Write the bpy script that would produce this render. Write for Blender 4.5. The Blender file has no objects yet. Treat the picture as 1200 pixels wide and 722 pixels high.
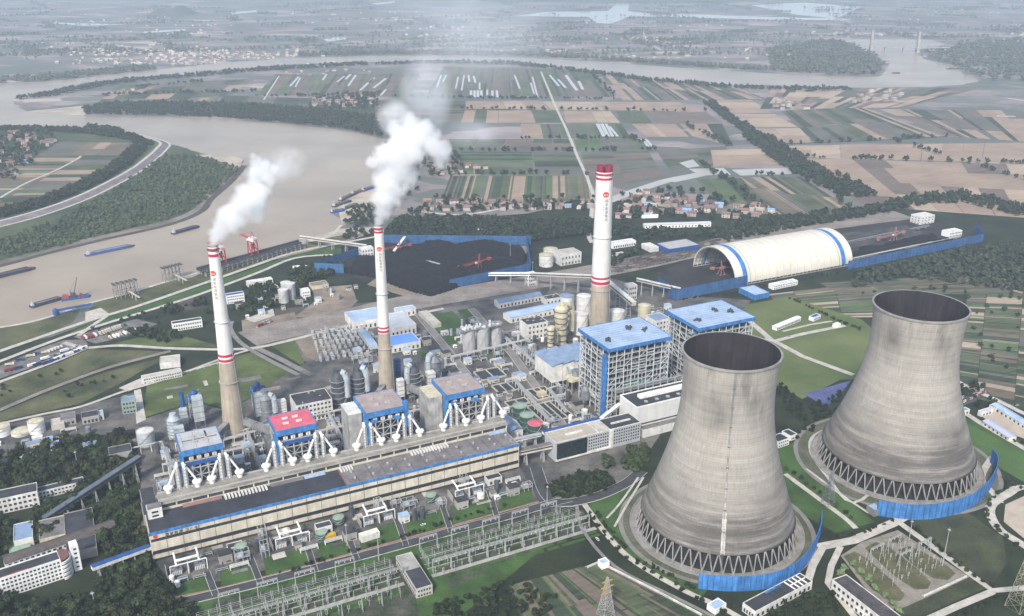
import bpy, bmesh, math, random
import numpy as np
from mathutils import Vector, Matrix
from mathutils.geometry import tessellate_polygon

# ------------------------------------------------------------------ camera, sky, sun, exposure
SC = bpy.context.scene
COL = SC.collection
PITCH = 21.06; FPX = 1093.0; CAMH = 450.0
cam_d = bpy.data.cameras.new('camera'); cam = bpy.data.objects.new('camera', cam_d); COL.objects.link(cam)
cam_d.sensor_width = 36.0; cam_d.lens = 36.0 * FPX / 1200.0
cam_d.clip_start = 1.0; cam_d.clip_end = 60000.0
cam.location = (0, 0, CAMH); cam.rotation_euler = (math.radians(90 - PITCH), 0, 0)
SC.camera = cam
SUN_EL, SUN_AZ = math.radians(42), math.radians(198)   # azimuth clockwise from +Y
world = bpy.data.worlds.new("World"); SC.world = world; world.use_nodes = True
nt = world.node_tree; bg = nt.nodes['Background']
sky = nt.nodes.new('ShaderNodeTexSky'); sky.sky_type = 'NISHITA'; sky.sun_disc = False
sky.sun_elevation = SUN_EL; sky.sun_rotation = SUN_AZ
sky.air_density = 1.0; sky.dust_density = 2.0; sky.ozone_density = 1.0; sky.altitude = 100
hs = nt.nodes.new('ShaderNodeHueSaturation'); hs.inputs['Saturation'].default_value = 0.9
nt.links.new(sky.outputs[0], hs.inputs['Color']); nt.links.new(hs.outputs[0], bg.inputs['Color'])
bg.inputs['Strength'].default_value = 0.14
sun_d = bpy.data.lights.new('sun', 'SUN'); sun = bpy.data.objects.new('sun', sun_d); COL.objects.link(sun)
sun_d.energy = 3.2; sun_d.angle = math.radians(7); sun_d.color = (1.0, 0.94, 0.85)
sd = Vector((math.sin(SUN_AZ) * math.cos(SUN_EL), math.cos(SUN_AZ) * math.cos(SUN_EL), math.sin(SUN_EL)))
sun.rotation_euler = sd.to_track_quat('Z', 'Y').to_euler()
sun.location = sd * 3000
SC.view_settings.view_transform = 'Standard'; SC.view_settings.look = 'None'
SC.view_settings.gamma = 1.0; SC.view_settings.use_curve_mapping = False
SC.view_settings.exposure = 0.62
SC.render.engine = 'CYCLES'
SC.cycles.volume_bounces = 10; SC.cycles.max_bounces = 12; SC.cycles.diffuse_bounces = 3
SC.cycles.transparent_max_bounces = 12; SC.cycles.use_denoising = True
HAZE_DENSITY = 1.05e-4

# ------------------------------------------------------------------ projection: photograph pixel <-> place
_cp, _sp = math.cos(math.radians(PITCH)), math.sin(math.radians(PITCH))
def ray(px, py):
    a = (px - 600) / FPX; b = (361 - py) / FPX
    return a, _cp + b * _sp, -_sp + b * _cp
def G(px, py, z=0.0):
    dx, dy, dz = ray(px, py); t = (z - CAMH) / dz
    return (dx * t, dy * t, z)
def PD(px, py, y):                      # the point on a pixel's ray at forward distance y
    dx, dy, dz = ray(px, py); t = y / dy
    return (dx * t, y, CAMH + dz * t)
def W(x, y, z):
    d = y * _cp - (z - CAMH) * _sp; u = y * _sp + (z - CAMH) * _cp
    return (600 + FPX * x / d, 361 - FPX * u / d)
def Zat(x, y, py):                      # height of the point above (x, y) seen at image row py
    lo, hi = -5.0, 445.0
    for _ in range(40):
        m = (lo + hi) / 2
        if W(x, y, m)[1] > py: lo = m
        else: hi = m
    return lo
def Ht(px, pyb, pyt):
    x, y, _ = G(px, pyb); return Zat(x, y, pyt)
SA = math.radians(26.0); _ca, _sa = math.cos(SA), math.sin(SA)
_O = G(180, 659)
def S(u, v, z=0.0):                     # works grid: u along the turbine hall, v away from it
    return (_O[0] + u * _ca - v * _sa, _O[1] + u * _sa + v * _ca, z)
def UV(px, py, z=0.0):
    x, y, _ = G(px, py, z); x -= _O[0]; y -= _O[1]
    return (x * _ca + y * _sa, -x * _sa + y * _ca)

# ------------------------------------------------------------------ materials
MATS = {}
def M(name, rgb, rough=0.85, nz=0.25, scale=0.05, dark=None, streak=0.0, metal=0.0, detail=6.0, rnd=0.0, fine=0.0, spec=0.3):
    """base colour varied by noise in world space; dark = second colour mixed in patches; streak = vertical runs"""
    if name in MATS: return MATS[name]
    m = bpy.data.materials.new(name); m.use_nodes = True; n = m.node_tree.nodes; l = m.node_tree.links
    b = n['Principled BSDF']; b.inputs['Roughness'].default_value = rough; b.inputs['Metallic'].default_value = metal
    b.inputs['Specular IOR Level'].default_value = spec
    geo = n.new('ShaderNodeNewGeometry')
    tex = n.new('ShaderNodeTexNoise'); tex.inputs['Scale'].default_value = scale; tex.inputs['Detail'].default_value = detail
    tex.inputs['Roughness'].default_value = 0.62
    l.new(geo.outputs['Position'], tex.inputs['Vector'])
    ramp = n.new('ShaderNodeMapRange'); ramp.inputs['From Min'].default_value = 0.36; ramp.inputs['From Max'].default_value = 0.64
    l.new(tex.outputs['Fac'], ramp.inputs['Value'])
    mix = n.new('ShaderNodeMix'); mix.data_type = 'RGBA'
    d = dark or tuple(c * (1 - nz) for c in rgb)
    h = tuple(min(1, c * (1 + nz * 0.6)) for c in rgb) if not dark else rgb
    mix.inputs['A'].default_value = (*d, 1); mix.inputs['B'].default_value = (*h, 1)
    l.new(ramp.outputs['Result'], mix.inputs['Factor'])
    out = mix.outputs['Result']
    def mult(sock, fac_sock, lo, hi):
        mr = n.new('ShaderNodeMapRange'); mr.inputs['From Min'].default_value = 0.3; mr.inputs['From Max'].default_value = 0.7
        mr.inputs['To Min'].default_value = lo; mr.inputs['To Max'].default_value = hi; l.new(fac_sock, mr.inputs['Value'])
        v = n.new('ShaderNodeVectorMath'); v.operation = 'SCALE'; l.new(sock, v.inputs[0]); l.new(mr.outputs['Result'], v.inputs['Scale'])
        return v.outputs['Vector']
    if streak:
        mp = n.new('ShaderNodeMapping'); mp.inputs['Scale'].default_value = (0.45, 0.45, 0.03); l.new(geo.outputs['Position'], mp.inputs['Vector'])
        t2 = n.new('ShaderNodeTexNoise'); t2.inputs['Scale'].default_value = 1.0; t2.inputs['Detail'].default_value = 4; l.new(mp.outputs[0], t2.inputs['Vector'])
        out = mult(out, t2.outputs['Fac'], 1 - streak, 1 + streak * 0.5)
    if fine:
        t3 = n.new('ShaderNodeTexNoise'); t3.inputs['Scale'].default_value = 0.6; t3.inputs['Detail'].default_value = 5; l.new(geo.outputs['Position'], t3.inputs['Vector'])
        out = mult(out, t3.outputs['Fac'], 1 - fine, 1 + fine)
    if rnd:
        oi = n.new('ShaderNodeObjectInfo')
        mr = n.new('ShaderNodeMapRange'); mr.inputs['To Min'].default_value = 1 - rnd; mr.inputs['To Max'].default_value = 1 + rnd
        l.new(oi.outputs['Random'], mr.inputs['Value'])
        v = n.new('ShaderNodeVectorMath'); v.operation = 'SCALE'; l.new(out, v.inputs[0]); l.new(mr.outputs['Result'], v.inputs['Scale'])
        out = v.outputs['Vector']
    l.new(out, b.inputs['Base Color'])
    MATS[name] = m
    return m

# ------------------------------------------------------------------ mesh building
def _basis(d):
    d = Vector(d).normalized()
    a = Vector((0, 0, 1)) if abs(d.z) < 0.95 else Vector((1, 0, 0))
    x = d.cross(a).normalized(); return x, d.cross(x).normalized()
class MB:
    def __init__(s): s.v = []; s.f = []; s.m = []
    def add(s, vs, fs, m=0):
        o = len(s.v); s.v += [tuple(p) for p in vs]; s.f += [tuple(i + o for i in f) for f in fs]; s.m += [m] * len(fs); return s
    def box(s, x0, y0, z0, x1, y1, z1, m=0):
        return s.add([(x0,y0,z0),(x1,y0,z0),(x1,y1,z0),(x0,y1,z0),(x0,y0,z1),(x1,y0,z1),(x1,y1,z1),(x0,y1,z1)],
                     [(3,2,1,0),(4,5,6,7),(0,1,5,4),(1,2,6,5),(2,3,7,6),(3,0,4,7)], m)
    def cyl(s, x, y, z0, z1, r0, r1=None, n=20, m=0, cap=True):
        r1 = r0 if r1 is None else r1
        c = [(math.cos(2*math.pi*i/n), math.sin(2*math.pi*i/n)) for i in range(n)]
        vs = [(x+a*r0, y+b*r0, z0) for a, b in c] + [(x+a*r1, y+b*r1, z1) for a, b in c]
        fs = [(i, (i+1) % n, n+(i+1) % n, n+i) for i in range(n)]
        if cap: fs += [tuple(range(n-1, -1, -1)), tuple(range(n, 2*n))]
        return s.add(vs, fs, m)
    def lathe(s, x, y, prof, n=32, m=0, a0=0.0):
        vs = []; fs = []
        for r, z in prof:
            for i in range(n):
                a = a0 + 2*math.pi*i/n; vs.append((x+r*math.cos(a), y+r*math.sin(a), z))
        for k in range(len(prof)-1):
            for i in range(n):
                j = (i+1) % n; fs.append((k*n+i, k*n+j, (k+1)*n+j, (k+1)*n+i))
        return s.add(vs, fs, m)
    def tube(s, p, q, r, n=6, m=0, r2=None):
        p = Vector(p); q = Vector(q); r2 = r if r2 is None else r2
        if (q-p).length < 1e-6: return s
        x, y = _basis(q-p); vs = []
        for c, rr in ((p, r), (q, r2)):
            for i in range(n):
                a = 2*math.pi*(i+0.5)/n; vs.append(c + x*math.cos(a)*rr + y*math.sin(a)*rr)
        fs = [(i, (i+1) % n, n+(i+1) % n, n+i) for i in range(n)] + [tuple(range(n-1,-1,-1)), tuple(range(n, 2*n))]
        return s.add(vs, fs, m)
    def beam(s, p, q, w, m=0): return s.tube(p, q, w * 0.7071, 4, m)
    def path(s, pts, r, n=8, m=0):
        for a, b in zip(pts[:-1], pts[1:]): s.tube(a, b, r, n, m)
        return s
    def prism(s, pts, z0, z1, m=0, mtop=None):
        if sum(pts[i-1][0]*pts[i][1]-pts[i][0]*pts[i-1][1] for i in range(len(pts))) < 0: pts = pts[::-1]
        n = len(pts); vs = [(a, b, z0) for a, b in pts] + [(a, b, z1) for a, b in pts]
        s.add(vs, [(i, (i+1) % n, n+(i+1) % n, n+i) for i in range(n)] + [tuple(range(n-1,-1,-1))], m)
        return s.add([(a, b, z1) for a, b in pts], [tuple(range(n))], m if mtop is None else mtop)
    def gable(s, x0, y0, x1, y1, z0, z1, m=0, o=0.5, t=0.3):     # pitched roof slab, ridge along the longer side
        if y1-y0 > x1-x0:
            g = MB().gable(y0, -x1, y1, -x0, z0, z1, m, o, t); return s.add([(-b, a, z) for a, b, z in g.v], g.f, m)
        ym = (y0+y1)/2; x0 -= o; x1 += o; k = (z1-z0)/((y1-y0)/2); ya = y0-o; yb = y1+o; za = z0-o*k
        for a, b, zz0, zz1 in ((ya, ym, za, z1), (yb, ym, za, z1)):
            vs = [(x0,a,zz0),(x1,a,zz0),(x1,b,zz1),(x0,b,zz1),(x0,a,zz0+t),(x1,a,zz0+t),(x1,b,zz1+t),(x0,b,zz1+t)]
            s.add(vs, [(0,1,2,3),(7,6,5,4),(0,4,5,1),(1,5,6,2),(2,6,7,3),(3,7,4,0)], m)
        return s
    def out(s, name, mats, parent=None, label=None, loc=None, smooth=False):
        me = bpy.data.meshes.new(name); me.from_pydata(s.v, [], s.f)
        for q in (mats if isinstance(mats, (list, tuple)) else [mats]): me.materials.append(q)
        if any(s.m): me.polygons.foreach_set('material_index', s.m)
        if smooth: me.polygons.foreach_set('use_smooth', [True]*len(me.polygons))
        me.update()
        o = bpy.data.objects.new(name, me); COL.objects.link(o)
        if parent: o.parent = parent
        if loc: o.location = loc
        if label: o['label'] = label
        return o
def pieces(name, mat, parent, boxes):       # separate parts, one mesh each
    for q in boxes: MB().box(*q).out(name, mat, parent)
def tag(o, label=None, cat=None, group=None, kind=None):
    if label: o['label'] = label
    if cat: o['category'] = cat
    if group: o['group'] = group
    if kind: o['kind'] = kind
    return o
def thing(name, label, cat, loc, rot=0.0, group=None):
    o = bpy.data.objects.new(name, None); COL.objects.link(o); o.location = loc; o.rotation_euler = (0, 0, rot)
    o.empty_display_size = 1.0
    return tag(o, label, cat, group)
def dup(root, loc, rot=None, label=None, group=None, scale=None):
    r = root.copy(); COL.objects.link(r); r.location = loc
    if rot is not None: r.rotation_euler = (0, 0, rot)
    if scale: r.scale = scale if isinstance(scale, tuple) else (scale,)*3
    if label: r['label'] = label
    if group: r['group'] = group
    for ch in list(root.children):
        c = ch.copy(); COL.objects.link(c); c.parent = r
        for g in list(ch.children):
            d = g.copy(); COL.objects.link(d); d.parent = c
    return r
def copy_part(o, loc, rot=None):         # another part of the same thing, sharing its mesh
    c = o.copy(); COL.objects.link(c); c.parent = o.parent; c.location = loc
    if rot is not None: c.rotation_euler = rot
    for g in list(o.children):
        d = g.copy(); COL.objects.link(d); d.parent = c
    return c
def poly(pts):                            # triangulate a plan outline (may be concave)
    v = [Vector((p[0], p[1], 0)) for p in pts]
    out = []
    for t in tessellate_polygon([v]):
        a, b, c = (v[i] for i in t)
        out.append(t if (b-a).cross(c-a).z > 0 else t[::-1])
    return out
_LIFT = [0]
def zstep():                               # every ground sheet lies a few millimetres above the one before
    _LIFT[0] += 1; return 0.0012*_LIFT[0]
def sheet(name, px_pts, mat, z, label=None):   # flat ground patch traced on the ground
    z += zstep()
    pts = [G(*p) for p in px_pts]
    mb = MB(); mb.add([(x, y, z) for x, y, _ in pts], poly(pts))
    return tag(mb.out(name, mat), label, None, None, 'structure')
def smooth_line(pts, k=4):                # Catmull-Rom
    if len(pts) < 3: return pts
    P = [pts[0]] + list(pts) + [pts[-1]]; out = []
    for i in range(1, len(P)-2):
        p0, p1, p2, p3 = (np.array(P[j], float) for j in (i-1, i, i+1, i+2))
        for j in range(k):
            t = j/k; out.append(tuple(0.5*((2*p1)+(-p0+p2)*t+(2*p0-5*p1+4*p2-p3)*t*t+(-p0+3*p1-3*p2+p3)*t**3)))
    out.append(tuple(P[-2])); return out
def offs(pts, d):
    out = []
    for i, p in enumerate(pts):
        a = np.array(pts[max(i-1, 0)][:2], float); b = np.array(pts[min(i+1, len(pts)-1)][:2], float)
        t = b-a; t /= (np.linalg.norm(t)+1e-9); out.append((p[0]-t[1]*d, p[1]+t[0]*d))
    return out
def strip(mb, pts, w, z, m=0, z2=None):
    L = offs(pts, w/2); R = offs(pts, -w/2); n = len(pts); z2 = z if z2 is None else z2
    mb.add([(a, b, z2) for a, b in L] + [(a, b, z) for a, b in R], [(n+i, n+i+1, i+1, i) for i in range(n-1)], m)
def wall_strip(mb, pts, w, z0, z1, m=0):    # upright wall along a line, real thickness
    L = offs(pts, w/2); R = offs(pts, -w/2); n = len(pts)
    vs = [(a,b,z0) for a,b in L]+[(a,b,z1) for a,b in L]+[(a,b,z0) for a,b in R]+[(a,b,z1) for a,b in R]
    fs = []
    for i in range(n-1):
        fs += [(i+1, i, n+i, n+i+1), (2*n+i, 2*n+i+1, 3*n+i+1, 3*n+i), (n+i, 3*n+i, 3*n+i+1, n+i+1)]
    fs += [(0, 2*n, 3*n, n), (n-1, 2*n-1, 4*n-1, 3*n-1)]
    mb.add(vs, fs, m)
def road(name, px_pts, width, mat, z=0.5, smooth=True, kerb=None):
    pts = [G(*p)[:2] for p in px_pts]
    if smooth: pts = smooth_line(pts)
    z += zstep()
    mb = MB(); strip(mb, pts, width, z)
    if kerb:
        for sgn in (1, -1): wall_strip(mb, offs(pts, sgn*(width/2+0.15)), 0.3, z-0.4, z+0.13, 1)
    return tag(mb.out(name, [mat, kerb] if kerb else mat), None, None, None, 'structure')
def inpoly(x, y, P):
    c = False; n = len(P)
    for i in range(n):
        x1, y1 = P[i][:2]; x2, y2 = P[i-1][:2]
        if (y1 > y) != (y2 > y) and x < (x2-x1)*(y-y1)/(y2-y1)+x1: c = not c
    return c
# ------------------------------------------------------------------ palette
WHITE = M('white_paint', (0.80, 0.80, 0.78), 0.6, 0.12, 0.15, streak=0.10)
OFFWHITE = M('offwhite_render', (0.64, 0.63, 0.60), 0.8, 0.2, 0.12, streak=0.16)
BEIGE = M('beige_wall', (0.54, 0.50, 0.41), 0.85, 0.16, 0.1, streak=0.14)
CONC = M('concrete', (0.34, 0.33, 0.30), 0.9, 0.25, 0.08, streak=0.12)
CONCL = M('pale_concrete', (0.46, 0.43, 0.38), 0.9, 0.2, 0.1, fine=0.1)
ASPH = M('asphalt', (0.075, 0.075, 0.08), 0.9, 0.25, 0.08, fine=0.12)
ROOFD = M('dark_roof', (0.045, 0.048, 0.058), 0.85, 0.35, 0.08, fine=0.2)
ROOFG = M('grey_roof', (0.17, 0.16, 0.16), 0.9, 0.3, 0.1, fine=0.18)
ROOFB = M('brown_grey_roof', (0.33, 0.27, 0.255), 0.9, 0.18, 0.12, fine=0.1)
GLASS = M('window_glass', (0.03, 0.035, 0.045), 0.25, 0.3, 0.3, spec=0.5)
BLUE = M('blue_cladding', (0.05, 0.19, 0.46), 0.6, 0.28, 0.12, streak=0.34, fine=0.18)
NET = M('dust_net', (0.055, 0.15, 0.31), 0.8, 0.3, 0.06, dark=(0.03, 0.085, 0.20), streak=0.3, fine=0.22)
BLUED = M('deep_blue', (0.025, 0.085, 0.28), 0.55, 0.25, 0.12, streak=0.15)
BLUEL = M('pale_blue_roof', (0.38, 0.49, 0.64), 0.65, 0.12, 0.06, dark=(0.27, 0.36, 0.49), fine=0.16)
BLUESTEEL = M('grey_blue_roof', (0.20, 0.28, 0.40), 0.6, 0.2, 0.1, fine=0.1)
RED = M('red_paint', (0.42, 0.025, 0.04), 0.6, 0.2, 0.2)
PINK = M('pink_red_roof', (0.55, 0.12, 0.16), 0.7, 0.15, 0.12, fine=0.1)
STEEL = M('grey_steel', (0.22, 0.24, 0.26), 0.55, 0.3, 0.2, streak=0.25, metal=0.2)
STEELD = M('dark_steel', (0.07, 0.08, 0.09), 0.6, 0.35, 0.2, streak=0.25)
STEELW = M('white_steel', (0.76, 0.76, 0.74), 0.55, 0.15, 0.3, streak=0.12)
GALV = M('galvanised_steel', (0.36, 0.37, 0.37), 0.5, 0.15, 0.3)
DUCT = M('pale_duct', (0.42, 0.47, 0.50), 0.5, 0.2, 0.15, streak=0.2)
CREAM = M('cream_steel', (0.55, 0.50, 0.36), 0.6, 0.18, 0.15, streak=0.2)
RUST = M('rust_red', (0.30, 0.07, 0.045), 0.7, 0.3, 0.2)
YEL = M('yellow_paint', (0.55, 0.36, 0.03), 0.6, 0.15, 0.3)
COAL = M('coal', (0.007, 0.007, 0.009), 0.9, 0.4, 0.05, fine=0.3)
GRASS = M('short_grass', (0.082, 0.110, 0.034), 0.95, 0.4, 0.03, fine=0.22)
LAWN = M('kept_lawn', (0.046, 0.096, 0.024), 0.95, 0.35, 0.04, fine=0.25)
ROUGH = M('rough_grass', (0.120, 0.120, 0.055), 0.95, 0.4, 0.02, dark=(0.035, 0.046, 0.02), fine=0.3)
SCRUB = M('scrub', (0.027, 0.039, 0.017), 0.95, 0.4, 0.025, dark=(0.009, 0.014, 0.007), fine=0.35)
DIRT = M('bare_earth', (0.27, 0.22, 0.165), 0.95, 0.3, 0.03, dark=(0.15, 0.125, 0.095), fine=0.2)
YARD = M('works_yard', (0.16, 0.15, 0.138), 0.92, 0.3, 0.035, dark=(0.045, 0.046, 0.046), fine=0.3)
RAILBED = M('rail_ballast', (0.27, 0.235, 0.205), 0.95, 0.3, 0.04, dark=(0.17, 0.15, 0.135), fine=0.25)
SAND = M('river_sand', (0.40, 0.35, 0.28), 0.95, 0.25, 0.02, fine=0.1)
LEAF = M('leaves', (0.034, 0.054, 0.017), 0.8, 0.3, 0.14, dark=(0.007, 0.013, 0.005), rnd=0.5, fine=0.35)
LEAFO = M('olive_leaves', (0.062, 0.072, 0.022), 0.8, 0.3, 0.12, dark=(0.018, 0.024, 0.008), rnd=0.5, fine=0.3)
LEAFL = M('light_leaves', (0.050, 0.078, 0.024), 0.8, 0.3, 0.12, dark=(0.020, 0.036, 0.013), rnd=0.3, fine=0.3)
LEAFW = M('wood_leaves', (0.036, 0.052, 0.027), 0.85, 0.3, 0.07, dark=(0.013, 0.022, 0.014), fine=0.4)
LEAFF = M('haze_paled_leaves', (0.105, 0.12, 0.09), 0.85, 0.3, 0.02, dark=(0.065, 0.08, 0.06), fine=0.3)  # distant foliage, lightened in colour to stand in for haze
BARK = M('bark', (0.09, 0.07, 0.05), 0.9, 0.3, 0.5)
TILE = M('red_tile', (0.22, 0.125, 0.105), 0.85, 0.3, 0.02, dark=(0.15, 0.105, 0.095), rnd=0.35)
FILM = M('plastic_film', (0.48, 0.49, 0.50), 0.5, 0.12, 0.05)

def field_mat(name, rgb, ang=0.0, freq=0.25, stripe=0.35):
    m = bpy.data.materials.new(name); m.use_nodes = True; n = m.node_tree.nodes; l = m.node_tree.links
    b = n['Principled BSDF']; b.inputs['Roughness'].default_value = 0.95; b.inputs['Specular IOR Level'].default_value = 0.15
    geo = n.new('ShaderNodeNewGeometry')
    mp = n.new('ShaderNodeMapping'); mp.vector_type = 'TEXTURE'; mp.inputs['Rotation'].default_value = (0, 0, ang); mp.inputs['Scale'].default_value = (14, 1, 1)
    l.new(geo.outputs['Position'], mp.inputs['Vector'])
    t = n.new('ShaderNodeTexNoise'); t.inputs['Scale'].default_value = freq; t.inputs['Detail'].default_value = 5; l.new(mp.outputs[0], t.inputs['Vector'])
    t2 = n.new('ShaderNodeTexNoise'); t2.inputs['Scale'].default_value = 0.012; t2.inputs['Detail'].default_value = 7; l.new(geo.outputs['Position'], t2.inputs['Vector'])
    ad = n.new('ShaderNodeMath'); ad.operation = 'ADD'; l.new(t.outputs['Fac'], ad.inputs[0]); l.new(t2.outputs['Fac'], ad.inputs[1])
    mr = n.new('ShaderNodeMapRange'); mr.inputs['From Min'].default_value = 0.7; mr.inputs['From Max'].default_value = 1.3
    mr.inputs['To Min'].default_value = 1-stripe; mr.inputs['To Max'].default_value = 1+stripe; l.new(ad.outputs[0], mr.inputs['Value'])
    v = n.new('ShaderNodeVectorMath'); v.operation = 'SCALE'; v.inputs[0].default_value = rgb; l.new(mr.outputs['Result'], v.inputs['Scale'])
    l.new(v.outputs[0], b.inputs['Base Color']); return m
FM = [field_mat('stubble', (0.30, 0.225, 0.170), 0.5, .2, .25), field_mat('pale_stubble', (0.37, 0.29, 0.215), 0.5, .2, .22),
      field_mat('mauve_soil', (0.155, 0.125, 0.105), 0.4, .2, .25), field_mat('crop', (0.082, 0.098, 0.055), 0.4, .3, .45),
      field_mat('dark_crop', (0.048, 0.066, 0.042), 0.4, .3, .45), field_mat('grey_crop', (0.115, 0.115, 0.095), 0.4, .25, .3),
      field_mat('bright_crop', (0.088, 0.130, 0.058), 0.4, .3, .35), field_mat('fallow', (0.15, 0.125, 0.09), 0.4, .25, .35), FILM]
TAN, PALE, MAUVE, CROP, DCROP, GCROP, BCROP, FALLOW, FILMI = range(9)

# ------------------------------------------------------------------ ground to the horizon
def far_ground():
    m = bpy.data.materials.new('haze_paled_countryside'); m.use_nodes = True; n = m.node_tree.nodes; l = m.node_tree.links
    b = n['Principled BSDF']; b.inputs['Roughness'].default_value = 0.95; b.inputs['Specular IOR Level'].default_value = 0.15
    geo = n.new('ShaderNodeNewGeometry')
    mp = n.new('ShaderNodeMapping'); mp.inputs['Rotation'].default_value = (0, 0, 0.35); mp.inputs['Scale'].default_value = (1/170, 1/75, 1); l.new(geo.outputs['Position'], mp.inputs['Vector'])
    vo = n.new('ShaderNodeTexVoronoi'); vo.distance = 'CHEBYCHEV'; vo.voronoi_dimensions = '2D'; vo.inputs['Scale'].default_value = 1.0; l.new(mp.outputs[0], vo.inputs['Vector'])
    sep = n.new('ShaderNodeSeparateColor'); l.new(vo.outputs['Color'], sep.inputs[0])
    cr = n.new('ShaderNodeValToRGB'); cr.color_ramp.interpolation = 'CONSTANT'
    cols = [(0, (0.13,0.14,0.125)), (0.2, (0.25,0.205,0.20)), (0.36, (0.16,0.165,0.145)), (0.5, (0.31,0.26,0.245)), (0.62, (0.12,0.135,0.12)), (0.74, (0.26,0.22,0.215)), (0.88, (0.20,0.185,0.17)), (0.95, (0.42,0.36,0.31))]  # plot colours paled so the far plain looks hazier and brighter
    e = cr.color_ramp.elements
    while len(e) < len(cols): e.new(0.5)
    for k, (p, c) in enumerate(cols): e[k].position = p; e[k].color = (*c, 1)
    l.new(sep.outputs[0], cr.inputs[0])
    t = n.new('ShaderNodeTexNoise'); t.inputs['Scale'].default_value = 0.0022; t.inputs['Detail'].default_value = 9; t.inputs['Roughness'].default_value = 0.7; l.new(geo.outputs['Position'], t.inputs['Vector'])
    mr = n.new('ShaderNodeMapRange'); mr.inputs['From Min'].default_value = 0.46; mr.inputs['From Max'].default_value = 0.60; l.new(t.outputs['Fac'], mr.inputs['Value'])
    mx = n.new('ShaderNodeMix'); mx.data_type = 'RGBA'; mx.inputs['B'].default_value = (0.11, 0.125, 0.11, 1)
    l.new(mr.outputs['Result'], mx.inputs['Factor']); l.new(cr.outputs[0], mx.inputs['A'])
    l.new(mx.outputs['Result'], b.inputs['Base Color']); return m
GROUND_X, GROUND_Y0, GROUND_Y1 = 9500.0, -1500.0, 16000.0
mb = MB(); mb.add([(-GROUND_X,GROUND_Y0,0),(GROUND_X,GROUND_Y0,0),(GROUND_X,GROUND_Y1,0),(-GROUND_X,GROUND_Y1,0)], [(0,1,2,3)])
tag(mb.out('ground', far_ground()), None, None, None, 'structure')

# works and river-plain base sheets (z steps of about 5 cm)
sheet('terrain', [(-60,420),(60,395),(160,358),(300,310),(400,285),(470,262),(620,250),(700,232),(830,250),(1000,252),(1120,226),(1300,262),(1400,760),(1400,1000),(-500,1000),(-300,560)], SCRUB, 0.05)
sheet('terrain', [(-120,150),(0,148),(100,150),(150,158),(190,165),(230,178),(285,188),(280,205),(245,235),(200,262),(130,278),(60,295),(0,312),(-150,345)], M('island_scrub', (0.075,0.095,0.045), .95, .4, .008, dark=(0.030,0.048,0.026), fine=0.3), 0.05)
sheet('works_ground', [(165,560),(158,500),(165,492),(230,472),(270,482),(345,432),(360,425),(300,395),(380,372),(470,352),(600,335),(700,322),(790,345),(880,352),(800,470),(740,560),(640,604),(615,590),(430,640),(210,692),(165,640)], YARD, 0.10)
sheet('works_ground', [(-60,545),(-60,505),(0,499),(60,486),(158,460),(168,500),(100,514),(0,540)], YARD, 0.10)
RIVER = [(-90,412),(0,384),(30,379),(60,371),(100,357),(150,344),(200,329),(240,318),(300,303),(345,288),(385,277),(400,264),(396,245),(412,232),(440,215),(452,190),(448,163),(425,156),(400,152),(350,147),(280,141),(200,137),(120,137),(98,134),(85,131),(30,131),(14,122),(15,116),(60,108),(100,97),(170,90),(230,84),(300,79),(350,75),(430,73),(520,70),(600,72),(660,78),(760,92),(850,100),(900,100),(1000,103),(1080,102),(1130,100),(1150,94),(1128,86),(1122,77),(1085,70),(1070,60),(1110,52),(1085,46),(980,46.5),(990,52),(1020,62),(1042,75),(1032,90),(1000,91),(900,86),(800,80),(700,72),(600,67),(500,65.5),(400,66),(330,69),(270,73),(200,80),(150,86),(60,95),(0,100),(-150,112),(-150,150),(0,148),(100,150),(150,158),(190,165),(230,178),(285,188),(280,205),(245,235),(235,248),(200,262),(130,278),(60,295),(0,312),(-150,350)]
def ragged(px, amp, step, seed):
    P_ = [G(*p)[:2] for p in px]; out = []
    for a, b in zip(P_, P_[1:]+P_[:1]):
        d = math.dist(a, b); n = max(1, int(d/step)); nx, ny = -(b[1]-a[1])/(d+1e-6), (b[0]-a[0])/(d+1e-6)
        for i in range(n):
            x = a[0]+(b[0]-a[0])*i/n; y = a[1]+(b[1]-a[1])*i/n
            k = amp*(_mn.noise(Vector((x*.012, y*.012, seed)))+.6*_mn.noise(Vector((x*.045, y*.045, seed)))); out.append(W(x+nx*k, y+ny*k, 0))
    return out
from mathutils import noise as _mn
def water_mat():
    m = M('river_water', (0.37, 0.295, 0.205), 0.27, 0.1, 0.004, dark=(0.27, 0.21, 0.145), spec=0.3, detail=9)
    n = m.node_tree.nodes; l = m.node_tree.links
    t = n.new('ShaderNodeTexNoise'); t.inputs['Scale'].default_value = 0.12; t.inputs['Detail'].default_value = 4
    g = n.new('ShaderNodeNewGeometry'); l.new(g.outputs['Position'], t.inputs['Vector'])
    bp = n.new('ShaderNodeBump'); bp.inputs['Strength'].default_value = 0.12; bp.inputs['Distance'].default_value = 0.4
    l.new(t.outputs['Fac'], bp.inputs['Height']); l.new(bp.outputs[0], n['Principled BSDF'].inputs['Normal']); return m
WATER = water_mat()
sheet('river', ragged(RIVER, 14, 22, 3), WATER, 0.30)
LAKEM = M('pale_water', (0.45, 0.45, 0.43), 0.12, 0.1, 0.002)
sheet('lake', [(600,19),(640,14),(712,13),(724,4),(738,4),(736,13),(760,16),(820,17),(900,20),(1000,22),(990,24),(900,23),(820,21),(740,19),(715,28),(700,27),(690,20)], LAKEM, 0.30)
sheet('lake', [(880,6),(940,3),(1010,8),(980,22),(930,17)], LAKEM, 0.35)
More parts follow.
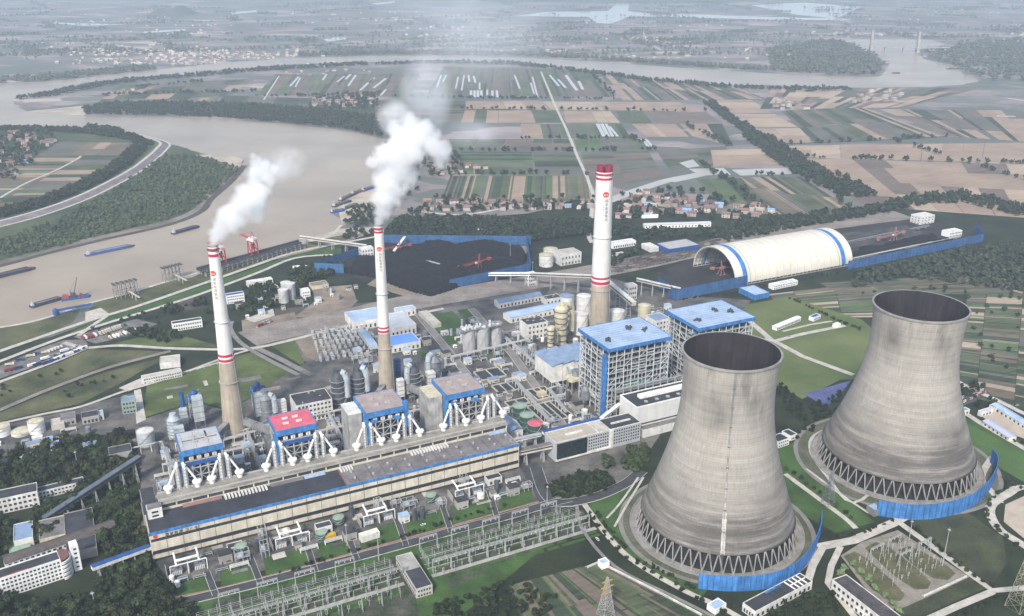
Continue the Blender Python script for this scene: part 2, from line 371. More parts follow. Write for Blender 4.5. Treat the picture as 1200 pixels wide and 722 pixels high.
for q in ([(270,15),(300,12),(302,14),(272,17)], [(435,4),(462,1.5),(463,3.5),(440,5.5)], [(378,46),(404,43),(406,46),(384,49)], [(168,37),(218,34),(217,36),(169,39)], [(150,28.5),(100,30.5),(62,27.5),(63,26.5),(100,27.5)]):
    sheet('lake', q, LAKEM, 0.30)

def fgrid(q, nu, nv, pal, seed, gap=0.012, z=0.15, jit=0.25, name='field', fine=True):
    """farmland: plots between four ground corners (near-left, near-right, far-right, far-left)"""
    z += zstep()
    R = random.Random(seed); A, B, C, D = (np.array(G(*p)[:2]) for p in q)
    us = [0.0] + sorted((i + R.uniform(-jit, jit))/nu for i in range(1, nu)) + [1.0]
    mb = MB(); used = sorted(set(pal)); idx = {p: i for i, p in enumerate(used)}
    for i in range(nu):
        vs = [0.0] + sorted((j + R.uniform(-jit, jit))/nv for j in range(1, nv)) + [1.0]
        for j in range(nv):
            u0, u1, v0, v1 = us[i], us[i+1], vs[j], vs[j+1]
            gu = gap*(1/nu); gv = gap*(1/nv)
            k = R.choice((1, 1, 2, 2, 3)) if fine else 1; along_v = nv > nu if nu != nv else R.random() < .5
            for q in range(k):
                a0, a1 = (u0+(u1-u0)*q/k, u0+(u1-u0)*(q+1)/k) if not along_v else (u0, u1)
                b0, b1 = (v0, v1) if not along_v else (v0+(v1-v0)*q/k, v0+(v1-v0)*(q+1)/k)
                c = [(a0+gu/k, b0+gv/k), (a1-gu/k, b0+gv/k), (a1-gu/k, b1-gv/k), (a0+gu/k, b1-gv/k)]
                pts = [A*(1-a)*(1-b)+B*a*(1-b)+C*a*b+D*(1-a)*b for a, b in c]
                mb.add([(p[0], p[1], z) for p in pts], [(0, 1, 2, 3)], idx[R.choice(pal)])
    return tag(mb.out(name, [FM[p] for p in used]), None, None, None, 'structure')
mixp = [CROP, DCROP, GCROP, MAUVE, FALLOW, BCROP]
fgrid([(300,112),(482,113),(492,86),(322,87)], 30, 2, mixp + [MAUVE, FALLOW], 1)
fgrid([(440,140),(600,140),(600,118),(440,118)], 3, 9, [MAUVE, GCROP, DCROP, FALLOW], 2)
fgrid([(500,112),(720,114),(690,82),(520,78)], 34, 2, mixp, 3)
fgrid([(545,127.5),(826,130.5),(795,119.5),(545,118.5)], 5, 1, [TAN, PALE], 4)
fgrid([(540,144),(664,144),(655,129.5),(545,129)], 3, 1, [TAN, CROP, PALE], 5)
fgrid([(664,144),(727,144),(715,130),(660,130)], 2, 1, [PALE, TAN], 6)
fgrid([(728,144.5),(766,144.5),(752,130.5),(722,130.5)], 1, 1, [CROP], 7)
fgrid([(768,144),(846,143.5),(828,131.5),(754,131)], 2, 1, [MAUVE, TAN], 8)
fgrid([(612,162),(637,162),(632,145),(610,145)], 1, 1, [TAN], 9)
fgrid([(637,162.5),(740,162.5),(728,145.5),(633,145.5)], 9, 1, [DCROP, CROP, GCROP, BCROP], 10)
fgrid([(758,160.5),(808,160.5),(792,145.5),(740,145.5)], 2, 1, [PALE, TAN], 11)
fgrid([(812,160),(860,172),(846,145),(796,145)], 4, 1, [MAUVE, TAN, DCROP], 12)
fgrid([(500,176),(676,177),(670,163),(520,163)], 3, 3, [GCROP, CROP, MAUVE, DCROP], 13)
fgrid([(676,176),(770,175),(755,163),(672,163)], 4, 1, [CROP, BCROP, GCROP], 14)
fgrid([(525,204),(690,204),(676,178),(540,178)], 2, 7, [CROP, DCROP, BCROP, GCROP], 15)
fgrid([(695,222),(778,208),(760,177),(680,178)], 2, 7, [MAUVE, FALLOW, GCROP, CROP, MAUVE], 16)
fgrid([(785,200),(870,192),(850,172),(768,176)], 2, 3, [GCROP, MAUVE, CROP], 17)
fgrid([(516,238),(694,238),(690,206),(528,206)], 30, 1, [CROP, BCROP, FALLOW, TAN, DCROP, GCROP, CROP], 18, jit=.4)
fgrid([(853,132.5),(906,132.5),(880,117),(826,117)], 1, 2, [TAN, PALE], 19)
fgrid([(880,149),(936,149),(908,134),(857,134.5)], 1, 3, [TAN, PALE, MAUVE], 20)
fgrid([(905,167),(952,168),(938,150),(884,151)], 2, 2, [TAN, PALE], 21)
fgrid([(835,195),(918,193),(900,174),(832,176)], 1, 2, [TAN, PALE], 22)
fgrid([(955,167),(1105,160),(1010,125),(915,130)], 9, 2, [DCROP, GCROP, TAN, GCROP, CROP, MAUVE], 23)
fgrid([(1015,242),(1290,262),(1290,195),(920,185)], 5, 4, [TAN, TAN, MAUVE, TAN, PALE], 24, gap=0.008)
fgrid([(918,184),(1290,194),(1290,166),(912,171)], 5, 2, [TAN, PALE, TAN], 25, gap=0.008)
fgrid([(1112,160),(1290,172),(1290,130),(1030,128)], 14, 3, [GCROP, MAUVE, DCROP, TAN, TAN], 26)
fgrid([(905,252),(1002,248),(938,207),(838,208)], 9, 2, [DCROP, TAN, CROP, FALLOW, GCROP], 27, jit=.35)
fgrid([(842,240),(900,240),(868,208),(815,210)], 3, 1, [CROP, DCROP, BCROP], 28)
fgrid([(-90,246),(58,242),(152,184),(40,184)], 2, 13, [CROP, GCROP, FALLOW, BCROP, MAUVE, DCROP, TAN], 29)
fgrid([(40,183),(155,182),(168,168),(70,166)], 3, 2, [FALLOW, GCROP, TAN], 30)
fgrid([(1120,462),(1290,500),(1290,330),(1135,330)], 4, 34, [CROP, DCROP, GCROP, FALLOW, DCROP, BCROP, MAUVE, PALE], 31, jit=.42)
fgrid([(925,372),(1030,372),(1030,330),(900,345)], 3, 12, [CROP, DCROP, GCROP, FALLOW, BCROP, PALE], 32, jit=.4)
fgrid([(985,345),(1200,345),(1130,322),(960,332)], 4, 8, [CROP, DCROP, GCROP, FALLOW], 33)
fgrid([(100,132),(240,132),(300,92),(140,100)], 6, 5, [CROP, DCROP, GCROP, FALLOW, TAN, MAUVE], 34)
fgrid([(240,136),(440,150),(440,118),(262,112)], 6, 3, [DCROP, GCROP, DCROP], 35)
fgrid([(730,82+36),(900,116),(860,102),(700,84)], 24, 2, [DCROP, GCROP, MAUVE, TAN, CROP], 36)
fgrid([(890,128),(1060,126),(1150,103),(905,103)], 14, 4, [DCROP, GCROP, TAN, MAUVE, PALE], 37)
# white film-covered beds and ponds
def films(lst, z=0.22):
    mb = MB()
    for x0, y0, x1, y1, w in lst:
        a, b = G(x0, y0), G(x1, y1); strip(mb, [a[:2], b[:2]], w, z)
    tag(mb.out('field', FILM), None, None, None, 'structure')
films([(309,117,327,89,5),(340,101,350,90,8),(346,102,352,91,6),(378,94,383,87,8),(395,96,404,89,8),(405,93,411,87,10),(408,101,417,88,8),(422,106,437,92,9),(432,97,439,91,8),(438,103,452,92,10),(446,112,452,105,8),
       (512,102,517,88,6),(519,96,523,88,7),(534,104,537,90,6),(541,106,544,88,6),(550,96,549,88,8),(557,97,555,89,8),(552,114,552,106,9),(556,114,556,106,8),(560,114,560,106,9),(564,114,564,106,9),(571,112,571,105,7),(577,114,577,106,8),(583,114,582,106,8),(562,105,562,97,6),
       (609,104,603,88,7),(630,114,624,90,6),(626,110,622,97,6),(655,101,644,88,9),(663,103,654,93,9),(676,106,663,88,12),(683,105,678,95,10),(708,160,700,145,10),(713,160,705,145,10),(718,160,710,145,8),(724,160,714,148,7),(761,173,752,163,8),(765,172,756,163,8),(1030,117,1060,119,10),(1168,136,1190,136.5,14),(1180,115,1200,118,12)])
POND = M('grey_pond', (0.42, 0.40, 0.36), 0.35, 0.1, 0.01)
for q in ([(796,191),(812,187),(820,195),(806,197)], [(807,198),(848,197),(857,205),(820,206)], [(857,199),(925,197),(928,204),(868,206)], [(785,212),(812,203),(827,206),(790,214)]):
    sheet('pond', q, POND, 0.22)
road('canal', [(700,240),(720,233),(750,222),(785,211),(822,204)], 26, POND, 0.24)
# roads across the farmland
RD = CONCL
road('farm_road', [(634,84),(650,123),(663,150),(676,182),(688,208),(695,228)], 7, RD, 0.34, False)
road('farm_road', [(695,228),(693,255),(690,275),(694,285)], 8, CONCL, 0.36)
road('farm_road', [(912,169),(1042,164),(1110,160)], 7, FM[DCROP], 0.3, False)
road('farm_road', [(480,246),(540,252),(600,243),(650,240),(700,238)], 9, CONCL, 0.34)
road('farm_road', [(0,232),(30,215),(65,200),(88,188),(95,183)], 6, CONCL, 0.34)
road('farm_road', [(118,51),(100,47),(150,55),(200,60),(212,62)], 16, CONCL, 0.34)
road('farm_road', [(752,35),(757,45),(765,53),(775,59)], 12, CONCL, 0.34)
# hills far off
def hill(px0, px1, py, hh, depth, seed):
    R = random.Random(seed); a = G(px0, py); b = G(px1, py); n = 24; mb = MB(); vs = []
    rows = 7
    for j in range(rows):
        for i in range(n+1):
            t = i/n; x = a[0]+(b[0]-a[0])*t; y = a[1]+depth*j/(rows-1)
            s = math.sin(math.pi*t)**0.8*math.sin(math.pi*j/(rows-1))
            vs.append((x, y, -0.5+hh*s*(0.75+0.35*math.sin(t*9+seed)+R.uniform(-.06,.06))))
    fs = [(j*(n+1)+i, j*(n+1)+i+1, (j+1)*(n+1)+i+1, (j+1)*(n+1)+i) for j in range(rows-1) for i in range(n)]
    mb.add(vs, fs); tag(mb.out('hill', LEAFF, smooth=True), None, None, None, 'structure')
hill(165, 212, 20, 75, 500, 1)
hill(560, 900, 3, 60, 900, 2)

# ------------------------------------------------------------------ haze
hz = MB(); hz.box(-GROUND_X-50, GROUND_Y0-50, -1.5, GROUND_X+50, GROUND_Y1+50, 520)
hm = bpy.data.materials.new('haze_air'); hm.use_nodes = True
for nd in list(hm.node_tree.nodes):
    if nd.type == 'BSDF_PRINCIPLED': hm.node_tree.nodes.remove(nd)
pv = hm.node_tree.nodes.new('ShaderNodeVolumePrincipled'); pv.inputs['Color'].default_value = (0.78, 0.885, 1.0, 1)
pv.inputs['Density'].default_value = HAZE_DENSITY; pv.inputs['Anisotropy'].default_value = 0.3
hm.node_tree.links.new(pv.outputs[0], hm.node_tree.nodes['Material Output'].inputs['Volume'])
tag(hz.out('haze', hm), 'pale haze in the air over the plain', None, None, 'stuff')
# ------------------------------------------------------------------ cooling towers
def tower_concrete(blobs):
    m = bpy.data.materials.new('tower_concrete'); m.use_nodes = True; n = m.node_tree.nodes; l = m.node_tree.links
    b = n['Principled BSDF']; b.inputs['Roughness'].default_value = 0.92; b.inputs['Specular IOR Level'].default_value = 0.2
    tc = n.new('ShaderNodeTexCoord'); sx = n.new('ShaderNodeSeparateXYZ'); l.new(tc.outputs['Object'], sx.inputs[0])
    def noise(scale, detail, vec_scale, rough=0.6):
        mp = n.new('ShaderNodeMapping'); mp.inputs['Scale'].default_value = vec_scale; l.new(tc.outputs['Object'], mp.inputs['Vector'])
        t = n.new('ShaderNodeTexNoise'); t.inputs['Scale'].default_value = scale; t.inputs['Detail'].default_value = detail; t.inputs['Roughness'].default_value = rough
        l.new(mp.outputs[0], t.inputs['Vector']); return t.outputs['Fac']
    def rng(s, a, c, lo, hi):
        r = n.new('ShaderNodeMapRange'); r.inputs['From Min'].default_value = a; r.inputs['From Max'].default_value = c; r.inputs['To Min'].default_value = lo; r.inputs['To Max'].default_value = hi
        l.new(s, r.inputs['Value']); return r.outputs['Result']
    def mth(op, a, c):
        r = n.new('ShaderNodeMath'); r.operation = op
        for i, q in enumerate((a, c)):
            if isinstance(q, (int, float)): r.inputs[i].default_value = q
            else: l.new(q, r.inputs[i])
        return r.outputs[0]
    z = sx.outputs['Z']
    rings = mth('ABSOLUTE', mth('SUBTRACT', mth('FRACT', mth('MULTIPLY', z, 1/1.9), 0), 0.5), 0)       # lift joints of the shell
    rings = rng(rings, 0.38, 0.5, 1.0, 0.82)
    bandn = rng(noise(1.0, 5, (0.008, 0.008, 0.42)), 0.3, 0.7, 0.86, 1.10)                                  # each lift weathers on its own
    vert = rng(noise(1.0, 6, (0.8, 0.8, 0.02)), 0.3, 0.7, 0.84, 1.10)                                    # runs
    blot = rng(noise(0.035, 7, (1, 1, 1)), 0.35, 0.65, 0.88, 1.08)
    # lichen and soot: thick near the foot, patches under the rim
    foot = mth('MULTIPLY', rng(z, 22, 78, 1.0, 0.0), rng(noise(1.0, 7, (0.012, 0.012, 0.16), .7), 0.36, 0.58, 0.12, 1.0))
    top = mth('MULTIPLY', rng(z, 104, 134, 0.0, 1.0), rng(noise(1.0, 6, (0.035, 0.035, 0.010), .7), 0.50, 0.64, 0.0, 1.0))
    mid = mth('MULTIPLY', rng(noise(1.0, 6, (0.02, 0.02, 0.09), .7), 0.58, 0.75, 0.0, 0.6), 1.0)
    dirt = mth('MINIMUM', mth('ADD', mth('ADD', mth('MULTIPLY', foot, 0.95), mth('MULTIPLY', top, 0.6)), mth('MULTIPLY', mid, 0.5)), 0.8)
    nb = noise(0.09, 6, (1, 1, .6))
    for (bx, by, bz), (sx_, sy_, sz_), amt in blobs:          # soot patches with a shape of their own
        vm = n.new('ShaderNodeVectorMath'); vm.operation = 'SUBTRACT'; l.new(tc.outputs['Object'], vm.inputs[0]); vm.inputs[1].default_value = (bx, by, bz)
        vd = n.new('ShaderNodeVectorMath'); vd.operation = 'DIVIDE'; l.new(vm.outputs[0], vd.inputs[0]); vd.inputs[1].default_value = (sx_, sy_, sz_)
        ln = n.new('ShaderNodeVectorMath'); ln.operation = 'LENGTH'; l.new(vd.outputs[0], ln.inputs[0])
        dirt = mth('MINIMUM', mth('ADD', dirt, mth('MULTIPLY', mth('MULTIPLY', rng(ln.outputs['Value'], .25, 1.0, 1.0, 0.0), rng(nb, .3, .6, .35, 1.0)), amt)), 0.85)
    k = mth('MULTIPLY', mth('MULTIPLY', mth('MULTIPLY', rings, bandn), vert), blot)
    mx = n.new('ShaderNodeMix'); mx.data_type = 'RGBA'; mx.inputs['A'].default_value = (0.33, 0.31, 0.278, 1); mx.inputs['B'].default_value = (0.078, 0.072, 0.071, 1); l.new(dirt, mx.inputs['Factor'])
    v = n.new('ShaderNodeVectorMath'); v.operation = 'SCALE'; l.new(mx.outputs['Result'], v.inputs[0]); l.new(k, v.inputs['Scale'])
    l.new(v.outputs[0], b.inputs['Base Color']); return m
LINING = M('dark_lining', (0.030, 0.024, 0.030), 0.8, 0.3, 0.05, streak=0.45)  # near-black colour over the whole inner face and the fill deck
def cooling_tower(loc, rb, rt, h, label, stair_deg, blobs, lime=True):
    TOWERC = tower_concrete(blobs)
    zb = 16.0; zt = h*0.80; rth = rt*0.955
    r1 = rb*0.945
    bq = (zt-zb)/math.sqrt((r1/rth)**2-1)
    bq2 = (h-zt)/math.sqrt((rt/rth)**2-1)
    def rad(z): return rth*math.sqrt(1+((z-zt)/(bq if z < zt else bq2))**2)
    t = thing('cooling_tower', label, 'cooling tower', loc, 0.0, 'cooling towers')
    zs = np.linspace(zb, h, 60)
    MB().lathe(0, 0, [(rad(zb)-1.2, zb)] + [(rad(z), z) for z in zs], 120).out('shell', TOWERC, t, smooth=True)
    MB().lathe(0, 0, [(rad(h), h-1.4), (rad(h)+0.9, h-1.3), (rad(h)+0.9, h+0.15), (rad(h)-0.7, h+0.15), (rad(h)-0.7, h-0.3)], 120).out('rim', M('rim_concrete', (.26,.25,.235), .9, .25, .1), t)
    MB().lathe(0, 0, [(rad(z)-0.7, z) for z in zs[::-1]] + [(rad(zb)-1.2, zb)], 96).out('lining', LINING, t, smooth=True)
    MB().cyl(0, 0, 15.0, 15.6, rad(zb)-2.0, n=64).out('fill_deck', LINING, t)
    MB().lathe(0, 0, [(rb+5, -0.2), (rb+5, 1.4), (rb+4.2, 1.4), (rb+4.2, 0.5), (rb-3, 0.5), (rb-3, 0.2)], 120).out('basin_wall', MATS.get('rim_concrete') or CONC, t)
    MB().cyl(0, 0, 0.2, 0.45, rb-3, n=64).out('basin_water', M('basin_water', (0.03, 0.04, 0.042), 0.15, .2, .05), t)
    n = 52; first = None
    for i in range(n):
        a = 2*math.pi*i/n; da = math.pi/n
        if first is None:
            mb = MB(); top = rad(zb)-0.9
            for s in (-1, 1): mb.beam((rb*math.cos(0), rb*math.sin(0), 0.4), (top*math.cos(s*da*0.94), top*math.sin(s*da*0.94), zb+0.3), 0.82)
            mb.box(rb-1.3, -1.3, 0.2, rb+1.3, 1.3, 1.1)
            first = mb.out('support_column', M('column_concrete', (.27,.26,.245), .9, .25, .15, streak=.2), t)
        else: copy_part(first, (0, 0, 0), (0, 0, a))
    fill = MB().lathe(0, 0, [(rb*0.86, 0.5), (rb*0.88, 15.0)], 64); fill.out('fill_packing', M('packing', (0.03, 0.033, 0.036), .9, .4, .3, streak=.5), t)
    a = math.radians(stair_deg); ca, sa = math.cos(a), math.sin(a)
    mb = MB()
    for z in np.arange(1, h-1, 2.0):
        for s in (-0.45, 0.45):
            p = (max(rad(max(z, zb)), 0)+0.5); q = rad(max(min(z+2, h), zb))+0.5
            mb.beam((p*ca-s*sa, p*sa+s*ca, z), (q*ca-s*sa, q*sa+s*ca, z+2), 0.22)
        p = rad(max(z, zb))+0.5; mb.beam((p*ca+0.45*sa, p*sa-0.45*ca, z), (p*ca-0.45*sa, p*sa+0.45*ca, z), 0.2)
        if int(z/2) % 8 == 0: mb.box(p*ca-1.0, p*sa-1.0, z, p*ca+1.0, p*sa+0.8, z+0.25)
    mb.out('ladder', STEEL, t)
    if not lime: return t
    # pale run of lime below the ladder
    mb = MB(); vs = []; zs2 = np.linspace(zb+0.2, h*0.62, 40)
    for i, z in enumerate(zs2):
        w = (3.6 if z < h*0.30 else 1.5)*(0.86+0.14*math.sin(i*2.3))
        for s in (-1, 1): r = rad(z)+0.06; vs.append((r*ca-s*w/2*sa, r*sa+s*w/2*ca, z))
    mb.add(vs, [(2*i, 2*i+1, 2*i+3, 2*i+2) for i in range(len(zs2)-1)]); mb.out('lime_streak', M('lime_run', (0.60, 0.57, 0.52), .9, .2, .22, dark=(.33,.31,.275), streak=.3), t)
    return t
CT1 = (170.0, 661.0, 0.3); CT2 = (360.5, 768.0, 0.3)
cooling_tower(CT1, 66.5, 37.6, 160, 'nearer concrete cooling tower with a pale vertical streak down its shell', -98, [((-16,-33,122), (20,14,22), .55), ((20,-38,128), (16,12,14), .3), ((0,-60,36), (60,30,22), .2)])
cooling_tower(CT2, 71.5, 39.6, 156.5, 'farther concrete cooling tower beside green fields, blue barrier curving round its foot', 12, [((-32,-26,132), (12,14,26), .65), ((20,-50,52), (34,26,16), .4), ((30,-60,36), (40,30,12), .5), ((-40,-45,30), (30,30,14), .3)], False)
def arc_fence(name, label, px_pts, h, mat, group=None, w=0.5, z0=0.2, cat='barrier', post=None, cap=None):
    pts = smooth_line([G(*p)[:2] for p in px_pts], 5)
    c = pts[len(pts)//2]; t = thing(name, label, cat, (c[0], c[1], 0), 0, group)
    loc = [(a-c[0], b-c[1]) for a, b in pts]
    mb = MB(); wall_strip(mb, loc, w, z0, h); mb.out('panel', mat, t)
    d = 0.0; mb = MB(); last = loc[0]
    step = post or 8.0
    for a, b in zip(loc[:-1], loc[1:]):
        L = math.dist(a, b); s = 0.0
        k = max(1, round(L/step))
        for i in range(k):
            f = i/k; x = a[0]+(b[0]-a[0])*f; y = a[1]+(b[1]-a[1])*f
            nx, ny = (b[1]-a[1])/L, -(b[0]-a[0])/L
            for sg in (1, -1): mb.beam((x+nx*sg*(w/2+.12), y+ny*sg*(w/2+.12), 0), (x+nx*sg*(w/2+.12), y+ny*sg*(w/2+.12), h), 0.28)
    mb.out('frame', BLUED if mat is BLUE else GALV, t)
    if cap: 
        mb = MB(); wall_strip(mb, loc, w+0.5, h, h+0.3); mb.out('coping', cap, t)
    return t
arc_fence('noise_barrier', 'curved bright blue noise barrier at the foot of the nearer cooling tower', [(818,690),(850,693),(885,692),(915,685),(938,670),(952,650),(960,630),(961,615)], 13.5, BLUE, 'blue noise barriers')
arc_fence('noise_barrier', 'curved bright blue noise barrier at the foot of the farther cooling tower', [(1027,604),(1060,609),(1095,608),(1128,600),(1150,586),(1163,568),(1166,552),(1160,542)], 15, BLUE, 'blue noise barriers')

# ------------------------------------------------------------------ chimneys
def chim_mat(name, rgb): return M(name, rgb, 0.8, 0.10, 0.05, streak=0.10)
CHW = chim_mat('chimney_white', (0.66, 0.65, 0.62)); CHR = M('chimney_red', (0.43, 0.02, 0.055), .65, .15, .2)
def glyphs(parent, rad_at, name, chars, zs, size, az, mat, font=None):
    """painted characters wrapped on the shaft (real letter outlines, bent to the curve)"""
    for ch, zc in zip(chars, zs):
        cu = bpy.data.curves.new('lettering', 'FONT'); cu.body = ch; cu.size = size; cu.align_x = 'CENTER'; cu.align_y = 'CENTER'
        ob = bpy.data.objects.new('lettering', cu); COL.objects.link(ob)
        dg = bpy.context.evaluated_depsgraph_get(); me = bpy.data.meshes.new_from_object(ob.evaluated_get(dg))
        bpy.data.objects.remove(ob)
        o = bpy.data.objects.new(name, me); me.materials.clear(); me.materials.append(mat); COL.objects.link(o); o.parent = parent
        for v in me.vertices:
            r = rad_at(zc+v.co.y)+0.10; a = az + v.co.x/r
            v.co = Vector((r*math.cos(a), r*math.sin(a), zc+v.co.y))
def emblem(parent, rad_at, zc, R, az):
    def disc(pts, m, off, nm):
        cx = sum(p[0] for p in pts)/len(pts); cy = sum(p[1] for p in pts)/len(pts); vs = []; fs = []; N = len(pts); K = 5
        for q in range(K+1):
            for x, y in pts:
                x2 = cx+(x-cx)*(q/K+.001); y2 = cy+(y-cy)*(q/K+.001); r = rad_at(zc+y2)+off; a = az+x2/r; vs.append((r*math.cos(a), r*math.sin(a), zc+y2))
        for q in range(K): fs += [(q*N+i, q*N+(i+1) % N, (q+1)*N+(i+1) % N, (q+1)*N+i) for i in range(N)]
        MB().add(vs, fs).out(nm, m, parent)
    ring = [(R*math.cos(2*math.pi*i/28), R*math.sin(2*math.pi*i/28)*0.9) for i in range(28)]
    disc(ring, M('emblem_red', (0.55, 0.045, 0.02), .6, .05), 0.07, 'emblem')
    for s in (-1, 1):
        disc([(s*R*0.36+R*0.17*math.cos(2*math.pi*i/16), -R*0.12+R*0.30*math.sin(2*math.pi*i/16)) for i in range(16)], CHW, 0.12, 'emblem_mark')
def chimney(loc, prof, bands, zconc, label, az, zlog, sz, h, inner=None):
    """prof: [(z, r)]; bands: [(z0,z1)] red; zconc: below this bare concrete"""
    t = thing('chimney', label, 'chimney', loc, 0.0, 'tall chimneys')
    pz = [p[0] for p in prof]; pr = [p[1] for p in prof]
    R = lambda z: float(np.interp(z, pz, pr))
    lv = lambda a, b: [(R(z), z) for z in np.linspace(a, b, max(2, int((b-a)/6)+1))]
    MB().lathe(0, 0, lv(0, zconc), 48).out('concrete_shaft', M('chimney_concrete', (0.375, 0.325, 0.26), .9, .18, .06, streak=.2), t, smooth=True)
    cuts = [zconc] + [q for b in bands for q in b] + [h]
    cuts = sorted(set(cuts))
    for a, b in zip(cuts[:-1], cuts[1:]):
        red = any(abs(a-x) < 1e-6 for x, _ in bands)
        MB().lathe(0, 0, lv(a, b), 48).out('red_band' if red else 'white_shaft', CHR if red else CHW, t, smooth=True)
    MB().lathe(0, 0, [(R(h), h), (R(h)-0.8, h), (R(h)-0.8, h-8), (0.1, h-8)], 48).out('mouth', COAL, t)
    if inner:
        for x, y, r in inner:
            MB().lathe(x, y, [(r, h-8), (r, h+6.5), (r-.3, h+6.5), (r-.3, h-8)], 20).out('flue', M('flue_red', (0.24, 0.02, 0.06), .6, .3, .3), t)
    for z in (h*0.985, h*0.62, h*0.3):
        MB().lathe(0, 0, [(R(z), z-.4), (R(z)+1.1, z-.2), (R(z)+1.1, z), (R(z), z)], 48).out('gallery', STEELD if z > h*.9 else GALV, t)
    emblem(t, R, zlog, sz*1.1, az)
    glyphs(t, R, 'lettering', '国家能源集团', [zlog-sz*2.2-i*sz*1.35 for i in range(6)], sz*1.15, az+0.22*sz/R(zlog)*1.3, M('sign_black', (0.03, 0.03, 0.03), .7))
    glyphs(t, R, 'lettering', '汉川发电公司', [zlog-sz*2.4-i*sz*0.95 for i in range(6)], sz*0.62, az-sz*0.75/R(zlog), M('sign_black', (0.03, 0.03, 0.03), .7))
    mb = MB(); a = math.radians(-20)
    for k in range(int(h/3)):
        z = 3*k; r, r2 = R(z)+.4, R(z+3)+.4
        mb.beam((r*math.cos(a), r*math.sin(a), z), (r2*math.cos(a), r2*math.sin(a), z+3), .35)
    mb.out('ladder', GALV, t)
    return t, R
def zrow(base, y): return Zat(base[0], base[1], y)
def rpx(base, z, wpx):
    d = base[1]*_cp-(z-CAMH)*_sp; return wpx/2*d/FPX
for base, top, wt, wm, ym, wb, bnds, lab, az, ylog, sz, inner in (
    (G(276,508), 288.5, 12.0, 18, 415, 27, [(418.5,421.5),(413,416),(296.6,300),(290,293.4)], 'left chimney of the pair, white with red bands, near the river road', -105, 318.5, 2.7, None),
    (G(454,464), 264.5, 10.5, 13.5, 382, 20, [(385.5,388),(381.5,383.5),(270,272.5),(266,268)], 'middle chimney, white with red bands, steam rising in front of the coal yard', -88, 290.5, 2.5, None),
    (G(701.5,394), 200.5, 19.5, 21.5, 325, 23, [(327.5,331),(322.5,325),(207,209.8),(202,204.2)], 'right chimney, widest of the three, with dark red flues at its mouth', -80, 226, 3.4, [(-4.5,1.5,4.6),(4.8,0.5,4.6)])):
    h = zrow(base, top); b = [(zrow(base, y1), zrow(base, y0)) for y0, y1 in bnds]
    b = [(min(q), max(q)) for q in b]
    zm = zrow(base, ym); pr = [(0, rpx(base, 0, wb)), (zm, rpx(base, zm, wm)), (h, rpx(base, h, wt))]
    ch, Rf = chimney((base[0], base[1], 0), pr, b, min(q[0] for q in b)-1.0, lab, math.radians(az), zrow(base, ylog), sz, h, inner)
    print('chimney', [round(q, 1) for q in base], round(h), [(round(a), round(c, 1)) for a, c in pr])

# ------------------------------------------------------------------ turbine hall
def site(name, label, cat, u, v, group=None, z=0.0, rot=0.0):
    return thing(name, label, cat, S(u, v, z), SA + rot, group)
hall = site('turbine_hall', 'very long beige turbine hall with a blue roof edge, dark and grey flat roof', 'building', 0, 0)
LH = 321.0; DH = 30.0; ZH = 26.0
mb = MB()
for z0, z1, y in ((0.3, 2.6, 1.2), (2.6, 6.0, 0.0), (6.0, 9.8, 0.9), (9.8, 17.6, 0.0), (17.6, 20.6, 0.9), (20.6, ZH-1.7, 0.0)):
    mb.box(0, y, z0, LH, y+0.6, z1)
mb.box(0, 1.8, 0.3, 0.6, DH, ZH-0.2); mb.box(LH-0.6, 1.8, 0.3, LH, DH, ZH-0.2)
mb.out('wall', BEIGE, hall)
MB().box(0.3, 1.05, 0.35, LH-0.3, 1.19, 2.6).out('ground_opening', ROOFD, hall)
for z0, z1 in ((6.0, 9.8), (17.6, 20.6)):
    MB().box(0.7, 0.75, z0, LH-0.7, 0.88, z1).out('window_band', GLASS, hall)
pieces('downpipe', M('downpipe', (0.10, 0.09, 0.08), .7), hall, [(u-.16, -0.22, 2.6, u+.16, -0.003, ZH-1.8) for u in np.arange(12, LH, 12.35)])
MB().box(0.6, 0.6, ZH-0.6, 158, DH, ZH).out('dark_roof', M('wet_felt_roof', (0.040, 0.044, 0.055), .55, .45, .04, fine=.25), hall)
MB().box(158.6, 0.6, ZH-0.6, LH-0.6, DH, ZH).out('grey_roof', ROOFG, hall)
MB().box(158, 0.6, ZH-0.5, 158.6, DH, ZH+0.5).out('expansion_joint', RUST, hall)
MB().box(-0.3, -0.35, ZH-1.7, LH+.3, 0.6, ZH+0.6).out('blue_parapet', BLUE, hall)
for u, v in [(R_, V_) for R_ in np.arange(168, 318, 16.5) for V_ in (9, 20)]: MB().box(u-.8, v-.8, ZH, u+.8, v+.8, ZH+1.2).cyl(u, v, ZH+1.15, ZH+1.5, 1.1, n=10).out('roof_vent', GALV, hall)
mb = MB()
for k in range(12): mb.box(170+k*12.3, 0.6, ZH+.02, 170.25+k*12.3, DH, ZH+.14)
mb.out('roof_seam', ROOFD, hall)
